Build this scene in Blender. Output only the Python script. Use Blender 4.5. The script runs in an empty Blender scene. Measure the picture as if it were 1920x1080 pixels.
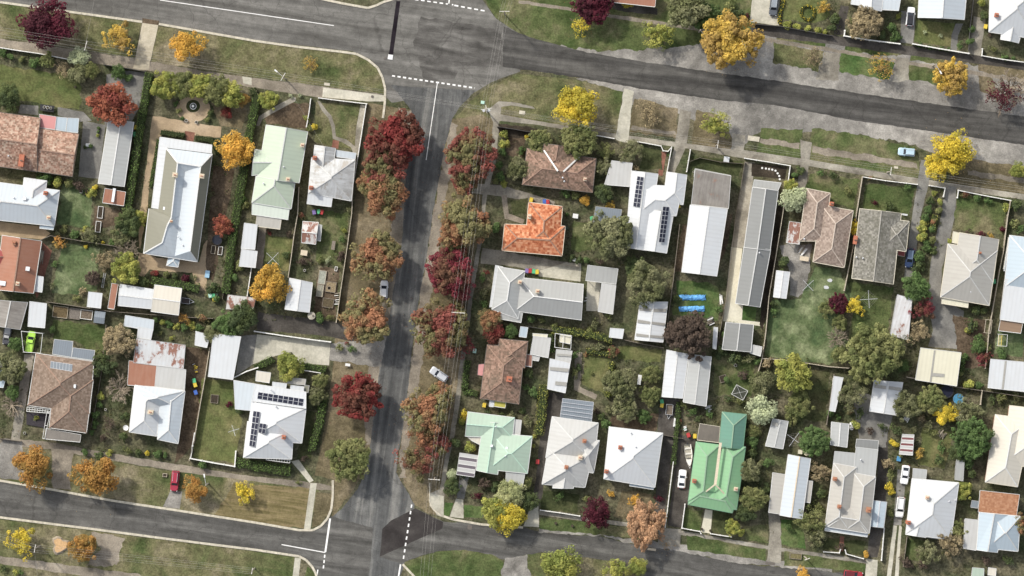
import bpy, math, random
import numpy as np
from mathutils import Vector, noise as mnoise
random.seed(7)
rad = math.radians
SC = bpy.context.scene
COL = SC.collection
# ------------------------------------------------------------------ camera, sky, sun, exposure
S = 0.12            # metres per photo pixel on the ground
CAMH = 800.0        # survey plane height above ground
cam = bpy.data.cameras.new('survey_camera')
cam.sensor_fit = 'HORIZONTAL'
cam.angle = 2 * math.atan(960 * S / CAMH)
cam.clip_start = 10.0
cam.clip_end = 6000.0
camo = bpy.data.objects.new('survey_camera', cam)
camo.location = (0, 0, CAMH)
COL.objects.link(camo)
SC.camera = camo
SUN_EL, SUN_AZ = rad(39), rad(-43)          # sun in the north-west
W = bpy.data.worlds.new('World')
SC.world = W
W.use_nodes = True
nt = W.node_tree
sky = nt.nodes.new('ShaderNodeTexSky')
sky.sky_type = 'NISHITA'
sky.sun_disc = False
sky.sun_elevation = SUN_EL
sky.sun_rotation = SUN_AZ
bg = nt.nodes['Background']
sky.air_density, sky.dust_density, sky.ozone_density = 1.0, 3.0, 1.0
hs = nt.nodes.new('ShaderNodeHueSaturation')      # thin high cloud: a paler, greyer sky
hs.inputs['Saturation'].default_value = 0.4
nt.links.new(sky.outputs[0], hs.inputs['Color'])
nt.links.new(hs.outputs[0], bg.inputs[0])
bg.inputs[1].default_value = 0.15
sl = bpy.data.lights.new('sun', 'SUN')
sl.energy = 2.55
sl.angle = rad(3.0)
sl.color = (1.0, 0.95, 0.86)
so = bpy.data.objects.new('sun', sl)
sd = Vector((math.sin(SUN_AZ) * math.cos(SUN_EL), math.cos(SUN_AZ) * math.cos(SUN_EL), math.sin(SUN_EL)))
so.rotation_euler = sd.to_track_quat('Z', 'Y').to_euler()
so.location = (-100, 100, 120)
COL.objects.link(so)
SC.view_settings.view_transform = 'Standard'
SC.view_settings.look = 'None'
SC.view_settings.exposure = 0.42
SC.view_settings.gamma = 1.0

def P(px, py, z=0.0):
    f = (CAMH - z) / CAMH
    return Vector(((px - 960) * S * f, (540 - py) * S * f, z))

# ------------------------------------------------------------------ materials
MATS = {}
def newmat(name):
    m = bpy.data.materials.new(name)
    m.use_nodes = True
    n = m.node_tree
    for x in list(n.nodes): n.nodes.remove(x)
    out = n.nodes.new('ShaderNodeOutputMaterial')
    b = n.nodes.new('ShaderNodeBsdfPrincipled')
    n.links.new(b.outputs[0], out.inputs[0])
    b.inputs['Roughness'].default_value = 0.9
    b.inputs['Specular IOR Level'].default_value = 0.2
    return m, n, b

def nd(n, t, **kw):
    x = n.nodes.new(t)
    for k, v in kw.items():
        if k.startswith('i_'):
            key = k[2:]
            key = int(key) if key.isdigit() else key
            x.inputs[key].default_value = v
        else: setattr(x, k, v)
    return x

def c4(c): return (c[0], c[1], c[2], 1.0)

def flat(name, c, rough=0.6, spec=0.3, amp=0.12, sc=3.0, metal=0.0):
    """plain material with a faint mottling of wear"""
    if name in MATS: return MATS[name]
    m, n, b = newmat(name)
    g = nd(n, 'ShaderNodeNewGeometry')
    t = nd(n, 'ShaderNodeTexNoise', i_Scale=sc, i_Detail=4.0, i_Roughness=0.65)
    n.links.new(g.outputs['Position'], t.inputs['Vector'])
    r = nd(n, 'ShaderNodeMapRange', i_1=0.3, i_2=0.7, i_3=1 - amp, i_4=1 + amp)
    n.links.new(t.outputs[0], r.inputs[0])
    v = nd(n, 'ShaderNodeVectorMath', operation='SCALE')
    v.inputs[0].default_value = c
    n.links.new(r.outputs[0], v.inputs['Scale'])
    n.links.new(v.outputs[0], b.inputs['Base Color'])
    b.inputs['Roughness'].default_value = rough
    b.inputs['Specular IOR Level'].default_value = spec
    b.inputs['Metallic'].default_value = metal
    MATS[name] = m
    return m

def ground(name, cols, big=0.1, fine=3.0, amp=0.35, ang=None, stretch=8.0, speck=None, pos=(0.35, 0.5, 0.65), mid=0.5, cracks=0.0):
    """ground cover: colour patches, mid mottling, fine grain and optional streaks along a direction"""
    if name in MATS: return MATS[name]
    m, n, b = newmat(name)
    g = nd(n, 'ShaderNodeNewGeometry')
    src = g.outputs['Position']
    t1 = nd(n, 'ShaderNodeTexNoise', i_Scale=big, i_Detail=7.0, i_Roughness=0.62, i_Distortion=0.4)
    n.links.new(src, t1.inputs['Vector'])
    if ang is not None:
        mp = nd(n, 'ShaderNodeMapping')
        mp.inputs['Rotation'].default_value = (0, 0, -ang)
        n.links.new(src, mp.inputs[0])
        mp2 = nd(n, 'ShaderNodeMapping')
        mp2.inputs['Scale'].default_value = (1.0 / stretch, 1, 1)
        n.links.new(mp.outputs[0], mp2.inputs[0])
        t1.inputs['Scale'].default_value = big * 8
        n.links.new(mp2.outputs[0], t1.inputs['Vector'])
    cr = nd(n, 'ShaderNodeValToRGB')
    e = cr.color_ramp.elements
    e[0].position, e[1].position = pos[0], pos[2]
    e[0].color, e[1].color = c4(cols[0]), c4(cols[2])
    k = e.new(pos[1]); k.color = c4(cols[1])
    n.links.new(t1.outputs[0], cr.inputs[0])
    t2 = nd(n, 'ShaderNodeTexNoise', i_Scale=fine, i_Detail=5.0, i_Roughness=0.75)
    n.links.new(src, t2.inputs['Vector'])
    t3 = nd(n, 'ShaderNodeTexNoise', i_Scale=mid, i_Detail=6.0, i_Roughness=0.7)
    n.links.new(src, t3.inputs['Vector'])
    r = nd(n, 'ShaderNodeMapRange', clamp=False, i_1=0.25, i_2=0.75, i_3=1 - amp, i_4=1 + amp)
    n.links.new(t2.outputs[0], r.inputs[0])
    r3 = nd(n, 'ShaderNodeMapRange', clamp=False, i_1=0.3, i_2=0.7, i_3=1 - amp * .8, i_4=1 + amp * .8)
    n.links.new(t3.outputs[0], r3.inputs[0])
    mm = nd(n, 'ShaderNodeMath', operation='MULTIPLY')
    n.links.new(r.outputs[0], mm.inputs[0]); n.links.new(r3.outputs[0], mm.inputs[1])
    v = nd(n, 'ShaderNodeVectorMath', operation='SCALE')
    n.links.new(cr.outputs[0], v.inputs[0])
    n.links.new(mm.outputs[0], v.inputs['Scale'])
    last = v.outputs[0]
    if speck:
        t4 = nd(n, 'ShaderNodeTexNoise', i_Scale=1.6, i_Detail=6.0, i_Roughness=0.8)
        n.links.new(src, t4.inputs['Vector'])
        r4 = nd(n, 'ShaderNodeMapRange', i_1=speck[1], i_2=speck[1] + .1, i_3=0.0, i_4=speck[2] if len(speck) > 2 else 0.8)
        n.links.new(t4.outputs[0], r4.inputs[0])
        mx = nd(n, 'ShaderNodeMix', data_type='RGBA')
        n.links.new(r4.outputs[0], mx.inputs[0])
        n.links.new(last, mx.inputs[6])
        mx.inputs[7].default_value = c4(speck[0])
        last = mx.outputs[2]
    if cracks:
        tw = nd(n, 'ShaderNodeTexNoise', i_Scale=0.5, i_Detail=5.0)
        n.links.new(src, tw.inputs['Vector'])
        va = nd(n, 'ShaderNodeVectorMath', operation='MULTIPLY_ADD')
        va.inputs[1].default_value = (3, 3, 0)
        n.links.new(tw.outputs['Color'], va.inputs[0]); n.links.new(src, va.inputs[2])
        vo = nd(n, 'ShaderNodeTexVoronoi', feature='DISTANCE_TO_EDGE', i_Scale=0.11)
        n.links.new(va.outputs[0], vo.inputs['Vector'])
        cm = nd(n, 'ShaderNodeMapRange', i_1=0.002, i_2=0.011, i_3=cracks, i_4=0.0)
        n.links.new(vo.outputs[0], cm.inputs[0])
        mc = nd(n, 'ShaderNodeMix', data_type='RGBA')
        n.links.new(cm.outputs[0], mc.inputs[0]); n.links.new(last, mc.inputs[6])
        mc.inputs[7].default_value = (.03, .028, .026, 1)
        last = mc.outputs[2]
    n.links.new(last, b.inputs['Base Color'])
    b.inputs['Roughness'].default_value = 1.0
    b.inputs['Specular IOR Level'].default_value = 0.05
    bp = nd(n, 'ShaderNodeBump', i_Strength=0.5, i_Distance=0.08)
    n.links.new(t2.outputs[0], bp.inputs['Height'])
    n.links.new(bp.outputs[0], b.inputs['Normal'])
    MATS[name] = m
    return m

def metal(name, c, dirt=(0.25, 0.22, 0.18), dirty=0.25, rib=0.9, rust=0.0, rustc=(0.22, 0.085, 0.05), ribs=0.08, fall=None):
    """painted or galvanised roof sheet: lap lines down the slope, rain streaks, rust"""
    if name in MATS: return MATS[name]
    m, n, b = newmat(name)
    uv = nd(n, 'ShaderNodeUVMap')
    sx = nd(n, 'ShaderNodeSeparateXYZ')
    n.links.new(uv.outputs[0], sx.inputs[0])
    d = nd(n, 'ShaderNodeMath', operation='DIVIDE', i_1=rib)
    n.links.new(sx.outputs[0], d.inputs[0])
    f = nd(n, 'ShaderNodeMath', operation='FRACT')
    n.links.new(d.outputs[0], f.inputs[0])
    pp = nd(n, 'ShaderNodeMath', operation='PINGPONG', i_1=0.5)
    n.links.new(f.outputs[0], pp.inputs[0])
    lap = nd(n, 'ShaderNodeMapRange', i_1=0.0, i_2=0.3, i_3=1 - ribs * .45, i_4=1 + ribs * .25)
    n.links.new(pp.outputs[0], lap.inputs[0])
    mp = nd(n, 'ShaderNodeMapping')
    mp.inputs['Scale'].default_value = (1.6, 0.22, 1)
    n.links.new(uv.outputs[0], mp.inputs[0])
    t = nd(n, 'ShaderNodeTexNoise', i_Scale=1.0, i_Detail=6.0, i_Roughness=0.68)
    n.links.new(mp.outputs[0], t.inputs['Vector'])
    g = nd(n, 'ShaderNodeNewGeometry')
    t2 = nd(n, 'ShaderNodeTexNoise', i_Scale=0.35, i_Detail=7.0, i_Roughness=0.7)
    n.links.new(g.outputs['Position'], t2.inputs['Vector'])
    ad = nd(n, 'ShaderNodeMath', operation='ADD')
    n.links.new(t.outputs[0], ad.inputs[0]); n.links.new(t2.outputs[0], ad.inputs[1])
    dr = nd(n, 'ShaderNodeMapRange', i_1=0.78, i_2=1.3, i_3=0.0, i_4=dirty)
    n.links.new(ad.outputs[0], dr.inputs[0])
    mx = nd(n, 'ShaderNodeMix', data_type='RGBA')
    mx.inputs[6].default_value = c4(c); mx.inputs[7].default_value = c4(dirt)
    n.links.new(dr.outputs[0], mx.inputs[0])
    v = nd(n, 'ShaderNodeVectorMath', operation='SCALE')
    n.links.new(mx.outputs[2], v.inputs[0]); n.links.new(lap.outputs[0], v.inputs['Scale'])
    last = v.outputs[0]
    if rust > 0:
        rr = nd(n, 'ShaderNodeMapRange', i_1=1.28 - rust * .55, i_2=1.36 - rust * .55, i_3=0.0, i_4=0.9)
        mp3 = nd(n, 'ShaderNodeMapping')
        mp3.inputs['Scale'].default_value = (0.9, 0.35, 1)
        n.links.new(uv.outputs[0], mp3.inputs[0])
        t5 = nd(n, 'ShaderNodeTexNoise', i_Scale=0.8, i_Detail=6.0, i_Roughness=0.7)
        n.links.new(mp3.outputs[0], t5.inputs['Vector'])
        ad2 = nd(n, 'ShaderNodeMath', operation='ADD')
        n.links.new(t5.outputs[0], ad2.inputs[0]); n.links.new(t2.outputs[0], ad2.inputs[1])
        n.links.new(ad2.outputs[0], rr.inputs[0])
        m2 = nd(n, 'ShaderNodeMix', data_type='RGBA')
        n.links.new(rr.outputs[0], m2.inputs[0]); n.links.new(last, m2.inputs[6])
        m2.inputs[7].default_value = c4(rustc)
        last = m2.outputs[2]
    n.links.new(last, b.inputs['Base Color'])
    b.inputs['Roughness'].default_value = 0.55
    b.inputs['Specular IOR Level'].default_value = 0.25
    MATS[name] = m
    return m

def tile(name, c1, c2, c3, moss=(0.12, 0.11, 0.07), mossy=0.4, cell=0.4):
    """fired or concrete roof tiles: every tile its own tone, mossy weathering patches"""
    if name in MATS: return MATS[name]
    m, n, b = newmat(name)
    uv = nd(n, 'ShaderNodeUVMap')
    sc = nd(n, 'ShaderNodeVectorMath', operation='SCALE')
    sc.inputs['Scale'].default_value = 1.0 / cell
    n.links.new(uv.outputs[0], sc.inputs[0])
    fl = nd(n, 'ShaderNodeVectorMath', operation='FLOOR')
    n.links.new(sc.outputs[0], fl.inputs[0])
    wn = nd(n, 'ShaderNodeTexWhiteNoise', noise_dimensions='2D')
    n.links.new(fl.outputs[0], wn.inputs['Vector'])
    g = nd(n, 'ShaderNodeNewGeometry')
    t = nd(n, 'ShaderNodeTexNoise', i_Scale=1.3, i_Detail=6.0, i_Roughness=0.75)
    n.links.new(g.outputs['Position'], t.inputs['Vector'])
    ad = nd(n, 'ShaderNodeMath', operation='MULTIPLY_ADD', i_1=0.45, i_2=-0.22)
    n.links.new(wn.outputs[0], ad.inputs[0])
    ad2 = nd(n, 'ShaderNodeMath', operation='ADD')
    n.links.new(ad.outputs[0], ad2.inputs[0]); n.links.new(t.outputs[0], ad2.inputs[1])
    cr = nd(n, 'ShaderNodeValToRGB')
    e = cr.color_ramp.elements
    e[0].position, e[1].position = 0.25, 0.75
    e[0].color, e[1].color = c4(c1), c4(c3)
    k = e.new(0.5); k.color = c4(c2)
    n.links.new(ad2.outputs[0], cr.inputs[0])
    t2 = nd(n, 'ShaderNodeTexNoise', i_Scale=0.4, i_Detail=8.0, i_Roughness=0.72)
    n.links.new(g.outputs['Position'], t2.inputs['Vector'])
    r = nd(n, 'ShaderNodeMapRange', i_1=0.42, i_2=0.62, i_3=0.0, i_4=mossy)
    n.links.new(t2.outputs[0], r.inputs[0])
    mx = nd(n, 'ShaderNodeMix', data_type='RGBA')
    n.links.new(r.outputs[0], mx.inputs[0]); n.links.new(cr.outputs[0], mx.inputs[6])
    mx.inputs[7].default_value = c4(moss)
    sx = nd(n, 'ShaderNodeSeparateXYZ')
    n.links.new(sc.outputs[0], sx.inputs[0])
    fr = nd(n, 'ShaderNodeMath', operation='FRACT')
    n.links.new(sx.outputs[1], fr.inputs[0])
    bp = nd(n, 'ShaderNodeBump', i_Strength=0.6, i_Distance=0.05)
    n.links.new(fr.outputs[0], bp.inputs['Height'])
    n.links.new(bp.outputs[0], b.inputs['Normal'])
    n.links.new(mx.outputs[2], b.inputs['Base Color'])
    b.inputs['Roughness'].default_value = 0.85
    MATS[name] = m
    return m

def leafmat():
    """leaves: two autumn colours taken from the plant, mixed by branch, each leaf its own tone"""
    m, n, b = newmat('leaves')
    oi = nd(n, 'ShaderNodeObjectInfo')
    a2 = nd(n, 'ShaderNodeAttribute', attribute_type='OBJECT', attribute_name='c2')
    aw = nd(n, 'ShaderNodeAttribute', attribute_type='GEOMETRY', attribute_name='clump')
    av = nd(n, 'ShaderNodeAttribute', attribute_type='GEOMETRY', attribute_name='tone')
    r = nd(n, 'ShaderNodeMapRange', i_1=0.3, i_2=0.7, i_3=0.0, i_4=1.0)
    n.links.new(aw.outputs['Fac'], r.inputs[0])
    mx = nd(n, 'ShaderNodeMix', data_type='RGBA')
    n.links.new(r.outputs[0], mx.inputs[0])
    n.links.new(oi.outputs['Color'], mx.inputs[6])
    n.links.new(a2.outputs['Color'], mx.inputs[7])
    r2 = nd(n, 'ShaderNodeMapRange', i_1=0.0, i_2=1.0, i_3=0.6, i_4=1.6)
    n.links.new(av.outputs['Fac'], r2.inputs[0])
    v = nd(n, 'ShaderNodeVectorMath', operation='SCALE')
    n.links.new(mx.outputs[2], v.inputs[0]); n.links.new(r2.outputs[0], v.inputs['Scale'])
    n.links.new(v.outputs[0], b.inputs['Base Color'])
    b.inputs['Roughness'].default_value = 0.75
    b.inputs['Specular IOR Level'].default_value = 0.15
    tr = nd(n, 'ShaderNodeBsdfTranslucent')
    n.links.new(v.outputs[0], tr.inputs[0])
    ms = nd(n, 'ShaderNodeMixShader', i_0=0.3)
    n.links.new(b.outputs[0], ms.inputs[1]); n.links.new(tr.outputs[0], ms.inputs[2])
    out = [x for x in n.nodes if x.type == 'OUTPUT_MATERIAL'][0]
    n.links.new(ms.outputs[0], out.inputs[0])
    return m
LEAF = leafmat()
BARK = flat('bark', (0.17, 0.135, 0.10), 0.95, 0.1, 0.3, 6)
PALEBARK = flat('pale_bark', (0.30, 0.25, 0.19), 0.95, 0.1, 0.3, 6)

# ------------------------------------------------------------------ mesh builder
class MB:
    def __init__(s): s.v, s.f, s.m = [], [], []
    def add(s, vs, fs, m=0):
        o = len(s.v)
        s.v += [tuple(x) for x in vs]
        s.f += [tuple(i + o for i in f) for f in fs]
        s.m += [m] * len(fs)
    def face(s, vs, m=0): s.add(vs, [range(len(vs))], m)
    def box(s, c, d, rz=0.0, m=0):
        ca, sa = math.cos(rz), math.sin(rz)
        vs = []
        for z in (-.5, .5):
            for x, y in ((-.5, -.5), (.5, -.5), (.5, .5), (-.5, .5)):
                X, Y = x * d[0], y * d[1]
                vs.append((c[0] + X * ca - Y * sa, c[1] + X * sa + Y * ca, c[2] + z * d[2]))
        s.add(vs, [(3, 2, 1, 0), (4, 5, 6, 7), (0, 1, 5, 4), (1, 2, 6, 5), (2, 3, 7, 6), (3, 0, 4, 7)], m)
    def prism(s, poly, z0, z1, m=0, top=None):
        n = len(poly); tp = top or poly
        vs = [(p[0], p[1], z0) for p in poly] + [(p[0], p[1], z1) for p in tp]
        fs = [(i, (i + 1) % n, n + (i + 1) % n, n + i) for i in range(n)] + [tuple(range(n - 1, -1, -1)), tuple(range(n, 2 * n))]
        s.add(vs, fs, m)
    def tube(s, p, q, r, r2=None, n=5, m=0):
        p, q = Vector(p), Vector(q); r2 = r if r2 is None else r2
        d = (q - p)
        if d.length < 1e-6: return
        d.normalize()
        a = d.orthogonal().normalized(); b = d.cross(a)
        vs = [p + (a * math.cos(t) + b * math.sin(t)) * r for t in [2 * math.pi * i / n for i in range(n)]]
        vs += [q + (a * math.cos(t) + b * math.sin(t)) * r2 for t in [2 * math.pi * i / n for i in range(n)]]
        s.add(vs, [(i, (i + 1) % n, n + (i + 1) % n, n + i) for i in range(n)] + [tuple(range(n - 1, -1, -1)), tuple(range(n, 2 * n))], m)
    def bar(s, p, q, w, h, m=0):
        """flat strip from p to q, w wide and h high, following the slope"""
        p, q = Vector(p), Vector(q); d = q - p
        if d.length < 1e-4: return
        d.normalize(); sd_ = Vector((-d.y, d.x, 0))
        if sd_.length < 1e-4: return
        sd_.normalize(); up = d.cross(sd_)
        if up.z < 0: up = -up
        vs = []
        for e in (p, q):
            for a, b in ((-1, 0), (1, 0), (1, 1), (-1, 1)): vs.append(e + sd_ * a * w / 2 + up * b * h)
        s.add(vs, [(0, 1, 2, 3), (7, 6, 5, 4), (0, 4, 5, 1), (1, 5, 6, 2), (2, 6, 7, 3), (3, 7, 4, 0)], m)
    def disc(s, c, r, z0, z1, n=16, m=0, r2=None, sy=1.0):
        r2 = r if r2 is None else r2
        a = [(c[0] + r * math.cos(2 * math.pi * i / n), c[1] + sy * r * math.sin(2 * math.pi * i / n)) for i in range(n)]
        b = [(c[0] + r2 * math.cos(2 * math.pi * i / n), c[1] + sy * r2 * math.sin(2 * math.pi * i / n)) for i in range(n)]
        s.prism(a, z0, z1, m, b)
    def build(s, name, mats, parent=None, org=(0, 0, 0), uv=False, smooth=False):
        me = bpy.data.meshes.new(name)
        o = Vector(org)
        me.from_pydata([(v[0] - o.x, v[1] - o.y, v[2] - o.z) for v in s.v], [], s.f)
        for m in (mats if isinstance(mats, (list, tuple)) else [mats]): me.materials.append(m)
        if any(s.m): me.polygons.foreach_set('material_index', s.m)
        if uv:
            l = me.uv_layers.new(name='UVMap')
            for p in me.polygons:
                nn = p.normal
                e = Vector((-nn.y, nn.x, 0))
                if e.length < 0.02:
                    a, b = me.vertices[p.vertices[0]].co, me.vertices[p.vertices[1]].co
                    e = Vector((b.x - a.x, b.y - a.y, 0))
                e.normalize()
                dn = nn.cross(e)
                for li in p.loop_indices:
                    co = me.vertices[me.loops[li].vertex_index].co
                    l.data[li].uv = (co.dot(e) + o.x * .37, co.dot(dn) + o.y * .53)
        if smooth: me.polygons.foreach_set('use_smooth', [True] * len(me.polygons))
        me.update()
        return link(name, me, parent, None if parent else org)

def link(name, me, parent=None, loc=None):
    ob = bpy.data.objects.new(name, me)
    COL.objects.link(ob)
    if parent is not None: ob.parent = parent
    if loc is not None: ob.location = loc
    return ob

PENDING = []      # (object, description, px, py, how it is placed)
LAND = []         # (short name, px, py) houses that labels can refer to
USED = {}
def tag(o, label=None, cat=None, group=None, kind=None, at=None, desc=None):
    if label: o['label'] = label; USED[label] = 1
    if cat: o['category'] = cat
    if group: o['group'] = group
    if kind: o['kind'] = kind
    if desc: PENDING.append((o, desc, at))
    return o
def empty(name, loc, rz=0.0):
    o = bpy.data.objects.new(name, None)
    o.empty_display_size = 0.5
    o.location = loc; o.rotation_euler = (0, 0, rz)
    COL.objects.link(o)
    return o
def copy_thing(root, loc, rz=0.0, scale=None):
    r = root.copy(); COL.objects.link(r)
    r.location = loc; r.rotation_euler = (0, 0, rz)
    if scale: r.scale = scale
    for ch in root.children:
        c = ch.copy(); COL.objects.link(c); c.parent = r
        for g in ch.children:
            d = g.copy(); COL.objects.link(d); d.parent = c
    return r
# ------------------------------------------------------------------ ground, roads, paths, lawns
G = {}
G['earth'] = ground('garden_earth', [(.058, .07, .034), (.09, .088, .052), (.14, .125, .082)], .14, 2.0, .62, speck=((.17, .14, .095), .6, .6))
G['verge'] = ground('verge_grass', [(.068, .088, .034), (.135, .128, .066), (.235, .20, .135)], .085, 2.4, .6, speck=((.27, .23, .15), .62))
G['brown'] = ground('brown_grass', [(.10, .085, .048), (.155, .128, .078), (.225, .185, .125)], .1, 2.4, .55, speck=((.25, .15, .07), .66))
G['green'] = ground('green_grass', [(.055, .08, .028), (.09, .108, .044), (.165, .15, .085)], .12, 2.4, .55, speck=((.20, .165, .10), .6, .65))
G['lawn'] = ground('lawn_grass', [(.068, .092, .032), (.11, .122, .048), (.16, .15, .07)], .12, 2.2, .48, speck=((.18, .155, .09), .6, .6))
G['bright'] = ground('bright_lawn', [(.052, .095, .03), (.08, .12, .042), (.13, .145, .065)], .18, 2.2, .5, speck=((.15, .13, .075), .62, .55))
G['cool'] = ground('cool_lawn', [(.055, .088, .038), (.10, .13, .06), (.21, .235, .13)], .16, 1.8, .5, speck=((.17, .155, .095), .6, .6))
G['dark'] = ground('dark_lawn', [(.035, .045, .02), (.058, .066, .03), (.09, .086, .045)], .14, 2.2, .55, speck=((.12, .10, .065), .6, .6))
G['mown'] = ground('mown_dry_grass', [(.12, .10, .045), (.17, .14, .07), (.23, .18, .10)], .2, 2.4, .3, ang=rad(-7), stretch=12)
G['soil'] = ground('brown_soil', [(.062, .046, .032), (.098, .073, .05), (.15, .115, .08)], .15, 2.0, .5)
G['mulch'] = ground('dark_mulch', [(.028, .024, .018), (.045, .037, .028), (.075, .06, .045)], .2, 2.6, .5)  # mulch beds, and the shade strip painted beside the long grey house
G['gravel'] = ground('grey_gravel', [(.15, .142, .128), (.235, .222, .20), (.36, .34, .305)], .1, 3.0, .38, speck=((.5, .48, .43), .6))
G['gravelb'] = ground('brown_gravel', [(.16, .14, .11), (.23, .20, .16), (.31, .27, .215)], .1, 3.0, .35, speck=((.13, .10, .06), .64))
G['sand'] = ground('tan_gravel', [(.30, .23, .15), (.38, .29, .19), (.45, .35, .24)], .12, 3.0, .2)
G['conc'] = ground('pale_concrete', [(.34, .32, .26), (.44, .42, .345), (.53, .50, .42)], .15, 2.0, .16)
G['slab'] = ground('cream_slabs', [(.36, .315, .235), (.44, .39, .295), (.50, .45, .35)], .15, 2.0, .16)
G['concd'] = ground('worn_concrete', [(.16, .145, .12), (.25, .23, .19), (.36, .335, .28)], .16, 2.6, .28)
G['concg'] = ground('grey_paving', [(.15, .145, .135), (.19, .185, .17), (.25, .24, .22)], .16, 2.6, .25)
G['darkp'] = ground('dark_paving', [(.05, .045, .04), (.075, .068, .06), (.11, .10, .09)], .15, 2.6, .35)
G['brick'] = ground('brick_paving', [(.16, .075, .055), (.21, .10, .075), (.27, .14, .10)], .3, 4, .3)
G['cream'] = ground('cream_concrete', [(.50, .47, .37), (.58, .55, .44), (.64, .61, .50)], .12, 2.0, .1)
A_N, A_S, A_V = rad(-8), rad(-8.5), rad(82)
G['roadn'] = ground('asphalt_old', [(.09, .086, .078), (.135, .13, .119), (.20, .192, .176)], .06, 5.0, .3, cracks=.33, ang=rad(-8.5), stretch=14, pos=(.33, .5, .67))
G['roade'] = ground('asphalt_new', [(.05, .048, .045), (.075, .072, .067), (.125, .12, .11)], .06, 5.0, .3, cracks=.33, ang=rad(-7.5), stretch=16, pos=(.36, .5, .66))
G['roadv'] = ground('asphalt_street', [(.075, .076, .075), (.115, .116, .113), (.21, .205, .19)], .06, 5.0, .3, cracks=.33, ang=rad(83), stretch=16, pos=(.36, .52, .66))
G['roads'] = ground('asphalt_south', [(.065, .063, .058), (.10, .097, .09), (.16, .155, .143)], .06, 5.0, .3, cracks=.33, ang=rad(-8), stretch=12, pos=(.34, .5, .66))
G['roadx'] = ground('asphalt_worn_crossing', [(.065, .062, .057), (.105, .10, .092), (.17, .163, .15)], .07, 5.0, .3, cracks=.33, ang=rad(-8.5), stretch=5, pos=(.33, .5, .67))
G['patch'] = ground('asphalt_patch', [(.035, .031, .03), (.05, .045, .043), (.068, .062, .058)], .2, 3.5, .2)
G['trench'] = ground('asphalt_trench', [(.014, .011, .014), (.02, .016, .02), (.026, .022, .026)], .3, 3.5, .2)
G['paint'] = ground('road_paint', [(.55, .54, .51), (.74, .73, .70), (.8, .79, .77)], 1.2, 5, .12, pos=(.2, .36, .6))

def inside(x, y, poly):
    c = False; j = len(poly) - 1
    for i in range(len(poly)):
        xi, yi = poly[i][0], poly[i][1]; xj, yj = poly[j][0], poly[j][1]
        if (yi > y) != (yj > y) and x < (xj - xi) * (y - yi) / (yj - yi) + xi: c = not c
        j = i
    return c
PLACED = []
def overlap(a, b):
    (ax0, ay0, ax1, ay1), pa = a; (bx0, by0, bx1, by1), pb = b
    if ax1 < bx0 or bx1 < ax0 or ay1 < by0 or by1 < ay0: return False
    for x, y in pa:
        if inside(x, y, pb): return True
    for x, y in pb:
        if inside(x, y, pa): return True
    return False
def dens(pts, step):
    out = []
    n = len(pts)
    for i in range(n):
        a, b = pts[i], pts[(i + 1) % n]
        k = max(1, int(math.hypot(b[0] - a[0], b[1] - a[1]) / step))
        for t in range(k): out.append((a[0] + (b[0] - a[0]) * t / k, a[1] + (b[1] - a[1]) * t / k))
    return out
def patch(name, mat, pts, jit=0.15, desc=None, label=None, cat=None, step=5, kind='structure'):
    """one sheet of ground cover from its outline in photo pixels; outline roughened by jit metres"""
    d = dens(pts, step)
    w = []
    for x, y in d:
        p = P(x, y)
        q = Vector((p.x * .6, p.y * .6, len(PLACED) * 3.1))
        if jit > 0:
            v = mnoise.noise_vector(q) * jit * 1.6 + mnoise.noise_vector(q * 3.7) * jit * .9
            p.x += v.x; p.y += v.y
        w.append((p.x, p.y))
    xs = [p[0] for p in w]; ys = [p[1] for p in w]
    rec = ((min(xs), min(ys), max(xs), max(ys)), w)
    lev = 1
    for r, l in PLACED:
        if l >= lev and overlap(rec, r): lev = l + 1
    PLACED.append((rec, lev))
    mb = MB(); mb.face([(x, y, 0.004 * lev) for x, y in w])
    cx, cy = sum(p[0] for p in pts) / len(pts), sum(p[1] for p in pts) / len(pts)
    c = P(cx, cy)
    ob = mb.build(name, G[mat], None, (c.x, c.y, 0))
    me = ob.data
    if me.polygons[0].normal.z < 0: me.flip_normals()
    tag(ob, label, cat or name.replace('_', ' '), None, kind, (cx, cy), desc)
    return ob

mb = MB(); mb.face([(-2500, -2500, 0), (2500, -2500, 0), (2500, 2500, 0), (-2500, 2500, 0)])
tag(mb.build('ground', G['earth'], None, (0, 0, 0)), 'mottled brown and green garden earth beneath the whole neighbourhood', 'ground', None, 'structure')

V = 'verge'
# verges along the streets
patch('grass_verge', 'verge', [(-20, -4), (265, 40), (252, 108), (75, 78), (-20, 70)], .15, 'dry mottled grass verge')
patch('grass_verge', 'verge', [(297, 49), (480, 76), (658, 97), (692, 112), (716, 138), (721, 176), (560, 156), (284, 116)], .15, 'dry green and brown grass verge')
patch('grass_verge', 'brown', [(684, 192), (772, 206), (764, 330), (745, 517), (727, 631), (703, 788), (690, 880), (622, 972), (624, 899), (590, 890), (616, 760), (628, 640), (652, 470), (676, 300)], .2, 'brown leafy grass verge')
patch('gravel_verge', 'gravelb', [(748, 200), (774, 208), (766, 330), (747, 517), (729, 631), (705, 788), (695, 834), (684, 834), (692, 700), (712, 590), (728, 470), (745, 340)], .5, 'grey-brown gravel strip along the street edge')
patch('grass_verge', 'green', [(905, -12), (1460, -12), (1420, 60), (1340, 112), (1240, 104), (1100, 97), (1030, 87), (985, 68), (948, 46), (928, 32)], .25, 'green grass verge')
patch('gravel_verge', 'gravel', [(1000, 80), (1110, 94), (1240, 92), (1330, 78), (1420, 60), (1940, 140), (1940, 232), (1500, 166), (1200, 124), (1040, 98), (1000, 84)], .5, 'wide grey gravel shoulder')
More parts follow.
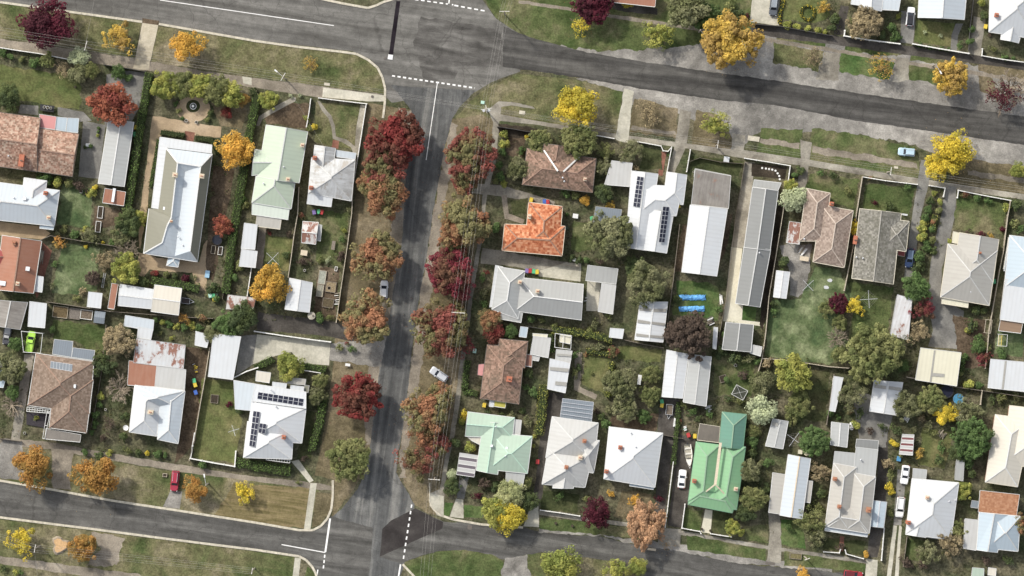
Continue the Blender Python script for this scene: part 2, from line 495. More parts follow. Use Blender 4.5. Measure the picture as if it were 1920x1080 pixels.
patch('gravel_verge', 'gravel', [(1080, 146), (1100, 140), (1200, 150), (1450, 185), (1940, 252), (1940, 318), (1760, 292), (1700, 268), (1600, 252), (1425, 244), (1372, 290), (1300, 225), (1180, 192), (1150, 170)], .5, 'wide pale gravel shoulder')
patch('grass_verge', 'verge', [(888, 182), (925, 158), (973, 138), (1080, 150), (1168, 172), (1160, 262), (1005, 232), (935, 214), (925, 262), (906, 300), (896, 400), (886, 350), (822, 345), (830, 285), (850, 224)], .15, 'dry grass corner verge')
patch('grass_verge', 'brown', [(848, 222), (905, 215), (935, 232), (925, 270), (905, 350), (900, 430), (885, 500), (872, 640), (858, 760), (840, 860), (832, 905), (830, 968), (800, 962), (778, 948), (757, 905), (748, 850), (768, 725), (780, 598), (802, 483), (815, 388), (836, 274)], .2, 'leaf-strewn brown verge under the red street trees')
patch('gravel_verge', 'gravelb', [(846, 226), (856, 236), (842, 330), (832, 400), (815, 520), (796, 640), (780, 760), (764, 850), (762, 900), (750, 895), (748, 850), (765, 725), (780, 598), (800, 483), (813, 388), (826, 326)], .45, 'pale gravel strip along the street edge')
patch('grass_verge', 'verge', [(-20, 832), (90, 845), (330, 885), (600, 912), (580, 993), (330, 956), (100, 916), (-20, 898)], .15, 'patchy green grass verge')
patch('grass_verge', 'mown', [(440, 905), (582, 915), (570, 992), (400, 968)], .3, 'dry tan mown grass with mowing stripes')
patch('grass_verge', 'brown', [(594, 922), (624, 926), (618, 962), (600, 984), (584, 990)], .1, 'small dry grass triangle')
patch('grass_verge', 'verge', [(-20, 972), (180, 996), (310, 1013), (560, 1045), (552, 1100), (-20, 1100)], .15, 'rough green grass verge')
patch('grass_verge', 'green', [(576, 1062), (590, 1075), (596, 1100), (566, 1100)], .1, 'small green grass wedge')
patch('grass_verge', 'green', [(755, 1056), (818, 1034), (870, 1031), (921, 1040), (945, 1052), (942, 1100), (780, 1100)], .2, 'round green grass island')
patch('grass_verge', 'verge', [(985, 1040), (1010, 1036), (1240, 1062), (1300, 1100), (980, 1100)], .3, 'shaded grass verge')
# roads
patch('road', 'roadn', [(-220, -121), (600, -5), (690, 15), (717, 5), (745, -4), (760, -40), (900, -40), (905, 0), (930, 35), (950, 48), (985, 70), (975, 134), (925, 152), (890, 173), (735, 192), (722, 180), (720, 150), (712, 130), (695, 111), (660, 96), (480, 76), (270, 39), (0, 3), (-220, -28)], .08, None, 'wide grey asphalt road with white centre line across the top left corner', 'road', 6)
patch('road', 'roade', [(944, 50), (1000, 72), (1100, 98), (1200, 115), (1350, 137), (1500, 158), (1600, 173), (1703, 188), (1940, 221), (2150, 251), (2150, 303), (1940, 275), (1760, 248), (1603, 226), (1520, 210), (1450, 197), (1350, 188), (1200, 166), (1100, 148), (1000, 133), (942, 125)], .12, None, 'newer dark asphalt road running between gravel shoulders in the upper right', 'road', 6)
patch('road', 'roadv', [(733, 160), (892, 170), (862, 200), (849, 222), (834, 274), (825, 326), (813, 388), (800, 483), (788, 546), (780, 598), (765, 725), (756, 800), (746, 852), (743, 886), (756, 909), (777, 945), (757, 1060), (745, 1100), (592, 1100), (606, 1040), (618, 974), (640, 955), (670, 917), (686, 878), (694, 834), (700, 788), (713, 683), (724, 631), (742, 517), (755, 442), (761, 326), (771, 228), (772, 208), (757, 188)], .12, None, 'blue-grey asphalt street running down the middle between red street trees', 'road', 6)
patch('road', 'roads', [(-220, 870), (0, 901), (104, 919), (207, 938), (332, 957), (480, 980), (561, 994), (587, 994), (608, 982), (620, 968), (700, 990), (690, 1100), (600, 1100), (592, 1075), (580, 1056), (561, 1043), (480, 1030), (311, 1009), (182, 992), (0, 969), (-220, 941)], .08, None, 'dark asphalt side street at the lower left with pale kerbs', 'road', 6)
patch('road', 'roads', [(712, 1044), (729, 991), (779, 953), (831, 979), (901, 982), (981, 988), (1010, 998), (1129, 1006), (1202, 1024), (1284, 1034), (1380, 1056), (1471, 1064), (1575, 1074), (1660, 1100), (1250, 1100), (1150, 1052), (1010, 1036), (942, 1049), (921, 1039), (870, 1031), (818, 1033), (750, 1056)], .15, None, 'dark asphalt side street below the green roofed houses', 'road', 6)
patch('asphalt_patch', 'patch', [(717, 992), (733, 976), (779, 953), (831, 979), (829, 991), (712, 1044)], .05, None, 'almost black five-sided asphalt repair at the lower street corner', 'road repair')
patch('asphalt_patch', 'trench', [(743, 2), (751, 2), (737, 103), (729, 103)], .02, None, 'black straight trench patch across the top road by the junction', 'road repair')
patch('asphalt_patch', 'roadx', [(790, 33), (944, 55), (940, 125), (860, 130), (850, 160), (800, 160), (786, 120), (776, 80)], .3, None, 'darker asphalt in the middle of the top crossroads', 'road repair')
patch('gravel_drive', 'gravel', [(946, 1049), (985, 1040), (1000, 1100), (938, 1100)], .3, 'pale gravel track leading off the bottom street')
patch('gravel_verge', 'gravel', [(1010, 998), (1129, 1006), (1202, 1024), (1284, 1034), (1380, 1056), (1560, 1072), (1560, 1064), (1440, 1050), (1285, 1024), (1200, 1012), (1010, 988)], .25, 'thin pale gravel edge of the bottom street')
# green islands between gravel drives, upper right
for q, m in (([(1452, 80), (1545, 97), (1535, 132), (1450, 118)], 'verge'), ([(1575, 98), (1640, 108), (1678, 118), (1668, 150), (1574, 136)], 'bright'), ([(1705, 117), (1800, 130), (1790, 166), (1704, 148)], 'green'), ([(1834, 136), (1860, 140), (1875, 190), (1836, 168)], 'brown'),
             ([(1460, 62), (1550, 78), (1548, 90), (1456, 74)], 'green'), ([(1585, 83), (1685, 98), (1683, 108), (1583, 95)], 'green'), ([(1708, 100), (1790, 112), (1788, 124), (1705, 112)], 'green'), ([(1836, 117), (1925, 130), (1925, 150), (1834, 132)], 'brown'),
             ([(1188, 184), (1272, 204), (1268, 258), (1180, 248)], 'brown'), ([(1304, 207), (1340, 212), (1372, 250), (1370, 288), (1296, 276)], 'brown'), ([(1425, 241), (1505, 244), (1500, 302), (1420, 286)], 'green'), ([(1520, 240), (1600, 250), (1718, 277), (1724, 340), (1520, 303)], 'green'), ([(1782, 292), (1930, 314), (1930, 366), (1778, 343)], 'brown')):
    patch('grass_verge', m, q, .3, 'grass island between driveways')
for q in ([(1425, 259), (1500, 270), (1500, 280), (1424, 268)], [(1524, 274), (1610, 287), (1720, 305), (1722, 316), (1610, 300), (1522, 286)], [(1815, 318), (1925, 336), (1925, 344), (1814, 328)], [(1185, 236), (1268, 248), (1267, 254), (1184, 242)]):
    patch('drain', 'gravelb', q, .25, 'shallow brown roadside drain', None, 'drain')
# footpaths
patch('footpath', 'gravelb', [(-20, 70), (55, 80), (255, 110), (400, 136), (560, 157), (660, 170), (720, 178), (720, 190), (600, 183), (480, 165), (400, 150), (250, 129), (160, 116), (75, 101), (-20, 87)], .1, None, 'long gravelly footpath below the wide top left verge', 'footpath')
patch('footpath', 'conc', [(606, 164), (660, 171), (722, 179), (722, 190), (690, 190), (604, 182)], .03, None, 'pale concrete end of the footpath at the top street corner', 'footpath')
patch('footpath', 'conc', [(454, 143), (472, 146), (472, 160), (456, 156)], .03, None, 'single pale concrete slab in the top left footpath', 'footpath')
patch('footpath', 'concd', [(930, 213), (1009, 227), (1151, 250), (1300, 271), (1410, 284), (1514, 299), (1707, 332), (1930, 366), (1930, 376), (1707, 343), (1514, 311), (1410, 300), (1293, 279), (1151, 260), (1009, 234), (930, 226)], .04, None, 'long pale concrete footpath along the upper right house fronts', 'footpath')
patch('footpath', 'concd', [(915, 206), (935, 190), (960, 191), (1000, 200), (1003, 204), (960, 198), (940, 200), (938, 215), (930, 300), (912, 370), (908, 421), (898, 487), (888, 546), (872, 675), (862, 756), (852, 818), (840, 870), (834, 917), (832, 968), (822, 966), (806, 945), (806, 925), (825, 917), (832, 868), (843, 818), (853, 756), (863, 675), (880, 546), (890, 487), (902, 421), (904, 370), (920, 290), (925, 230)], .08, None, 'narrow grey footpath behind the row of red street trees', 'footpath')
patch('footpath', 'gravelb', [(-20, 820), (90, 828), (160, 842), (330, 870), (450, 890), (582, 904), (624, 911), (624, 920), (582, 916), (330, 884), (90, 842), (-20, 832)], .1, None, 'brown gravelly footpath below the lower left houses', 'footpath')
patch('footpath', 'conc', [(582, 906), (594, 906), (582, 992), (570, 992)], .02, None, 'straight pale concrete path crossing the dry verge to the kerb', 'path')
patch('footpath', 'conc', [(546, 865), (560, 862), (588, 901), (580, 905)], .02, None, 'diagonal concrete path from white solar house to the corner', 'path')
patch('footpath', 'gravelb', [(-20, 1040), (100, 1056), (260, 1076), (300, 1100), (-20, 1054)], .15, None, 'brown path across the bottom left corner', 'footpath')
patch('footpath', 'conc', [(553, 1045), (564, 1047), (558, 1100), (546, 1100)], .02, None, 'pale concrete path at the bottom corner left of the street', 'path')
patch('footpath', 'gravelb', [(972, 0), (1080, 16), (1190, 33), (1300, 50), (1420, 68), (1550, 89), (1700, 114), (1830, 134), (1930, 150), (1930, 156), (1830, 141), (1700, 121), (1550, 95), (1420, 75), (1300, 57), (1190, 40), (1080, 22), (972, 6)], .12, None, 'thin tan footpath along the top right gardens', 'footpath')
patch('footpath', 'concd', [(1010, 958), (1087, 969), (1200, 982), (1277, 995), (1445, 1024), (1627, 1050), (1627, 1057), (1445, 1031), (1277, 1003), (1200, 990), (1087, 976), (1010, 965)], .06, None, 'grey footpath above the bottom right verge', 'footpath')
patch('footpath', 'darkp', [(1412, 42), (1465, 50), (1560, 66), (1640, 78), (1760, 93), (1860, 108), (1930, 118), (1930, 133), (1860, 123), (1760, 111), (1640, 95), (1560, 83), (1465, 72), (1405, 62)], .1, None, 'dark bitumen footpath in front of the top right gardens', 'footpath')  # even dark ground band along the garden fronts
patch('footpath', 'darkp', [(1150, 4), (1232, 16), (1232, 28), (1170, 22), (1148, 16)], .1, None, 'short dark path below the rusty roof at the top edge', 'footpath')  # shorter piece of the same dark ground band
# driveways
def drive(mat, pts, desc, jit=.06): patch('driveway', mat, pts, jit, desc)
drive('slab', [(267, 42), (297, 47), (278, 132), (250, 128)], 'cream driveway of large slabs', .03)
drive('soil', [(267, 34), (299, 39), (297, 47), (267, 43)], 'short brown kerb crossing', .03)
drive('concg', [(240, 133), (273, 136), (262, 200), (242, 236), (196, 238), (200, 140)], 'grey concrete driveway')
drive('concg', [(156, 226), (198, 235), (185, 335), (147, 331)], 'grey concrete back yard')
drive('concg', [(38, 196), (72, 198), (72, 216), (34, 212)], 'grey concrete patio strip')
drive('concg', [(108, 200), (156, 210), (172, 226), (150, 228), (108, 216)], 'grey concrete patio strip')
drive('sand', [(-20, 414), (75, 424), (95, 438), (78, 449), (-20, 440)], 'tan gravel side yard')
drive('sand', [(286, 217), (414, 238), (414, 258), (372, 254), (312, 246), (300, 256), (282, 330), (276, 390), (262, 470), (258, 420), (264, 385), (277, 290)], 'tan gravel garden path beside hedge', .12)
drive('brick', [(346, 245), (366, 248), (362, 268), (350, 266)], 'red brick path to the verandah')
drive('sand', [(262, 474), (300, 484), (372, 492), (386, 450), (392, 450), (386, 545), (370, 545), (360, 512), (280, 506), (268, 520), (250, 510)], 'tan gravel yard behind the long house', .15)
ring = [(362 + 32 * math.cos(t), 204 + 25 * math.sin(t)) for t in [i * math.pi / 12 for i in range(24)]]
drive('sand', ring, 'round tan gravel turning circle', .1)
patch('lawn', 'dark', [(362 + 13 * math.cos(t), 199 + 12 * math.sin(t)) for t in [i * math.pi / 8 for i in range(16)]], .05, None, 'dark round bed in the middle of the tan turning circle', 'garden bed')
drive('soil', [(400, 310), (440, 318), (425, 400), (400, 530), (385, 500), (392, 400)], 'brown earth side yard', .15)
drive('soil', [(178, 385), (230, 396), (226, 420), (172, 432)], 'brown vegetable garden earth', .15)
drive('darkp', [(484, 585), (526, 590), (578, 597), (632, 605), (657, 621), (680, 638), (661, 640), (620, 631), (482, 619)], 'dark asphalt back lane', .12)
drive('conc', [(482, 627), (620, 642), (617, 685), (563, 681), (547, 660), (517, 667), (474, 683)], 'pale concrete forecourt of big slabs', .02)
drive('concg', [(452, 630), (482, 627), (474, 683), (441, 705)], 'grey asphalt strip beside the white garage', .04)
drive('gravel', [(620, 643), (662, 640), (700, 640), (726, 620), (715, 690), (660, 680), (617, 676)], 'pale gravel apron by the street', .3)
drive('gravel', [(8, 822), (42, 828), (52, 902), (-10, 896), (-10, 850)], 'grey gravel driveway', .2)
drive('gravelb', [(98, 836), (138, 842), (130, 918), (96, 914)], 'worn brown gravel driveway', .3)
drive('gravel', [(320, 918), (342, 922), (337, 955), (306, 950)], 'short grey driveway under the red car', .1)
drive('gravelb', [(170, 998), (232, 1006), (220, 1060), (160, 1060), (190, 1030)], 'worn gravel crossing', .4)
drive('soil', [(350, 650), (392, 655), (366, 830), (328, 870), (334, 832)], 'brown earth driveway beside the long wall', .15)
drive('concd', [(46, 664), (64, 664), (36, 830), (20, 828)], 'worn narrow driveway', .08)
drive('brick', [(70, 560), (98, 470), (80, 455), (66, 550)], 'brick red side yard', .1)
drive('conc', [(1170, 165), (1188, 170), (1177, 268), (1154, 262)], 'pale worn concrete driveway', .12)
drive('concd', [(1275, 205), (1296, 210), (1287, 275), (1262, 330), (1250, 325), (1264, 276)], 'grey concrete driveway', .1)
drive('concd', [(1373, 250), (1398, 254), (1392, 296), (1372, 290)], 'pale concrete crossing', .06)
drive('concd', [(1500, 262), (1522, 268), (1512, 345), (1500, 380), (1490, 378), (1502, 300)], 'pale concrete crossing', .08)
drive('concg', [(1727, 300), (1745, 302), (1741, 347), (1726, 405), (1712, 520), (1695, 520), (1710, 405), (1720, 345)], 'long grey slab driveway', .05)
drive('concg', [(1773, 346), (1793, 350), (1791, 400), (1780, 452), (1766, 504), (1764, 558), (1807, 583), (1805, 655), (1740, 650), (1749, 620), (1741, 567), (1743, 504), (1753, 452), (1765, 400)], 'long grey asphalt driveway', .08)
drive('concd', [(1546, 98), (1574, 98), (1572, 150), (1530, 150)], 'pale gravel crossing', .25)
drive('concd', [(1682, 108), (1704, 110), (1704, 150), (1672, 155)], 'pale gravel crossing', .25)
drive('concg', [(1690, 20), (1718, 22), (1712, 82), (1688, 80)], 'grey driveway under the white car', .05)
drive('concd', [(1826, 30), (1848, 36), (1838, 105), (1815, 100)], 'mossy worn driveway', .1)
drive('darkp', [(1576, 10), (1592, 12), (1582, 66), (1563, 64)], 'twin-strip driveway', .1)
drive('conc', [(1411, -10), (1462, -10), (1460, 48), (1406, 41)], 'cream concrete driveway', .05)
drive('concd', [(884, 343), (943, 348), (1010, 368), (1040, 378), (1035, 395), (1000, 378), (940, 368), (884, 362)], 'grey concrete driveway', .08)
drive('concd', [(905, 465), (942, 471), (1050, 490), (1088, 494), (1088, 527), (1000, 515), (980, 502), (930, 496), (901, 494)], 'mossy concrete driveway', .1)
drive('conc', [(1062, 492), (1090, 494), (1088, 528), (1010, 518), (1010, 508)], 'clean white concrete yard', .04)
drive('conc', [(1101, 525), (1126, 530), (1121, 583), (1099, 583)], 'pale paved courtyard', .03)
drive('concd', [(1397, 303), (1416, 305), (1395, 465), (1371, 463)], 'stained concrete driveway', .05)
drive('cream', [(1371, 463), (1392, 466), (1380, 569), (1393, 573), (1391, 600), (1428, 604), (1440, 540), (1446, 541), (1432, 612), (1356, 602), (1360, 567)], 'clean cream concrete driveway', .02)
drive('gravel', [(1481, 458), (1522, 458), (1518, 504), (1512, 540), (1497, 558), (1481, 554), (1479, 508), (1460, 462)], 'grey rubble yard', .3)
drive('darkp', [(1028, 735), (1057, 737), (1052, 780), (1036, 782), (1026, 825), (1018, 920), (1005, 985), (985, 985), (1004, 905), (1012, 825)], 'dark asphalt driveway', .08)
drive('conc', [(998, 940), (1010, 940), (1010, 988), (981, 987)], 'pale concrete crossing', .06)
drive('conc', [(855, 935), (869, 937), (869, 972), (843, 969)], 'flared concrete crossing', .04)
drive('concg', [(862, 890), (880, 892), (870, 936), (856, 934)], 'grey concrete driveway', .05)
drive('conc', [(806, 925), (832, 930), (832, 970), (820, 966), (806, 948)], 'pale concrete corner paving', .04)
drive('darkp', [(1245, 820), (1268, 822), (1255, 900), (1246, 985), (1225, 985), (1232, 900)], 'dark asphalt driveway', .06)
drive('darkp', [(1272, 812), (1304, 825), (1294, 900), (1285, 992), (1252, 985), (1262, 900)], 'dark asphalt driveway', .06)
drive('darkp', [(1237, 745), (1274, 750), (1268, 830), (1232, 822)], 'dark paved back yard', .08)
drive('concd', [(1235, 990), (1277, 992), (1275, 1026), (1234, 1022)], 'grey concrete apron', .06)
drive('cream', [(1322, 955), (1336, 957), (1332, 1000), (1314, 998)], 'cream front path', .02)
drive('concd', [(1440, 962), (1462, 965), (1466, 1010), (1464, 1056), (1438, 1052), (1443, 1005)], 'cracked concrete driveway', .12)
drive('darkp', [(1648, 800), (1665, 800), (1665, 885), (1657, 990), (1645, 1045), (1626, 1045), (1635, 935), (1645, 893)], 'dark asphalt driveway', .06)
drive('conc', [(1625, 1048), (1646, 1050), (1643, 1100), (1620, 1100)], 'pale concrete crossing', .05)
drive('concg', [(1683, 880), (1700, 882), (1690, 985), (1675, 985)], 'grey driveway under two white cars', .05)
drive('conc', [(1675, 985), (1682, 986), (1676, 1040), (1668, 1100), (1660, 1100), (1668, 1040)], 'pale wheel strip', .03)
drive('conc', [(1686, 985), (1691, 986), (1687, 1040), (1684, 1100), (1676, 1100), (1681, 1040)], 'pale wheel strip', .03)
drive('concg', [(1600, 735), (1680, 745), (1660, 840), (1610, 830)], 'grey-brown back yard', .3)
# lawns and beds
def lawn(mat, pts, desc, jit=.3, name='lawn'): patch(name, mat, pts, jit, desc)
lawn('lawn', [(-20, 120), (40, 128), (150, 142), (152, 205), (100, 200), (40, 188), (-20, 195)], 'yellow-green back lawn')
lawn('soil', [(492, 215), (540, 190), (586, 196), (576, 240), (500, 232)], 'bare brown front garden')
lawn('verge', [(592, 192), (682, 198), (668, 280), (590, 268)], 'patchy front lawn')
lawn('cool', [(116, 345), (175, 352), (168, 430), (108, 420)], 'green garden lawn')
lawn('cool', [(118, 455), (186, 466), (182, 546), (140, 552), (96, 548), (108, 490)], 'green oval garden lawn')
lawn('lawn', [(496, 440), (550, 446), (540, 510), (494, 498)], 'small green back lawn')
lawn('green', [(602, 395), (655, 400), (640, 500), (590, 490)], 'back garden grass')
lawn('soil', [(598, 500), (638, 505), (628, 600), (588, 590)], 'brown allotment ground')
lawn('gravelb', [(486, 422), (500, 425), (492, 505), (478, 502)], 'brown gravel path', .1, 'path')
lawn('green', [(98, 600), (198, 612), (190, 668), (140, 640), (100, 636)], 'dark green back lawn')
lawn('concd', [(548, 182), (555, 183), (553, 190), (512, 212), (492, 224), (486, 236), (480, 236), (486, 218), (508, 204)], 'grey concrete path', .05, 'path')
lawn('concd', [(594, 188), (600, 190), (610, 204), (622, 218), (628, 236), (630, 256), (650, 262), (668, 276), (664, 290), (658, 276), (640, 266), (624, 260), (622, 240), (616, 222), (604, 208)], 'winding grey garden path', .04, 'path')
lawn('brick', [(624, 262), (636, 264), (634, 279), (622, 277)], 'red brick porch step', .02, 'path')
lawn('concd', [(676, 196), (687, 197), (672, 290), (664, 290), (668, 240)], 'pale concrete side strip', .03, 'path')
lawn('brick', [(1240, 284), (1250, 285), (1242, 330), (1234, 328)], 'red brick front path', .02, 'path')
lawn('lawn', [(378, 708), (437, 715), (440, 760), (455, 790), (440, 868), (362, 858)], 'rich green walled lawn')
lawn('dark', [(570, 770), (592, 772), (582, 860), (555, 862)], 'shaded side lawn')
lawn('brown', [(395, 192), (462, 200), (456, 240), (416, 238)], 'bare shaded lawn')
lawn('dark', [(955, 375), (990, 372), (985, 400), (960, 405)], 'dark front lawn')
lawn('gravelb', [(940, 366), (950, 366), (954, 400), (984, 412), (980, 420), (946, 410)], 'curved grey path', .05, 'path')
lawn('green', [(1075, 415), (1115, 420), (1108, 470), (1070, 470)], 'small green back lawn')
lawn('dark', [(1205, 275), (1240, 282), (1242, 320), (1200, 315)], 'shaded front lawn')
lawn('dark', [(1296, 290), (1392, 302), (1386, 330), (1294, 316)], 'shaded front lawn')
lawn('soil', [(1280, 420), (1296, 422), (1278, 512), (1262, 510)], 'brown earth strip')
lawn('soil', [(1360, 400), (1374, 400), (1362, 470), (1346, 500), (1350, 440)], 'brown earth strip')
lawn('bright', [(1270, 525), (1335, 530), (1350, 540), (1345, 600), (1262, 590)], 'bright green back lawn')
lawn('bright', [(1393, 575), (1419, 575), (1416, 603), (1391, 600)], 'small square green lawn', .02)
lawn('cool', [(1450, 560), (1500, 562), (1530, 500), (1572, 505), (1600, 560), (1570, 600), (1592, 645), (1555, 684), (1436, 668), (1440, 600)], 'large pale green back lawn')
lawn('green', [(1592, 528), (1676, 538), (1665, 610), (1645, 650), (1590, 640), (1600, 580)], 'dark green back lawn')
lawn('green', [(1520, 325), (1612, 337), (1600, 390), (1560, 380), (1510, 350)], 'front lawn')
lawn('green', [(1620, 345), (1718, 350), (1702, 402), (1640, 395), (1618, 390)], 'front lawn')
lawn('green', [(1794, 362), (1888, 382), (1878, 440), (1790, 430)], 'front lawn')
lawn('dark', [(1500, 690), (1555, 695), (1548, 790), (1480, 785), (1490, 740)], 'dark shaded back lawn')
lawn('lawn', [(1095, 665), (1146, 672), (1140, 740), (1092, 720)], 'pale green back lawn')
lawn('gravelb', [(1078, 660), (1092, 660), (1088, 725), (1120, 740), (1116, 750), (1076, 730)], 'curved grey path', .1, 'path')
lawn('lawn', [(1160, 648), (1240, 655), (1238, 680), (1158, 675)], 'green back lawn')
lawn('soil', [(1150, 772), (1235, 775), (1230, 815), (1140, 800)], 'brown paved back yard', .2, 'yard')
lawn('green', [(1338, 662), (1420, 672), (1408, 745), (1338, 740)], 'brown-green back lawn')
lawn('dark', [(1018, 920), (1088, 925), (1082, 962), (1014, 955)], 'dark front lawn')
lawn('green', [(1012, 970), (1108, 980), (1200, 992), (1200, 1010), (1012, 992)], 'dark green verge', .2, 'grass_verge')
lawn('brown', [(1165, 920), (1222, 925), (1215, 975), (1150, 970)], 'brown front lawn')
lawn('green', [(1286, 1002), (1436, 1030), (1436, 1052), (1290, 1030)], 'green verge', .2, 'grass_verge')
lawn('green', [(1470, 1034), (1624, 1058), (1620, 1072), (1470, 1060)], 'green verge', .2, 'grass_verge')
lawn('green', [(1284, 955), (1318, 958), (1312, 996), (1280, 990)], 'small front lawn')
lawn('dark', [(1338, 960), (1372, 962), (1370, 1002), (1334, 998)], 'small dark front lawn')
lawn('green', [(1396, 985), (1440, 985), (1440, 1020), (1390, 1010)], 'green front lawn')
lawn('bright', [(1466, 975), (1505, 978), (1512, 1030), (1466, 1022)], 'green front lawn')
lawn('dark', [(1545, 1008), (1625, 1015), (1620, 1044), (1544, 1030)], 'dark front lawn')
lawn('brick', [(1575, 1005), (1583, 1006), (1581, 1034), (1573, 1033)], 'red brick front path', .02, 'path')
lawn('green', [(1700, 1008), (1735, 1015), (1730, 1050), (1695, 1050)], 'green front lawn')
lawn('bright', [(833, 942), (850, 943), (842, 968), (832, 966)], 'small bright green verge', .05, 'grass_verge')
lawn('bright', [(870, 946), (905, 950), (905, 972), (870, 970)], 'bright green verge', .1, 'grass_verge')
lawn('lawn', [(1730, 800), (1790, 810), (1770, 880), (1720, 870)], 'shady back lawn')
lawn('cool', [(1870, 620), (1920, 626), (1918, 668), (1862, 662)], 'back lawn')
lawn('lawn', [(1718, 38), (1790, 44), (1782, 88), (1714, 78)], 'square yellow-green front lawn', .05)
lawn('concg', [(1792, 44), (1806, 44), (1796, 68), (1794, 98), (1782, 96), (1784, 66)], 'curved paved path', .03, 'path')
lawn('lawn', [(1470, -10), (1545, -10), (1555, 30), (1530, 44), (1466, 36)], 'formal front lawn')
lawn('brown', [(1600, 22), (1660, 24), (1655, 70), (1590, 62)], 'dry front garden')
lawn('soil', [(945, 240), (988, 246), (978, 300), (948, 290)], 'bare brown front garden')
lawn('mulch', [(936, 232), (1008, 240), (990, 260), (936, 254)], 'dark shaded front bed', .2, 'garden_bed')
lawn('mulch', [(1410, 305), (1476, 314), (1472, 336), (1408, 330)], 'dark front bed', .1, 'garden_bed')
lawn('mulch', [(1440, 440), (1462, 380), (1470, 400), (1444, 560), (1430, 620), (1424, 610)], 'dark side strip', .1, 'garden_bed')  # the long house's shade, painted into the ground colour up to the fence
lawn('soil', [(1785, 590), (1850, 600), (1838, 690), (1800, 690)], 'earthy back garden')

# kerbs
KERB = flat('kerb_concrete', (.50, .46, .37), .95, .1, .25, 1.2)
def kerb(pts, label, w=.5):
    mb = MB()
    ps = [P(*p) for p in pts]
    for a, b in zip(ps, ps[1:]):
        L = (b - a).length; k = max(1, int(L / 2.4)); d = (b - a)
        for i in range(k):
            p, q = a + d * (i / k), a + d * ((i + .985) / k)
            mb.bar((p.x, p.y, 0.0), (q.x, q.y, 0.0), w, .13)
    o = mb.build('kerb', KERB, None, (ps[0].x, ps[0].y, 0))
    tag(o, label, 'kerb', 'concrete street kerbs', 'structure')
def arc(pts): return pts
kerb([(-20, 0), (0, 4), (130, 22), (267, 41)], 'pale kerb of the top road left of the cream driveway')
kerb([(298, 45), (400, 63), (480, 77), (560, 88), (640, 97), (668, 101), (690, 112), (708, 127), (717, 145), (722, 165), (722, 188), (718, 222)], 'pale kerb curving round the top street corner beside the wide verge')
kerb([(598, -3), (640, 6), (690, 15), (706, 10), (718, 4), (745, -4)], 'pale kerb at the very top beside the trench patch')
kerb([(-20, 898), (0, 901), (104, 919), (207, 938), (332, 957), (480, 980), (561, 994), (587, 994), (602, 986), (614, 972), (621, 955), (624, 930), (624, 900)], 'pale kerb above the lower left side street, curving to the corner')
kerb([(-20, 967), (0, 970), (182, 993), (311, 1010), (480, 1031), (561, 1043), (574, 1050), (585, 1062), (592, 1075), (596, 1095)], 'pale kerb below the lower left side street')
kerb([(832, 968), (850, 974), (901, 983), (981, 989)], 'pale kerb by the black asphalt repair')
kerb([(755, 1058), (772, 1076), (790, 1095)], 'short kerb at the round grass island')
kerb([(806, 905), (805, 940), (812, 955), (828, 968)], 'thin curved kerb of the lower corner paving', .25)

# painted lines
def line(pts, label, w=.14, dash=None):
    mb = MB()
    ps = [P(*p) for p in pts]
    probe = [u + (v_ - u) * k / 20 for u, v_ in zip(ps, ps[1:]) for k in range(21)]
    for a, b in zip(ps, ps[1:]):
        d = b - a; L = d.length; d.normalize(); s = Vector((-d.y, d.x, 0)) * w / 2
        segs = [(0, L)] if not dash else [(t, min(t + dash[0], L)) for t in np.arange(0, L, dash[0] + dash[1])]
        for t0, t1 in segs:
            p, q = a + d * t0, a + d * t1
            mb.face([(p - s)[:2] + (0.10,), (q - s)[:2] + (0.10,), (q + s)[:2] + (0.10,), (p + s)[:2] + (0.10,)])
    top = max([l for r, l in PLACED if any(inside(p.x, p.y, r[1]) for p in probe)] + [1])
    mb.v = [(v[0], v[1], 0.004 * (top + 1)) for v in mb.v]
    o = mb.build('road_marking', G['paint'], None, (ps[0].x, ps[0].y, 0))
    tag(o, label, 'road marking', 'white painted road markings', 'structure')
line([(300, 0), (402, 15), (626, 48)], 'long white centre line on the top left road', .16)
line([(735, 142), (890, 165)], 'dashed give-way line below the top crossroads', .35, (.7, .55))
line([(778, -1), (850, 9)], 'dashed white line at the top edge left of the short stroke', .28, (.8, .6))
line([(852, 10), (912, 21)], 'dashed white line at the top edge right of the short stroke', .32, (.9, .6))
line([(843, -4), (841, 9)], 'short white stroke meeting the dashed line at the top edge', .25)
line([(820, 156), (799, 300)], 'straight white centre line down the tree-lined street', .16)
line([(619, 972), (610, 1035)], 'thick white stop line at the lower left side street', .42)
line([(528, 1021), (610, 1036)], 'white centre line of the lower left side street', .2)
line([(609, 1040), (606, 1068)], 'short dashed line below the stop line', .3, (.7, .5))
line([(772, 946), (756, 1050)], 'dashed white line over the black asphalt repair', .32, (.75, .7))
line([(751, 1058), (745, 1095)], 'solid white line at the bottom edge by the grass island', .35)
line([(596, 1068), (594, 1080)], 'tiny white dash at the bottom left corner kerb', .25)
line([(1084, 38.5), (1084.5, 38.5)], 'tiny white fleck on the top right verge', .1)
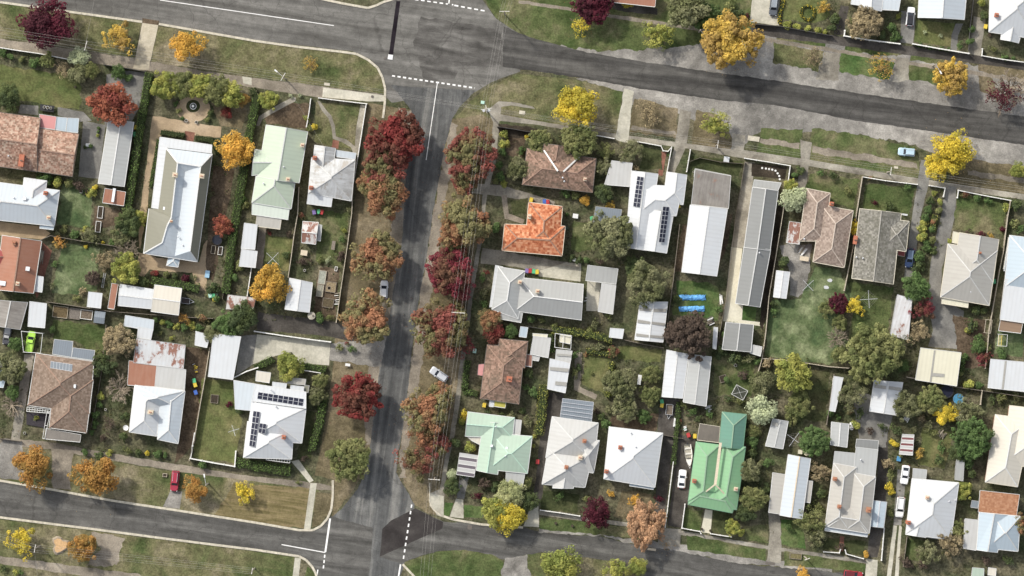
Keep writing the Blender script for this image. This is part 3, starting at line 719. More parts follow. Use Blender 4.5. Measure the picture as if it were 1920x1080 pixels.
# ------------------------------------------------------------------ buildings
WH = metal('roof_white_metal', (.55, .57, .585), (.45, .44, .42), .35)
BW = metal('roof_bluewhite_metal', (.485, .53, .565), (.42, .43, .43), .35)
GW = metal('roof_greywhite_metal', (.47, .47, .455), (.36, .34, .31), .4)
LG = metal('roof_lightgrey_metal', (.39, .40, .392), (.30, .29, .27), .35)
MG = metal('roof_midgrey_metal', (.34, .345, .335), (.24, .23, .21), .3)
DG = metal('roof_darkgrey_metal', (.215, .22, .215), (.15, .15, .14), .25)
BG = metal('roof_beigegrey_metal', (.40, .385, .35), (.27, .25, .22), .35)
OB = metal('roof_olivebeige_metal', (.215, .21, .165), (.20, .19, .15), .25, ribs=.05)
LB = metal('roof_lightblue_metal', (.39, .46, .51), (.38, .42, .45), .3)
CR = metal('roof_cream_metal', (.58, .545, .47), (.45, .41, .34), .35)
CY = metal('roof_creamyellow_metal', (.62, .595, .47), (.5, .46, .34), .4)
LGN = metal('roof_palegreen_metal', (.46, .53, .42), (.36, .40, .32), .3)
MGN = metal('roof_mint_metal', (.38, .49, .39), (.33, .38, .32), .5)
GRN = metal('roof_green_metal', (.20, .385, .21), (.22, .31, .2), .5)
TEA = metal('roof_teal_metal', (.115, .245, .185), (.13, .2, .16), .5)
PW = metal('roof_patchy_white', (.58, .59, .59), (.26, .25, .23), .85, .7, .36, (.36, .33, .29))
RU = metal('roof_rusty_red', (.30, .135, .085), (.38, .24, .18), .4, .8, .15, (.30, .12, .06))
RW = metal('roof_rust_and_white', (.56, .55, .53), (.4, .34, .3), .5, .8, .62)
RP = metal('roof_rust_patches', (.52, .54, .55), (.4, .34, .3), .5, .8, .48)
OG = metal('roof_old_grey', (.28, .26, .235), (.13, .115, .10), .8, .8, .25, (.27, .17, .13))
SH = metal('roof_brown_shingle', (.17, .15, .125), (.09, .08, .07), .6, .3, ribs=.2)
BRN = metal('roof_brown_flat', (.24, .165, .11), (.17, .12, .09), .4)
REDP = metal('roof_red_paint', (.38, .10, .09), (.25, .12, .1), .35)
PINK = metal('awning_pink', (.55, .25, .24), (.5, .3, .28), .25, ribs=.03)
SLT = metal('roof_slate_blue', (.20, .23, .26), (.14, .15, .16), .3, .5, ribs=.18)
T_SAL = tile('tiles_salmon_mossy', (.20, .12, .085), (.40, .235, .17), (.52, .40, .31), (.13, .10, .075), .5)
T_BRM = tile('tiles_brown_mossy', (.13, .09, .065), (.25, .155, .115), (.36, .24, .18), (.11, .095, .07), .55)
T_ORG = tile('tiles_bright_orange', (.27, .07, .03), (.50, .18, .085), (.62, .33, .19), (.38, .15, .09), .3, .5)
T_BRN = tile('tiles_plain_brown', (.16, .115, .085), (.225, .165, .125), (.30, .23, .18), (.15, .115, .09), .4)
T_PNK = tile('tiles_pinkish_brown', (.20, .155, .125), (.29, .225, .185), (.38, .31, .26), (.18, .14, .11), .4)
T_GRY = tile('tiles_grey_lichen', (.13, .125, .105), (.20, .19, .165), (.30, .285, .25), (.12, .115, .085), .5)
T_ORS = tile('tiles_terracotta', (.30, .14, .075), (.38, .19, .105), (.45, .25, .15), (.3, .15, .09), .3)
WALLW = flat('wall_white_boards', (.62, .61, .57), .8, .2, .1)
WALLC = flat('wall_cream_render', (.55, .48, .36), .85, .2, .12)
WALLB = flat('wall_red_brick', (.27, .13, .09), .9, .1, .25, 5)
WALLG = flat('wall_grey_sheet', (.36, .36, .35), .7, .25, .12)
WALLD = flat('wall_dark_boards', (.10, .09, .08), .85, .15, .2)
GUT_W = flat('gutter_white', (.6, .6, .58), .5, .3, .1)
GUT_G = flat('gutter_grey', (.38, .38, .37), .5, .3, .1)
GUT_D = flat('gutter_dark', (.13, .115, .10), .5, .3, .15)
GUT_C = flat('gutter_cream', (.60, .55, .44), .5, .3, .1)
GUT_N = flat('gutter_green', (.13, .25, .16), .5, .3, .1)
CAPW = flat('ridge_cap_white', (.62, .62, .60), .5, .3, .15)
CAPT = flat('ridge_cap_tile', (.30, .2, .15), .9, .1, .3, 5)
CAPG = flat('ridge_cap_grey', (.52, .52, .50), .6, .3, .15)
CHB = flat('chimney_brick', (.36, .19, .12), .9, .1, .35, 6)
CHC = flat('chimney_cream', (.58, .50, .38), .9, .1, .2, 6)
CHR = flat('chimney_red', (.42, .16, .10), .9, .1, .25, 6)
BLACK = flat('black_void', (.012, .012, .012), .9, .1, .1)
PANELS = None
def solarmat():
    m, n, b = newmat('solar_glass')
    b.inputs['Base Color'].default_value = (.018, .02, .035, 1)
    b.inputs['Roughness'].default_value = .18
    b.inputs['Specular IOR Level'].default_value = .4
    return m
SOLAR = solarmat()
ALU = flat('aluminium_frame', (.55, .56, .58), .4, .4, .08)
SKYL = flat('skylight_acrylic', (.78, .80, .80), .3, .4, .05)
POLY = flat('tinted_polycarbonate', (.07, .085, .095), .4, .4, .12)

def wing_geo(q, ends, ez, pitch):
    c = [P(x, y, ez) for x, y in q]
    a, b, d, e = c
    mA, mB = (a + b) / 2, (d + e) / 2
    if ends in ('s', 'f'):
        rise = ((a - e).length + (b - d).length) / 2 * math.tan(rad(pitch))
        up = Vector((0, 0, rise))
        return c, a + up, b + up, d, e
    u = (mB - mA); L = u.length; u.normalize()
    hw = ((a - b).length + (d - e).length) / 4
    rise = hw * math.tan(rad(pitch))
    iA, iB = (hw if ends[0] == 'h' else 0), (hw if ends[1] == 'h' else 0)
    if iA + iB > L * .96:
        k = L * .96 / (iA + iB); iA *= k; iB *= k
    up = Vector((0, 0, rise))
    return c, mA + u * iA + up, mB - u * iB + up

LABELS_H = []
def house(name, label, wings, short=None, wall=WALLW, gut=GUT_W, cap=CAPW, chim=(), sky=(), vents=(), cat='house', awn=(), panels=(), eave=3.0, open_=False, group=None, extra=None):
    """one building: wings = (corner pixels, ends, material[, eave, pitch, part, open])"""
    allq = [p for w in wings for p in w[0]]
    cx = sum(p[0] for p in allq) / len(allq); cy = sum(p[1] for p in allq) / len(allq)
    org = P(cx, cy); org.z = 0
    root = empty(name, org)
    tag(root, label, cat, group)
    if short: LAND.append((short, cx, cy))
    roofs, walls, guts, caps, posts = {}, MB(), MB(), MB(), []
    tops = []
    for i, w in enumerate(wings):
        q, ends, mat = w[0], w[1], w[2]
        ez = (w[3] if len(w) > 3 and w[3] else eave) + .023 * i
        pitch = w[4] if len(w) > 4 and w[4] else (27 if ends not in ('s', 'f') else (6 if ends == 's' else 2))
        part = w[5] if len(w) > 5 and w[5] else 'roof'
        opn = w[6] if len(w) > 6 else open_
        mb = roofs.setdefault((part, mat.name), (MB(), mat))[0]
        g = wing_geo(q, ends, ez, pitch)
        t = .14
        if ends in ('s', 'f'):
            a, b, d, e = g[1:]
            mb.face([a, b, d, e][::-1] if False else [a, e, d, b][::-1])
            lo = [Vector((v.x, v.y, v.z - t)) for v in (a, b, d, e)]
            tp = [a, b, d, e]
            for k in range(4): mb.face([tp[k], tp[(k + 1) % 4], lo[(k + 1) % 4], lo[k]])
            mb.face(lo)
            guts.bar(d + Vector((0, 0, -.1)), e + Vector((0, 0, -.1)), .13, .13)
            for p_, q_ in ((a, b), (b, d), (e, a)): guts.bar(p_ + Vector((0, 0, -.05)), q_ + Vector((0, 0, -.05)), .08, .09)
            tops.append((q, a, b, d, e))
            basez = [v.z for v in (a, b, d, e)]
            ring = [a, b, d, e]
        else:
            c, rA, rB = g
            a, b, d, e = c
            mb.face([b, d, rB, rA]); mb.face([e, a, rA, rB])
            if ends[0] == 'h': mb.face([a, b, rA])
            if ends[1] == 'h': mb.face([d, e, rB])
            lo = [Vector((v.x, v.y, v.z - t)) for v in c]
            for k in range(4):
                if (k == 0 and ends[0] == 'g') or (k == 2 and ends[1] == 'g'): continue
                mb.face([c[k], lo[k], lo[(k + 1) % 4], c[(k + 1) % 4]])
            mb.face(lo[::-1])
            dz = Vector((0, 0, -.12))
            guts.bar(b + dz, d + dz, .15, .14); guts.bar(e + dz, a + dz, .15, .14)
            for k, (p_, q_, r_) in enumerate(((a, b, rA), (d, e, rB))):
                if ends[k] == 'h': guts.bar(p_ + dz, q_ + dz, .15, .14)
                else:
                    guts.bar(p_ + Vector((0, 0, -.1)), r_ + Vector((0, 0, -.1)), .1, .14); guts.bar(r_ + Vector((0, 0, -.1)), q_ + Vector((0, 0, -.1)), .1, .14)
            up = Vector((0, 0, .015))
            cw = .26
            caps.bar(rA + up, rB + up, cw, .05)
            if ends[0] == 'h': caps.bar(a + up, rA + up, cw * .8, .05); caps.bar(b + up, rA + up, cw * .8, .05)
            if ends[1] == 'h': caps.bar(d + up, rB + up, cw * .8, .05); caps.bar(e + up, rB + up, cw * .8, .05)
            ring = c
        cc = (ring[0] + ring[1] + ring[2] + ring[3]) / 4
        rin = []
        for v in ring:
            dd = Vector((cc.x - v.x, cc.y - v.y, 0)); L = dd.length
            rin.append(v + dd * min(.42 / max(L, .1), .3))
        if opn:
            for k in (range(4) if ends in ('s', 'f') else range(4)):
                pm = MB(); pm.box((rin[k].x, rin[k].y, (ring[k].z - .15) / 2), (.12, .12, ring[k].z - .15))
                posts.append(pm)
        else:
            for k in range(4):
                p_, q_ = rin[k], rin[(k + 1) % 4]
                walls.face([(p_.x, p_.y, -.02), (q_.x, q_.y, -.02), (q_.x, q_.y, ring[(k + 1) % 4].z - .12), (p_.x, p_.y, ring[k].z - .12)])
            if ends not in ('s', 'f'):
                for k, (i0, i1, r_) in enumerate(((0, 1, rA), (2, 3, rB))):
                    if ends[k] == 'g':
                        p_, q_ = rin[i0], rin[i1]; m_ = (p_ + q_) / 2
                        walls.face([(p_.x, p_.y, ring[i0].z - .12), (q_.x, q_.y, ring[i1].z - .12), (m_.x, m_.y, r_.z - .2)])
    for (part, mn), (mb, mat) in roofs.items(): mb.build(part, mat, root, org, uv=True)
    if walls.v: walls.build('wall', wall, root, org)
    guts.build('gutter', gut, root, org)
    if caps.v: caps.build('ridge_cap', cap, root, org)
    for pm in posts: pm.build('post', GUT_W if gut is not GUT_D else GUT_D, root, org)
    for ch in chim:
        x, y, z = ch[0], ch[1], ch[2]; mat = ch[3] if len(ch) > 3 else CHB; sx, sy = (ch[4] if len(ch) > 4 else (.75, .75))
        p = P(x, y, z)
        m = MB(); m.box((p.x, p.y, z / 2 + .8), (sx, sy, z - 1.6), rad(-8)); m.box((p.x, p.y, z - .12), (sx + .16, sy + .16, .14), rad(-8))
        co = m.build('chimney', mat, root, org)
        m = MB()
        for s_ in (-.16, .16): m.disc((p.x + s_, p.y - s_ * .14, 0), .12, z - .06, z + .28, 8)
        m.build('chimney_pot', CHR if mat is not CHR else GUT_D, co)
        co.children[0].location = -org
    for x, y, z, sx, sy in sky:
        p = P(x, y, z)
        m = MB(); m.box((p.x, p.y, z), (sx + .14, sy + .14, .16), rad(-8)); m.box((p.x, p.y, z + .06), (sx, sy, .12), rad(-8), 1)
        m.build('skylight', [ALU, SKYL], root, org)
    for x, y, z in vents:
        p = P(x, y, z)
        m = MB(); m.disc((p.x, p.y), .12, z - .5, z + .1, 8); m.disc((p.x, p.y), .2, z + .1, z + .2, 10, 0, .1)
        m.build('roof_vent', ALU, root, org)
    for q, cols, rows, z0, z1, kind in panels:
        a, b, d, e = [P(x, y, z) for (x, y), z in zip(q, z0)] if isinstance(z0, (list, tuple)) else [P(x, y, z0) for x, y in q]
        n = (b - a).cross(e - a).normalized()
        if n.z < 0: n = -n
        for i in range(cols):
            for j in range(rows):
                def bl(u, v_): return a * (1 - u) * (1 - v_) + b * u * (1 - v_) + d * u * v_ + e * (1 - u) * v_
                u0, u1, v0, v1 = i / cols, (i + 1) / cols, j / rows, (j + 1) / rows
                gu, gv = .06 / cols, .05 / rows
                cs = [bl(u0 + gu * .3, v0 + gv * .3), bl(u1 - gu * .3, v0 + gv * .3), bl(u1 - gu * .3, v1 - gv * .3), bl(u0 + gu * .3, v1 - gv * .3)]
                ins = [bl(u0 + gu, v0 + gv), bl(u1 - gu, v0 + gv), bl(u1 - gu, v1 - gv), bl(u0 + gu, v1 - gv)]
                m = MB()
                m.add([c_ - n * .04 for c_ in cs] + [c_ + n * .02 for c_ in cs], [(0, 1, 5, 4), (1, 2, 6, 5), (2, 3, 7, 6), (3, 0, 4, 7), (4, 5, 6, 7)], 0)
                m.face([c_ + n * .03 for c_ in ins], 1)
                m.build('solar_panel', [ALU, SOLAR if kind == 's' else SLT], root, org)
    if extra: extra(root, org)
    return root
def planez(q, quad):  # heights of a roof plane at the panel corners: quad = ((x,y,z) three points)
    (x0, y0, z0), (x1, y1, z1), (x2, y2, z2) = quad
    nx = (y1 - y0) * (z2 - z0) - (z1 - z0) * (y2 - y0); ny = (z1 - z0) * (x2 - x0) - (x1 - x0) * (z2 - z0); nz = (x1 - x0) * (y2 - y0) - (y1 - y0) * (x2 - x0)
    return [z0 - (nx * (x - x0) + ny * (y - y0)) / nz + .1 for x, y in q]

# --- west block
house('tiled_house', 'salmon and brown mossy tiled house at the left edge beside the pink awning', [
    ([(76, 221), (70, 322), (-40, 307), (-40, 205)], 'gg', T_SAL), ([(148, 251), (136, 331), (60, 320), (72, 240)], 'gg', T_SAL, 3.0, 23)],
    'salmon tiled house', WALLC, GUT_D, CAPT, chim=[(40, 301, 5.6, CHR, (1.0, 2.6))], vents=[(25, 245, 4.6), (16, 292, 4.6), (89, 274, 4.4)])
house('awning', 'flat pink shade awning on posts joined to a pale panel', [([(74, 214), (106, 219), (103, 243), (74, 239)], 'f', PINK, 2.6)], None, gut=GUT_W, cat='awning', open_=True)
house('awning', 'pale blue two-panel patio roof right of the pink awning', [([(106, 219), (126, 221), (123, 247), (103, 243)], 'f', LB, 2.5), ([(127, 221), (148, 222), (146, 249), (124, 247)], 'f', LB, 2.5)], None, cat='awning', open_=True)
house('shed', 'long light grey gabled shed with a white ridge beside the clipped hedge', [([(203, 226), (251, 229), (233, 350), (184, 344)], 'gg', LG, 2.8, 14)], 'long grey shed', WALLG, GUT_W, CAPW, cat='shed')
house('shed', 'small rusty red and white striped shed below the long grey shed', [([(197, 353), (236, 360), (232, 386), (192, 380)], 's', RU, 2.2)], None, WALLG, GUT_W, cat='shed', sky=[(213, 366, 2.75, .5, 3.0)])
house('house', 'bluish white hipped metal roof house with skylight at the left edge', [
    ([(112, 357), (102, 424), (-30, 410), (-30, 338)], 'hh', BW), ([(45, 333), (88, 339), (80, 395), (38, 388)], 'hh', WH, 3.05), ([(76, 418), (102, 422), (100, 431), (74, 428)], 's', LB, 2.5, 4, 'porch_roof')],
    'bluish white house', WALLC, GUT_W, CAPG, chim=[(85, 362, 5.4, CHR), (91, 408, 5.0, CHC)], sky=[(46, 372, 5.0, .7, .7)], vents=[(26, 371, 4.9)])
house('house', 'rust-red iron roofed house with small white lean-to at the left edge', [
    ([(4, 441), (78, 452), (63, 550), (-9, 543)], 'gg', RU, 3.1, 26), ([(-20, 445), (14, 482), (-20, 520), (-50, 480)], 'hh', REDP, 3.2), ([(69, 517), (82, 519), (79, 548), (64, 546)], 's', WH, 2.4, 5, 'lean_to_roof')],
    'rust-red house', WALLW, GUT_W, CAPT, chim=[(33, 532, 5.6, CHC), (26, 455, 5.6)], sky=[(52, 504, 4.4, .8, .8), (4, 531, 4.4, 1.5, .9)])

# the grand house: two parallel ridges, outer slopes olive beige, inner valley blue white
def grand(root, org):
    O, I, V_ = MB(), MB(), MB()
    ez, rz, vz, bz = 3.4, 5.6, 4.2, 2.8
    def p(x, y, z): return P(x, y, z)
    N0, N1 = p(312, 278, ez), p(398, 289, ez)
    R0, R1 = p(333, 305, rz), p(376, 312, rz)
    L1, L2, L3 = p(321, 408, rz), p(313, 424, rz), p(304, 455, rz)
    BL, BR = p(269, 475, ez), p(370, 491, ez)
    W1, W0 = p(297, 392, ez), p(279, 391, ez)
    Q = p(356, 471, rz)
    Vn, Vs = p(347, 322, vz), p(328, 480, ez + .5)
    Vm = p(337, 405, vz)
    O.face([N0, W1, L1, R0]); O.face([W1, W0, BL, L3, L2, L1]); O.face([N1, R1, Q, BR][::-1])
    for f in O.f: pass
    I.face([N0, R0, R1, N1]); I.face([R0, Vn, R1]); I.face([R0, L1, Vm, Vn]); I.face([L1, L2, L3, Vs, Vm]); I.face([R1, Vn, Vm, Vs, Q]); I.face([BL, Vs, L3]); I.face([BL, BR, Vs]); I.face([BR, Q, Vs])
    V_.face([p(300, 257, bz), p(398, 272, bz), p(397, 288, ez - .25), p(312, 277, ez - .25)]); V_.face([p(300, 257, bz), p(312, 277, ez - .25), p(297, 392, ez - .25), p(284, 390, bz)])
    for mb, nm, mt in ((O, 'outer_roof', OB), (I, 'inner_roof', BW), (V_, 'verandah_roof', WH)):
        ob = mb.build(nm, mt, root, org, uv=True)
        me = ob.data
        for q_ in me.polygons:
            if q_.normal.z < 0: q_.flip()
    C = MB()
    up = Vector((0, 0, .02))
    for a, b in ((R0, L1), (L1, L2), (L2, L3), (R1, Q), (N0, R0), (N1, R1), (BL, L3), (BR, Q), (R0, R1)): C.bar(a + up, b + up, .28, .06)
    C.build('ridge_cap', CAPW, root, org)
    U = MB()
    for a, b in ((p(300, 257, bz), p(398, 272, bz)), (p(300, 257, bz), p(284, 390, bz)), (W0, BL), (BL, BR), (BR, N1)): U.bar(a - Vector((0, 0, .1)), b - Vector((0, 0, .1)), .16, .14)
    U.build('gutter', GUT_W, root, org)
    Wm = MB()
    ws = [p(314, 280, ez), p(394, 290, ez), p(367, 486, ez), p(273, 472, ez), p(283, 394, ez), p(299, 394, ez)]
    for k in range(6):
        a, b = ws[k], ws[(k + 1) % 6]
        Wm.face([(a.x, a.y, 0), (b.x, b.y, 0), (b.x, b.y, ez), (a.x, a.y, ez)])
    Wm.build('wall', WALLC, root, org)
    for a in [(302, 260), (320, 263), (340, 266), (360, 269), (380, 272), (396, 274), (298, 300), (293, 340), (287, 385)]:
        q_ = p(a[0], a[1], 2.7); m = MB(); m.box((q_.x, q_.y, 1.35), (.14, .14, 2.7)); m.build('post', GUT_W, root, org)
    m = MB()
    for a in ((322, 298, 5.0), (310, 460, 4.2)): pass
house('house', 'grand long house with olive beige outer roof slopes and blue-white inner valley', [([(316, 482), (337, 485), (334, 501), (312, 498)], 'gh', LB, 2.7, 22, 'porch_roof')], 'grand valley-roofed house', WALLC, GUT_W, CAPW,
      chim=[(328, 328, 6.9, CHC, (1.0, .9)), (378, 330, 6.7, CHC, (1.0, .9)), (321, 415, 6.4, CHC, (.5, .5))], vents=[(334, 444, 5.2), (343, 460, 5.0)], sky=[(310, 391, 4.3, .9, .6)], extra=grand)
house('house', 'pale green long gabled house with a white-green left slope', [
    ([(499, 234), (577, 247), (561, 343), (482, 335)], 'gg', LGN, 3.2, 24), ([(480, 330), (553, 344), (546, 392), (472, 380)], 'gh', LGN, 3.2, 24), ([(478, 280), (472, 329), (512, 324), (516, 286)], 'gg', LGN, 3.2, 24),
    ([(473, 379), (543, 389), (540, 412), (472, 402)], 's', metal('roof_greenwhite_metal', (.55, .60, .53), (.45, .47, .42), .3), 2.7, 6, 'verandah_roof')],
    'pale green house', WALLC, GUT_W, CAPG, chim=[(567, 272, 6.0, CHC), (540, 336, 6.0, CHC)], vents=[(532, 313, 5), (494, 344, 4.6)])
house('carport', 'flat grey sheet carport behind the pale green house', [([(482, 401), (528, 409), (525, 430), (479, 424)], 'f', BG, 2.5)], None, gut=GUT_C, cat='carport', open_=True)
house('house', 'patchy flaking white iron roof house with two red chimneys near the footpath', [
    ([(584, 295), (666, 300), (659, 377), (578, 362)], 'hh', PW, 3.0, 25), ([(590, 272), (629, 278), (623, 335), (584, 328)], 'gh', PW, 3.02, 25), ([(629, 281), (668, 287), (666, 299), (630, 294)], 's', BW, 2.6, 6, 'verandah_roof'), ([(578, 362), (624, 368), (621, 388), (575, 382)], 's', WH, 2.6, 6, 'lean_to_roof')],
    'patchy white house', WALLC, GUT_W, CAPG, chim=[(590, 296, 5.6, CHR), (583, 352, 5.4, CHR)])
house('shed', 'long narrow dull white shed beside the tall hedge', [([(458, 418), (483, 421), (478, 468), (452, 466)], 's', WH, 2.4, 3), ([(453, 467), (483, 471), (479, 502), (448, 499)], 's', WH, 2.4, 3)], None, WALLG, GUT_W, cat='shed')
house('shed', 'small square shed with rusty upper half and white lower half', [([(597, 417), (592, 458), (565, 455), (568, 415)], 'gg', RW, 2.4, 18), ([(598, 421), (604, 422), (601, 452), (595, 451)], 's', LG, 2.0, 4)], None, WALLW, GUT_W, cat='shed')
house('shed', 'bright white gabled shed touching the big golden tree', [([(543, 521), (586, 530), (580, 586), (534, 580)], 'gg', WH, 2.6, 14)], 'white gabled shed', WALLW, GUT_W, CAPW, cat='shed')
house('shed', 'white double-bay garage with a rusty lean-to strip at its left end', [
    ([(290, 543), (283, 579), (221, 573), (225, 533)], 'gg', WH, 2.7, 12), ([(341, 541), (335, 591), (283, 584), (290, 534)], 'gg', CR, 2.9, 10), ([(210, 531), (222, 533), (214, 580), (202, 578)], 's', RU, 2.4, 4, 'lean_to_roof')], 'double white garage', WALLC, GUT_W, CAPW, cat='garage')
house('shed', 'small square flat white shed on the corner of the oval lawn', [([(166, 547), (192, 550), (189, 578), (163, 575)], 'f', WH, 2.3)], None, WALLW, GUT_W, cat='shed')
house('shed', 'plain white flat shed above the lime green ute', [([(56, 565), (88, 569), (84, 615), (52, 612)], 's', WH, 2.5, 3)], None, WALLW, GUT_W, cat='shed')
house('shed', 'old stained grey corrugated shed at the left edge', [([(-10, 562), (52, 567), (38, 618), (-16, 610)], 'gg', OG, 2.6, 14)], None, WALLG, GUT_G, CAPG, cat='shed')
house('shed', 'little white and blue lean-to at the left edge below the stained grey shed', [([(-10, 673), (31, 678), (29, 690), (-12, 687)], 's', LG, 2.3, 3), ([(-10, 692), (16, 694), (14, 704), (-12, 702)], 's', LB, 2.2, 3), ([(-12, 712), (10, 714), (6, 727), (-14, 725)], 's', LB, 2.2, 3)], None, WALLW, GUT_W, cat='shed')
q = [(95, 677), (136, 683), (135, 697), (94, 690)]
house('tiled_house', 'brown tiled hip house with hot-water panels and white pergola', [
    ([(67, 662), (176, 678), (168, 776), (52, 760)], 'hh', T_BRN, 3.0, 24), ([(102, 700), (175, 712), (162, 812), (92, 802)], 'hh', T_BRN, 3.0, 25)],
    'brown tiled hip house', WALLB, GUT_W, CAPT, sky=[(139, 724, 4.6, .7, .7)], panels=[(q, 7, 1, planez(q, ((67, 662, 3.1), (176, 678, 3.1), (114, 725, 6.12))), 0, 'h')])
house('carport', 'flat mottled grey carport below the brown tiled hip house', [([(86, 803), (152, 815), (150, 829), (84, 823)], 'f', metal('roof_mottled_fabric', (.22, .20, .175), (.12, .11, .1), .7, 2, ribs=.02), 2.5)], None, gut=GUT_W, cat='carport', open_=True)
house('pergola', 'dark tinted pergola roof above the brown tiled hip house', [([(102, 636), (137, 640), (134, 670), (98, 664)], 'f', SLT, 2.6), ([(137, 652), (178, 657), (175, 676), (134, 670)], 'f', SLT, 2.6)], None, gut=GUT_W, cat='pergola', open_=True)
house('house', 'white and pale blue hipped house below two rusty sheds', [
    ([(253, 722), (347, 733), (342, 768), (249, 754)], 'hh', BW, 3.2, 24), ([(300, 728), (347, 733), (334, 832), (295, 824)], 'hh', BW, 3.2, 26), ([(252, 724), (302, 730), (294, 818), (242, 810)], 'hh', WH, 3.2, 26)],
    'white twin-ridged house', WALLW, GUT_W, CAPW, chim=[(282, 773, 6.0, CHC, (1.1, .8))])
house('shed', 'wide grey iron shed with large rust patches', [([(256, 634), (348, 647), (344, 692), (250, 680)], 's', RP, 2.9, 3)], None, WALLG, GUT_G, cat='shed')
house('shed', 'low shed half rust-brown and half white joined to a white house', [([(242, 676), (294, 684), (290, 725), (239, 722)], 's', RU, 2.6, 3), ([(294, 684), (349, 693), (346, 732), (290, 725)], 's', GW, 2.6, 3)], None, WALLG, GUT_W, cat='shed')
house('shed', 'L-shaped pale blue-white shed behind the light green shrub row', [([(235, 591), (289, 600), (287, 621), (232, 611)], 's', BW, 2.5, 3), ([(259, 613), (287, 618), (283, 637), (257, 633)], 's', WH, 2.5, 3)], None, WALLW, GUT_W, cat='shed')
q1 = [(484, 735), (570, 748), (568, 761.5), (482, 747.5)]; q2 = [(475, 770), (488, 772), (478, 839), (467, 836)]; q3 = [(487, 793), (500, 795), (497, 814), (484, 811)]
pl = ((473, 748, 3.2), (456, 857, 3.2), (515, 800, 5.4))
house('house', 'bright white house carrying two black solar arrays at the street corner', [
    ([(473, 749), (574, 765), (566, 831), (461, 824)], 'hh', WH, 3.1, 20), ([(464, 790), (551, 803), (547, 861), (456, 858)], 'hh', WH, 3.1, 20), ([(472, 752), (574, 766), (574, 735), (479, 720)], 's', WH, 3.0, 7),
    ([(471, 770), (441, 767), (438, 713), (480, 720)], 'f', BW, 2.8, 2, 'lean_to_roof'), ([(511, 716), (538, 719), (536, 730), (510, 727)], 's', WH, 2.8, 4), ([(545, 722), (570, 725), (569, 736), (544, 733)], 's', WH, 2.8, 4)],
    'white solar house', WALLW, GUT_W, CAPW, chim=[(532, 820, 5.8, CHR)], vents=[(508, 731, 4.0), (517, 762, 4.2)],
    panels=[(q1, 9, 2, planez(q1, ((479, 720, 3.02), (574, 735, 3.02), (472, 752, 3.5))), 0, 's'), (q2, 2, 6, planez(q2, ((473, 749, 3.3), (456, 858, 3.3), (507, 800, 5.25))), 0, 's'), (q3, 2, 2, planez(q3, ((473, 749, 3.3), (456, 858, 3.3), (507, 800, 5.25))), 0, 's')])
house('garage', 'bright white flat-roofed garage beside the pale concrete forecourt', [([(400, 626), (452, 631), (437, 712), (390, 706)], 'f', WH, 2.9)], 'white flat garage', WALLW, GUT_W, cat='garage')
house('shed', 'narrow white flat shed half under the dark evergreen', [([(367, 621), (394, 628), (388, 652), (365, 647)], 'f', WH, 2.4)], None, WALLW, GUT_W, cat='shed')
house('shed', 'low rust and grey shed under the golden tree by the lane', [([(427, 552), (480, 558), (475, 582), (423, 580)], 's', RW, 2.2, 4)], None, WALLD, GUT_D, cat='shed')
house('carport', 'flat beige patio roof above the white solar house', [([(481, 695), (508, 699), (505, 718), (479, 714)], 'f', CR, 2.5)], None, gut=GUT_W, cat='carport', open_=True)
house('carport', 'flat grey patio roof beneath the yellow-green tree', [([(540, 707), (574, 711), (572, 722), (538, 719)], 'f', BG, 2.5), ([(571, 722), (580, 723), (578, 736), (570, 735)], 'f', OB, 2.4)], None, gut=GUT_G, cat='carport', open_=True)
# --- east block
house('tiled_house', 'weathered brown tiled house with two white valleys in the leafy corner garden', [
    ([(1118, 297), (1111, 361), (979, 346), (988, 278)], 'hh', T_BRM, 3.0, 24), ([(1020, 269), (1072, 276), (1064, 330), (1010, 322)], 'gh', T_BRM, 3.0, 23)],
    'corner tiled house', WALLB, GUT_D, CAPT, chim=[(1097, 336, 5.2, CHC, (.6, .6))], vents=[(1055, 333, 4.8), (1058, 340, 4.8)],
    extra=lambda r, o: [(lambda m: (m.bar(P(1020, 282, 3.15), P(1046, 321, 5.2), .35, .12), m.bar(P(1087, 293, 3.25), P(1056, 322, 5.3), .35, .12), m.build('valley_flashing', CAPW, r, o)))(MB())])
house('tiled_house', 'vivid orange terracotta tiled house beside the curved path', [
    ([(991, 379), (1055, 387), (1048, 470), (984, 462)], 'hh', T_ORG, 3.05, 23), ([(1060, 424), (1054, 480), (941, 470), (946, 420)], 'hh', T_ORG, 3.0, 23)],
    'orange tiled house', WALLB, GUT_C, CAPT, chim=[(993, 406, 5.2, CHC, (.6, .9))])
house('house', 'grey metal hipped house with white front verandah and cream chimneys', [
    ([(934, 500), (984, 508), (972, 598), (922, 580)], 'hh', LG, 3.1, 26), ([(1094, 533), (1090, 600), (965, 583), (972, 520)], 'gh', MG, 3.1, 25), ([(943, 500), (932, 574), (918, 576), (929, 497)], 's', WH, 2.6, 5, 'verandah_roof'), ([(940, 580), (980, 587), (977, 605), (938, 598)], 's', MG, 2.8, 4, 'lean_to_roof')],
    'grey hipped house', WALLW, GUT_W, CAPW, chim=[(975, 529, 6.2, CHC), (1008, 546, 5.8, CHC)], sky=[(964, 589, 3.2, .5, .5)])
house('carport', 'grey corrugated carport at the end of the mossy concrete driveway', [([(1102, 497), (1159, 504), (1155, 533), (1098, 526)], 's', MG, 2.6, 3)], None, WALLG, GUT_W, cat='carport', open_=True)
house('shed', 'pale grey corrugated shed along the paved courtyard', [([(1128, 531), (1155, 535), (1149, 589), (1121, 584)], 's', GW, 2.5, 3)], None, WALLG, GUT_W, cat='shed')
qa = [(1195, 330), (1207, 332), (1200, 389), (1187, 387)]; qb = [(1243, 387), (1255, 388), (1246, 455), (1235, 454)]
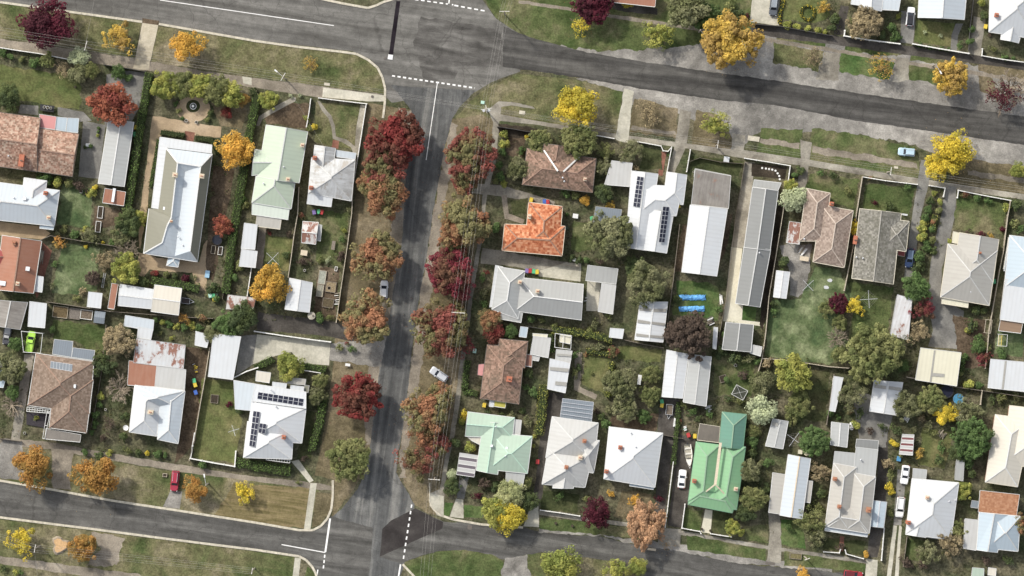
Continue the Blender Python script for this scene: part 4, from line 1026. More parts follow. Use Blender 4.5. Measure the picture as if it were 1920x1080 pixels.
house('house', 'rambling greenish white house with two long solar strips', [
    ([(1184, 320), (1234, 326), (1212, 470), (1172, 464)], 'gg', WH, 3.1, 20), ([(1250, 322), (1288, 328), (1281, 384), (1243, 378)], 'gh', WH, 3.1, 22), ([(1280, 350), (1268, 405), (1196, 400), (1204, 346)], 'hh', WH, 3.3, 22), ([(1214, 392), (1263, 400), (1250, 475), (1203, 468)], 'gg', WH, 3.1, 20)],
    'white house with solar strips', WALLW, GUT_W, CAPW, panels=[(qa, 2, 7, planez(qa, ((1184, 320, 3.1), (1172, 464, 3.1), (1209, 323, 4.3))), 0, 's'), (qb, 2, 8, planez(qb, ((1263, 400, 3.45), (1250, 475, 3.45), (1238, 396, 4.75))), 0, 's')])
house('house', 'house with stained brown old front roof and clean white gabled rear', [
    ([(1303, 318), (1370, 330), (1366, 391), (1296, 383)], 's', OG, 3.1, 8), ([(1303, 316), (1370, 329), (1368, 341), (1301, 331)], 's', OG, 2.7, 4, 'verandah_roof'), ([(1294, 384), (1364, 392), (1344, 518), (1278, 510)], 'gg', WH, 3.4, 15)],
    'half-stained white house', WALLW, GUT_W, CAPW)
house('house', 'very long narrow dark grey gabled house beside a cream concrete driveway', [
    ([(1411, 351), (1459, 358), (1444, 470), (1395, 464)], 'gg', DG, 3.2, 24), ([(1395, 462), (1445, 468), (1425, 576), (1379, 569)], 'gg', DG, 3.1, 24), ([(1459, 357), (1411, 350), (1414, 337), (1465, 343)], 's', MG, 2.6, 5, 'verandah_roof')],
    'long dark grey house', WALLC, GUT_W, CAPG, vents=[(1424, 474, 4.6)])
house('garage', 'mid grey gabled garage at the end of the cream driveway', [([(1361, 604), (1413, 609), (1408, 660), (1354, 655)], 'gg', DG, 2.7, 14), ([(1408, 646), (1429, 650), (1426, 668), (1406, 662)], 'f', GW, 2.3, 2, 'lean_to_roof')], None, WALLG, GUT_W, CAPG, cat='garage')
house('tiled_house', 'pinkish brown tiled house with crossing hips and a yellow shrub beside it', [
    ([(1512, 353), (1557, 362), (1546, 452), (1498, 452)], 'hh', T_PNK, 3.0, 24), ([(1540, 384), (1600, 395), (1583, 502), (1524, 491)], 'hh', T_PNK, 3.05, 24)],
    'pinkish tiled house', WALLB, GUT_C, flat('ridge_cap_pink', (.5, .42, .35), .9, .1, .2), chim=[(1560, 382, 5.0, CHR)], vents=[(1508, 448, 3.8)])
house('carport', 'rust-stained white carport by the rubble yard', [([(1480, 415), (1502, 418), (1499, 458), (1474, 455)], 's', RW, 2.4, 3)], None, gut=GUT_W, cat='carport', open_=True)
house('tiled_house', 'grey lichen-speckled tiled house with a red porch floor', [
    ([(1612, 391), (1690, 400), (1675, 533), (1597, 522)], 'gg', T_GRY, 3.0, 21), ([(1705, 415), (1699, 472), (1655, 464), (1660, 409)], 'hh', T_GRY, 3.0, 22), ([(1685, 463), (1698, 465), (1696, 481), (1683, 479)], 'f', REDP, .25, 1, 'porch_floor')],
    'grey lichen-tiled house', WALLC, GUT_C, flat('ridge_cap_lichen', (.36, .34, .3), .9, .1, .2), chim=[(1604, 450, 4.2, CHR, (.7, 1.8))], vents=[(1647, 445, 4.6), (1618, 484, 4.2), (1606, 482, 3.9)])
house('pergola', 'white open frame above the grey lichen-tiled house', [([(1662, 396), (1702, 402), (1701, 404), (1661, 398)], 'f', WH, 2.5)], None, cat='pergola', open_=True)
house('house', 'beige-grey hipped metal roof house beside the long grey driveway', [
    ([(1799, 436), (1873, 449), (1862, 530), (1786, 520)], 'gh', BG, 3.1, 23), ([(1777, 457), (1870, 470), (1855, 573), (1763, 557)], 'hh', BG, 3.1, 24), ([(1787, 434), (1800, 437), (1797, 457), (1785, 455)], 'f', CY, 2.6, 2, 'porch_roof'), ([(1766, 559), (1816, 566), (1815, 577), (1765, 569)], 's', CY, 2.6, 3, 'verandah_roof')],
    'beige-grey hipped house', WALLC, GUT_C, CAPG, chim=[(1838, 474, 5.4, CHB, (.4, .4))], sky=[], vents=[(1820, 547, 4.0)])
house('house', 'pale blue hipped house at the right edge', [([(1893, 441), (1965, 450), (1950, 548), (1883, 538)], 'hh', LB, 3.2, 24), ([(1893, 441), (1893, 441.5), (1884, 508), (1882, 508)], 'f', LB, 2.6)], 'pale blue edge house', WALLW, GUT_W, CAPW)
house('house', 'plain white roofed rear wing with brown deck at the right edge', [([(1884, 523), (1945, 532), (1935, 608), (1875, 599)], 's', WH, 3.0, 3), ([(1876, 599), (1918, 605), (1914, 625), (1872, 620)], 'f', BRN, 2.6, 1, 'deck_roof')], None, WALLW, GUT_W)
house('shed', 'square white shed roof among olive shrubs near two long solar strips', [([(1147, 301), (1186, 306), (1180, 350), (1133, 346)], 'f', GW, 2.7)], None, WALLG, GUT_W, cat='shed')
house('shed', 'dark blue-grey flat shed right of the small orange shrub', [([(1117, 387), (1166, 393), (1161, 424), (1112, 416)], 'f', SLT, 2.5)], None, WALLG, GUT_G, cat='shed')
house('shed', 'white gabled shed with translucent grey stripes next to the blue tarps', [([(1200, 566), (1252, 566), (1243, 642), (1190, 637)], 'gg', WH, 2.7, 10)], 'striped white shed', WALLW, GUT_W, CAPW, cat='shed',
      extra=lambda r, o: [(lambda m: (m.face([P(*a) for a in ((1199.5, 577, 2.9), (1221, 579, 3.33), (1220.6, 584, 3.33), (1199, 582, 2.9))]), m.face([P(*a) for a in ((1224, 579, 3.33), (1250, 579, 2.9), (1249, 585, 2.9), (1223.6, 585, 3.33))]), m.face([P(*a) for a in ((1196, 599, 2.9), (1219, 603, 3.33), (1218.4, 608, 3.33), (1195, 605, 2.9))]), m.face([P(*a) for a in ((1222, 603, 3.33), (1247, 606, 2.9), (1246.5, 611, 2.9), (1221.5, 608, 3.33))]), m.face([P(*a) for a in ((1193, 625, 2.9), (1216, 628, 3.33), (1215.5, 633, 3.33), (1192.5, 630, 2.9))]), m.face([P(*a) for a in ((1219, 628, 3.33), (1244, 630, 2.9), (1243.6, 635, 2.9), (1218.6, 633, 3.33))]), m.build('translucent_strip', flat('fibreglass_strip', (.27, .26, .235), .4, .3), r, o)))(MB())])
house('tiled_house', 'small brown tiled cottage with a pink window awning', [
    ([(913, 646), (984, 652), (973, 758), (900, 747)], 'hh', T_BRM, 3.0, 24), ([(937, 635), (990, 640), (984, 690), (928, 684)], 'hh', T_BRM, 3.0, 23), ([(908, 682), (906, 705), (895, 703), (897, 683)], 's', PINK, 2.3, 6, 'awning')],
    'brown tiled cottage', WALLB, GUT_D, CAPT, chim=[(955, 711, 5.2, CHR, (1.1, 1.1))])
house('awning', 'white and mustard yellow awning below the brown tiled cottage', [([(918, 751), (926, 752), (925, 763), (917, 762)], 's', WH, 2.3, 5), ([(927, 752), (949, 755), (947, 765), (926, 762)], 's', metal('awning_mustard', (.42, .38, .08), (.35, .3, .1), .3), 2.3, 5)], None, cat='awning', open_=True)
house('shed', 'grey-white square shed right of the brown tiled cottage', [([(1000, 630), (1033, 634), (1028, 671), (994, 664)], 's', GW, 2.5, 3), ([(999, 625), (1027, 627), (1026, 633), (999, 630)], 'f', CY, 2.3)], None, WALLW, GUT_W, cat='shed')
house('shed', 'tiny pale lean-to between cottage and grey-white shed', [([(987, 664), (998, 666), (997, 688), (984, 686)], 's', RW, 2.2, 3), ([(998, 667), (1012, 669), (1010, 677), (997, 675)], 's', GW, 2.2, 3)], None, WALLW, GUT_W, cat='shed')
house('shed', 'tiny blue-grey flat shed beside the dark green shrub', [([(976, 612), (990, 614), (987, 633), (973, 631)], 'f', LB, 2.1)], None, WALLG, GUT_W, cat='shed')
SKYB = flat('skylight_band', (.33, .32, .29), .4, .3)
def band(cols): return lambda r, o: [(lambda m: (m.face([P(*a) for a in c_]), m.build('translucent_strip', SKYB, r, o)))(MB()) for c_ in cols]
house('shed', 'long white shed with grey cross bands beside the dark driveway', [([(1043, 655), (1073, 658), (1068, 690), (1040, 686)], 's', GW, 2.6, 2), ([(1031, 672), (1069, 681), (1060, 737), (1026, 729)], 's', WH, 2.65, 2)], None, WALLW, GUT_W, cat='shed',
      extra=band([[(1031.5, 688, 3.05), (1066.5, 691, 3.05), (1065.5, 698, 3.0), (1030.8, 694, 3.0)], [(1041.5, 715, 2.92), (1063, 717, 2.92), (1062, 724, 2.86), (1040.8, 722, 2.86)], [(1044, 663, 2.9), (1072, 665, 2.9), (1071.5, 669, 2.88), (1043.5, 667, 2.88)]]))
house('shed', 'little cream box shed inside a white open frame', [([(1050, 626), (1071, 629), (1069, 645), (1049, 641)], 's', CY, 2.2, 3)], None, WALLD, GUT_W, cat='shed')
house('pergola', 'blue-grey glazed pergola attached above the grey-white house', [([(1055, 747), (1113, 754), (1109, 792), (1050, 783)], 's', SLT, 2.7, 2)], None, gut=ALU, cat='pergola', open_=True,
      extra=lambda r, o: [(lambda m: ([m.bar(P(1055 - k * 1.0, 747 + k * 7.2, 3.0), P(1113 - k * .8, 754 + k * 7.6, 3.0), .08, .06) for k in range(1, 5)], m.build('glazing_bar', ALU, r, o)))(MB())])
house('house', 'mint green roofed house with a striped carport on the street corner', [
    ([(965, 783), (961, 822), (872, 818), (877, 772)], 'hg', MGN, 3.0, 22), ([(906, 790), (948, 794), (933, 890), (893, 882)], 'gg', MGN, 3.02, 22), ([(998, 818), (989, 888), (915, 880), (922, 812)], 'hh', MGN, 3.05, 22), ([(949, 880), (985, 885), (980, 912), (948, 902)], 's', LG, 2.6, 4, 'verandah_roof'), ([(962, 786), (978, 788), (975, 816), (960, 813)], 'f', GW, 2.6, 2, 'lean_to_roof'), ([(874, 817), (902, 818), (900, 834), (884, 826)], 's', CR, 2.5, 4, 'porch_roof')],
    'mint green house', WALLC, GUT_W, flat('ridge_cap_mint', (.45, .62, .5), .6, .3), sky=[(922, 836, 4.3, .45, .45), (950, 840, 4.3, .45, .45)], vents=[(930, 800, 4.8), (948, 855, 4.6)])
ST1 = metal('carport_stripe_dark', (.14, .12, .135), (.1, .09, .1), .3)
house('carport', 'grey and white striped flat carport left of the mint green house', [([(862 - k * 1, 849 + k * 6.8), (896 - k * 1.2, 854 + k * 6.8), (895 - k * 1.2, 860.5 + k * 6.8), (861 - k * 1, 855.5 + k * 6.8)], 'f', (ST1 if k % 2 else GW), 2.5, 1) for k in range(6)], 'striped carport', gut=GUT_W, cat='carport', open_=False, wall=WALLG)
house('house', 'grey-white house of many gables below the glazed pergola', [
    ([(1035, 781), (1122, 793), (1114, 868), (1023, 858)], 'hh', GW, 3.1, 25), ([(1028, 840), (1112, 852), (1097, 914), (1016, 908)], 'hh', GW, 3.1, 26), ([(1124, 826), (1113, 887), (1080, 882), (1086, 820)], 'hh', GW, 3.05, 24), ([(1036, 915), (1075, 916), (1082, 865), (1046, 862)], 'gg', GW, 3.1, 25)],
    'grey-white gabled house', WALLW, GUT_W, CAPG, chim=[(1096, 827, 5.8), (1062, 876, 6.0), (1088, 858, 5.0, CHC, (.9, .9))])
house('house', 'white hipped house with pale blue verandah and brick chimneys', [
    ([(1142, 800), (1243, 812), (1228, 914), (1132, 898)], 'hh', WH, 3.2, 25), ([(1182, 897), (1228, 904), (1225, 918), (1180, 911)], 's', LB, 2.6, 5, 'verandah_roof')],
    'white pyramid-roofed house', WALLW, GUT_W, CAPW, chim=[(1163, 839, 5.6, CHR), (1137, 884, 5.0, CHR)], vents=[(1192, 838, 5.2), (1183, 812, 4)])
house('shed', 'bright white gabled shed, left of a matching grey one', [([(1250, 656), (1291, 664), (1280, 747), (1241, 744)], 'gg', WH, 2.7, 11)], 'twin backyard sheds', WALLW, GUT_W, CAPW, cat='shed')
house('shed', 'silvery grey gabled shed adjoining the bright white one', [([(1293, 664), (1334, 669), (1324, 762), (1281, 754)], 'gg', LG, 2.75, 11)], None, WALLG, GUT_W, CAPG, cat='shed')
house('shed', 'very thin white lean-to right of the withered brown tree', [([(1338, 613), (1346, 614), (1343, 655), (1336, 653)], 's', WH, 2.0, 3)], None, WALLW, GUT_W, cat='shed')
house('house', 'bright green roofed house with a cream central gutter', [
    ([(1305, 828), (1350, 834), (1341, 948), (1290, 940)], 'hh', GRN, 3.2, 26), ([(1356, 830), (1398, 838), (1381, 956), (1333, 948)], 'hh', GRN, 3.2, 26), ([(1354, 772), (1400, 777), (1393, 842), (1348, 838)], 'hg', TEA, 3.2, 25), ([(1384, 925), (1373, 962), (1290, 946), (1295, 905)], 'hh', GRN, 3.1, 20)],
    'bright green house', WALLC, GUT_N, flat('ridge_cap_green', (.24, .35, .24), .6, .3), chim=[(1302, 902, 5.6, CHR), (1380, 917, 5.6, CHC)],
    extra=lambda r, o: [(lambda m: (m.bar(P(1351, 830, 4.9), P(1341, 908, 4.9), .6, .2), m.bar(P(1341, 908, 5.0), P(1313, 930, 3.6), .3, .2), m.bar(P(1341, 908, 5.0), P(1366, 934, 3.7), .3, .2), m.build('centre_flashing', CHC, r, o)))(MB())])
house('shed', 'brown shingle annexe behind the bright green house', [([(1312, 794), (1350, 800), (1348, 830), (1307, 825)], 's', SH, 2.8, 3)], None, WALLD, GUT_C, cat='annexe')
house('house', 'long narrow pale blue-white house with grey side lean-tos', [
    ([(1478, 852), (1520, 860), (1504, 973), (1462, 966)], 'gg', BW, 3.2, 18), ([(1475, 890), (1462, 964), (1441, 961), (1449, 886)], 's', BG, 2.6, 3, 'lean_to_roof'), ([(1513, 901), (1524, 902), (1519, 943), (1508, 941)], 's', BG, 2.6, 3, 'lean_to_roof')],
    'long pale blue-white house', WALLW, GUT_W, flat('ridge_cap_cream', (.6, .5, .36), .8, .2))
house('house', 'beige-grey double-ridged house with a pale blue carport at its side', [
    ([(1563, 868), (1606, 876), (1592, 994), (1547, 986)], 'hh', BG, 3.2, 26), ([(1600, 886), (1642, 894), (1630, 1000), (1586, 993)], 'hh', BG, 3.2, 26), ([(1605, 838), (1646, 843), (1641, 893), (1600, 890)], 'f', LG, 2.9), ([(1565, 846), (1606, 850), (1604, 876), (1562, 870)], 's', LG, 2.8, 3), ([(1606, 823), (1647, 826), (1646, 843), (1604, 839)], 'f', DG, 2.7), ([(1548, 984), (1629, 997), (1626, 1007), (1546, 995)], 's', BW, 2.6, 4, 'verandah_roof'), ([(1630, 955), (1626, 1000), (1552, 988), (1560, 945)], 'hh', BG, 3.18, 20)],
    'beige double-ridged house', WALLC, GUT_W, CAPG, chim=[(1566, 898, 5.6), (1574, 950, 5.8), (1629, 956, 5.4, CHB, (.9, 1.1))], vents=[(1614, 862, 3.6)])
house('carport', 'pale blue curved metal carport beside the beige double-ridged house', [([(1637, 938), (1663, 941), (1657, 990), (1631, 987)], 'gg', LB, 2.5, 8)], None, gut=GUT_G, cap=ALU, cat='carport', open_=True)
house('house', 'big white hipped house beside two parked white cars', [
    ([(1710, 897), (1798, 905), (1783, 1012), (1698, 1001)], 'hh', WH, 3.2, 24), ([(1698, 1002), (1736, 1008), (1748, 960), (1712, 955)], 'gg', WH, 3.2, 20), ([(1738, 993), (1784, 1000), (1782, 1014), (1736, 1007)], 's', BW, 2.6, 4, 'verandah_roof'), ([(1712, 878), (1738, 881), (1736, 899), (1711, 897)], 'f', LG, 2.6, 2, 'lean_to_roof')],
    'big white hipped house', WALLW, GUT_W, CAPG, chim=[(1739, 933, 5.8, CHC), (1704, 980, 5.0, CHR)], vents=[(1780, 940, 4), (1791, 938, 4)])
house('house', 'large cream hipped roof house at the right edge', [
    ([(1866, 777), (1935, 786), (1908, 913), (1847, 904)], 'hh', CR, 3.1, 22), ([(1893, 760), (1965, 768), (1950, 880), (1880, 868)], 'gh', CR, 3.12, 22)], 'large cream house', WALLB, GUT_C, CAPW)
house('tiled_house', 'terracotta and blue-grey roofed house in the lower right corner', [
    ([(1837, 919), (1911, 927), (1906, 967), (1834, 960)], 's', T_ORS, 3.1, 8), ([(1836, 960), (1890, 966), (1870, 1036), (1831, 1031)], 'gg', LB, 3.2, 24), ([(1913, 968), (1909, 1034), (1850, 1028), (1860, 963)], 'hh', LB, 3.2, 24), ([(1809, 972), (1835, 975), (1830, 1032), (1806, 1028)], 's', GW, 2.7, 3, 'lean_to_roof')],
    'terracotta and blue house', WALLW, GUT_W, CAPG)
house('shed', 'small dark blue flat shed beside the terracotta roof', [([(1822, 938), (1836, 940), (1833, 953), (1820, 951)], 'f', SLT, 2.3)], None, WALLB, GUT_G, cat='shed')
house('garage', 'broad cream yellow flat garage below the grey asphalt yard', [([(1726, 652), (1802, 661), (1794, 724), (1716, 712)], 's', CY, 2.8, 2)], 'cream yellow garage', WALLC, GUT_W, cat='garage', extra=band([[(1751, 657, 3.12), (1754, 657, 3.12), (1746, 716, 2.9), (1743, 716, 2.9)], [(1747, 699, 2.99), (1771, 701, 2.99), (1770, 707, 2.96), (1746, 705, 2.96)]]))
house('shed', 'white shed with grey cross strips at the right edge', [([(1857, 673), (1935, 680), (1926, 735), (1852, 727)], 's', WH, 2.6, 2)], None, WALLW, GUT_W, cat='shed', extra=band([[(1884, 677, 2.86), (1888, 677, 2.86), (1882, 730, 2.65), (1878, 730, 2.65)]]))
house('shed', 'white gabled shed with a grey band, under the big olive tree', [([(1639, 713), (1693, 717), (1682, 779), (1630, 771)], 'gg', WH, 2.6, 10)], None, WALLW, GUT_W, CAPW, cat='shed', extra=band([[(1640, 721, 2.84), (1662, 724, 3.22), (1661, 730, 3.22), (1639, 727, 2.84)], [(1667, 724, 3.22), (1690, 727, 2.84), (1689, 733, 2.84), (1666, 730, 3.22)]]))
house('shed', 'thin white shed partly under an olive tree by the dark lawn', [([(1563, 705), (1581, 708), (1566, 772), (1555, 770)], 's', WH, 2.3, 3)], None, WALLW, GUT_W, cat='shed')
house('shed', 'silver grey garden shed below the pale sage trees', [([(1449, 785), (1478, 790), (1468, 842), (1435, 836)], 'gg', LG, 2.3, 10)], None, WALLG, GUT_W, CAPG, cat='shed', extra=band([[(1448, 791, 2.5), (1459, 793, 2.72), (1458, 799, 2.72), (1447, 797, 2.5)]]))
house('shed', 'small silver shed with two white tanks at its corner', [([(1559, 791), (1592, 795), (1588, 839), (1557, 834)], 'gg', LG, 2.3, 10)], None, WALLG, GUT_W, CAPW, cat='shed')
house('shed', 'long battered white iron shed with rusty gaps', [([(1682, 552), (1710, 560), (1703, 638), (1669, 628)], 's', metal('roof_battered_white', (.60, .61, .62), (.35, .3, .26), .6, .8, .36), 2.5, 3)], None, WALLG, GUT_G, cat='shed')
house('shed', 'small shed with maroon and white striped roof', [([(1692 - k * .9, 814 + k * 5.4), (1714 - k * .4, 815 + k * 5.6), (1713.6 - k * .4, 820 + k * 5.6), (1691 - k * .9, 819 + k * 5.4)], 'f', (metal('stripe_maroon', (.16, .05, .05), (.3, .2, .2), .4) if k % 2 else GW), 2.3, 1) for k in range(7)], None, WALLG, GUT_W, cat='shed')
house('shed', 'white two-slope garden shed on the rubble yard', [([(1456, 507), (1481, 510), (1474, 560), (1450, 557)], 'gg', WH, 2.3, 9)], None, WALLW, GUT_W, CAPW, cat='shed')
house('shed', 'tiny square white shed at the end of a yellow-green hedge', [([(1144, 615), (1170, 617), (1167, 635), (1142, 632)], 'f', WH, 2.1)], None, WALLW, GUT_W, cat='shed')
house('house', 'white gabled house front at the top edge behind a straw-coloured shrub', [([(1595, -30), (1692, -20), (1685, 20), (1650, 18)][:4], 'f', BW, 3.0), ([(1611, 16), (1653, 21), (1658, -20), (1612, -26)], 'gg', WH, 3.1, 24), ([(1595, 8), (1615, 11), (1620, -24), (1600, -28)], 's', WH, 3.0, 3)], 'top white gabled house', WALLW, GUT_W, CAPW)
house('house', 'pale blue and white gabled house at the top edge above the square lawn', [([(1721, 33), (1808, 37), (1816, -50), (1726, -56)], 'gg', BW, 3.1, 22)], 'top square-lawn house', WALLW, GUT_W, CAPW)
house('house', 'white hipped house in the top right corner with a red chimney', [([(1857, -40), (1960, -30), (1945, 74), (1854, 60)], 'hh', WH, 3.2, 26), ([(1876, 74), (1910, 81), (1925, 20), (1884, 20)], 'gg', WH, 3.0, 24)], 'top corner white house', WALLW, GUT_W, CAPG, chim=[(1869, 28, 5.2, CHR)])
house('house', 'rusty roof corner at the top edge above the pale footpath', [([(1150, -30), (1232, -20), (1228, 13), (1146, 4)], 's', RU, 3.0, 5)], 'top rusty house', WALLW, GUT_W)
house('shed', 'small pale green flat shed at the bottom right edge', [([(1823, 1064), (1845, 1066), (1844, 1095), (1820, 1094)], 'f', metal('roof_sage_flat', (.36, .44, .36), (.3, .34, .28), .3), 2.2)], None, WALLG, GUT_W, cat='shed')
house('shed', 'small beige box shed at the bottom right edge', [([(1853, 1064), (1868, 1066), (1867, 1080), (1852, 1078)], 'f', CR, 2.1)], None, WALLG, GUT_W, cat='shed')
house('shed', 'grey potting shed right of the big white hipped house', [([(1793, 862), (1808, 864), (1806, 902), (1790, 899)], 's', MG, 2.2, 3)], None, WALLG, GUT_G, cat='shed')
# ------------------------------------------------------------------ vegetation
def leaf_mesh(name, leaves):
    """leaves: list of (centre, normal, size, tone, clump) -> one mesh of leaf-sized quads"""
    n = len(leaves)
    V = np.zeros((n * 4, 3)); tone = np.zeros(n); cl = np.zeros(n)
    for i, (c, nr, s, t, w) in enumerate(leaves):
        a = nr.orthogonal().normalized(); b = nr.cross(a)
        th = random.random() * 6.28
        e1 = (a * math.cos(th) + b * math.sin(th)) * s; e2 = (b * math.cos(th) - a * math.sin(th)) * s * .62
        V[i * 4] = c - e1; V[i * 4 + 1] = c - e2 * .9 + e1 * .15; V[i * 4 + 2] = c + e1; V[i * 4 + 3] = c + e2 * .9 + e1 * .15
        tone[i] = t; cl[i] = w
    me = bpy.data.meshes.new(name)
    me.from_pydata(V.tolist(), [], [(4 * i, 4 * i + 1, 4 * i + 2, 4 * i + 3) for i in range(n)])
    at = me.attributes.new('tone', 'FLOAT', 'FACE'); at.data.foreach_set('value', tone)
    at = me.attributes.new('clump', 'FLOAT', 'FACE'); at.data.foreach_set('value', cl)
    me.materials.append(LEAF)
    me.update()
    return me
def rdir():
    while True:
        v = Vector((random.uniform(-1, 1), random.uniform(-1, 1), random.uniform(-1, 1)))
        if .05 < v.length < 1: return v.normalized()
def crown(name, seed, clumps, per, leaf, spread=.62, rc=(.22, .38), flatten=.8, zc=1.0, hollow=0.0, lobes=.22):
    """crown of unit radius: leaf clumps round uneven lobes, leaf quads round every clump"""
    random.seed(seed)
    off = Vector((seed * 7.3, seed * 3.1, 0))
    L = []
    for k in range(clumps):
        d = rdir()
        if d.z < -.35: d.z *= -1
        lob = 1 + lobes * 2 * mnoise.noise(d * 1.3 + off)
        r = (random.random() ** .45) * spread * lob
        if hollow and r < hollow: r = hollow
        c = Vector((d.x * r, d.y * r, d.z * r * flatten + zc))
        cr_ = random.uniform(*rc); w = .5 + .9 * mnoise.noise(c * 1.6 + off) + random.uniform(-.12, .12)
        ct = random.uniform(-.18, .18)
        for i in range(per):
            q = rdir()
            if q.z < -.2 and random.random() < .6: q.z *= -1
            pos = c + q * cr_ * random.uniform(.72, 1.08)
            nr = (q + rdir() * .55 + Vector((0, 0, .35))).normalized()
            L.append((pos, nr, leaf * random.uniform(.6, 1.3), min(1, max(0, .5 + ct + random.gauss(0, .2))), w))
    return leaf_mesh(name, L)
def branches(seed, depth, n0, spread, r0, zt=.55, top=1.75, twig=.012):
    """leafless scaffold of unit radius: trunk, limbs, boughs and twigs"""
    random.seed(seed)
    mb = MB()
    mb.tube((0, 0, 0), (0, 0, zt), r0, r0 * .75, 7)
    def grow(p, d, L, r, k):
        q = p + d * L
        q2 = p + d * L * .5 + rdir() * L * .08
        mb.tube(p, q2, r, r * .8, 4 if k > 1 else 3); mb.tube(q2, q, r * .8, r * .55, 4 if k > 1 else 3)
        if k == 0: return
        for i in range(random.choice((3, 4)) if k > 1 else random.choice((3, 4, 5))):
            nd_ = (d + rdir() * .62 + Vector((0, 0, .1))).normalized()
            f = random.uniform(.35, 1.0)
            grow(p + d * L * f, nd_, L * random.uniform(.5, .75), max(twig, r * .52), k - 1)
    for i in range(n0):
        a = 2 * math.pi * (i + random.uniform(-.3, .3)) / n0
        up = random.uniform(.45, 1.3)
        d = Vector((math.cos(a) * spread, math.sin(a) * spread, up)).normalized()
        grow(Vector((0, 0, zt * random.uniform(.8, 1))), d, random.uniform(.42, .56), r0 * .5, depth)
    return mb
def simple_trunk(seed):
    random.seed(seed)
    mb = MB()
    mb.tube((0, 0, 0), (.02, .01, .6), .085, .06, 8)
    for i in range(6):
        a = i * 1.05 + random.uniform(-.3, .3)
        p = Vector((.02, .01, .5 + .02 * i)); d = Vector((math.cos(a), math.sin(a), random.uniform(.7, 1.2))).normalized()
        q = p + d * .45
        mb.tube(p, q, .04, .024, 5)
        for s_ in (-1, 1):
            e = (d + rdir() * .5).normalized(); mb.tube(q, q + e * .25, .02, .008, 4)
    return mb
CR = {}
CR['full'] = [crown('crown', 11 + i, 110, 56, .046, lobes=.24, rc=(.13, .23), spread=.74) for i in range(4)]
CR['dense'] = [crown('crown', 31 + i, 120, 50, .047, spread=.75, rc=(.11, .2), lobes=.28) for i in range(3)]
CR['loose'] = [crown('crown', 51 + i, 75, 40, .046, spread=.78, rc=(.1, .2), lobes=.45) for i in range(3)]
CR['thin'] = [crown('crown', 71 + i, 40, 17, .048, spread=.82, rc=(.12, .25), lobes=.4) for i in range(3)]
CR['spike'] = [crown('crown', 81 + i, 230, 46, .045, spread=.8, rc=(.07, .15), lobes=.24) for i in range(4)]
CR['puff'] = [crown('crown', 91 + i, 26, 90, .07, spread=.66, rc=(.26, .38), lobes=.25) for i in range(2)]
SHR = {'s': [crown('foliage', 101 + i, 16, 34, .14, spread=.6, rc=(.25, .45), zc=.6, flatten=.7, lobes=.3) for i in range(4)],
       'l': [crown('foliage', 121 + i, 16, 16, .13, spread=.75, rc=(.2, .4), zc=.55, flatten=.6, lobes=.4) for i in range(3)]}
TR = [simple_trunk(5 + i).build('trunk', BARK).data for i in range(2)]
BR_ = [branches(41 + i, 2, 8, .95, .075).build('branches', BARK).data for i in range(3)]
BRB = [branches(61 + i, 3, 11, 1.0, .08, .4, twig=.011).build('branches', PALEBARK).data for i in range(3)]
for o in [x for x in COL.objects if x.type == 'MESH' and x.data in TR + BR_ + BRB]: bpy.data.objects.remove(o)

# colour families: words, leaf colours, crown family, branch family
SP = {
 'maroon': ('dark maroon leafy tree', (.10, .02, .032), (.075, .022, .03), 'full', 0),
 'red': ('deep red autumn tree', (.205, .042, .038), (.14, .06, .042), 'spike', 0),
 'crimson': ('crimson-purple autumn tree', (.21, .042, .055), (.15, .08, .05), 'spike', 0),
 'redolive': ('red and olive autumn tree', (.225, .075, .06), (.155, .145, .065), 'spike', 0),
 'rust': ('rusty orange and olive tree', (.315, .155, .085), (.20, .185, .085), 'spike', 0),
 'orange': ('orange-brown autumn tree', (.40, .21, .06), (.31, .20, .06), 'full', 0),
 'amber': ('golden amber tree', (.60, .35, .07), (.50, .32, .07), 'full', 0),
 'yellow': ('bright yellow tree', (.62, .48, .06), (.46, .39, .06), 'full', 0),
 'lime': ('yellow-green leafy tree', (.37, .365, .095), (.215, .245, .065), 'full', 0),
 'olive': ('olive green tree', (.215, .22, .09), (.14, .16, .06), 'dense', 0),
 'dark': ('dark evergreen tree', (.075, .10, .045), (.095, .12, .045), 'dense', 0),
 'green': ('mid green leafy tree', (.115, .18, .06), (.09, .135, .05), 'dense', 0),
 'pale': ('pale sage green tree', (0.469, 0.508, 0.311), (0.333, 0.363, 0.225), 'puff', 0),
 'gum': ('grey-green gum tree', (.215, .215, .115), (.135, .145, .065), 'spike', 0),
 'straw': ('straw-brown thinning tree', (0.354, 0.285, 0.166), (0.260, 0.211, 0.127), 'loose', 1),
 'bare': ('bare branching leafless tree', (0.359, 0.309, 0.220), (0.238, 0.198, 0.139), None, 2),
 'brown': ('withered dark brown tree', (0.118, 0.088, 0.068), (0.089, 0.066, 0.051), 'spike', 1),
 'gold': ('gold and brown tree', (.50, .35, .075), (.37, .25, .08), 'loose', 1),
}
SP['hedge'] = ('clipped hedge', (.15, .22, .065), (.105, .165, .05), None, 0)
SP['apricot'] = ('pale rust-orange weeping tree', (.46, .28, .16), (.36, .22, .13), 'spike', 1)
SP['primrose'] = ('pale primrose yellow tree', (.47, .47, .24), (.36, .38, .18), 'puff', 0)
SP['ember'] = ('rusty orange-red tree', (.36, .13, .075), (.21, .06, .045), 'dense', 0)
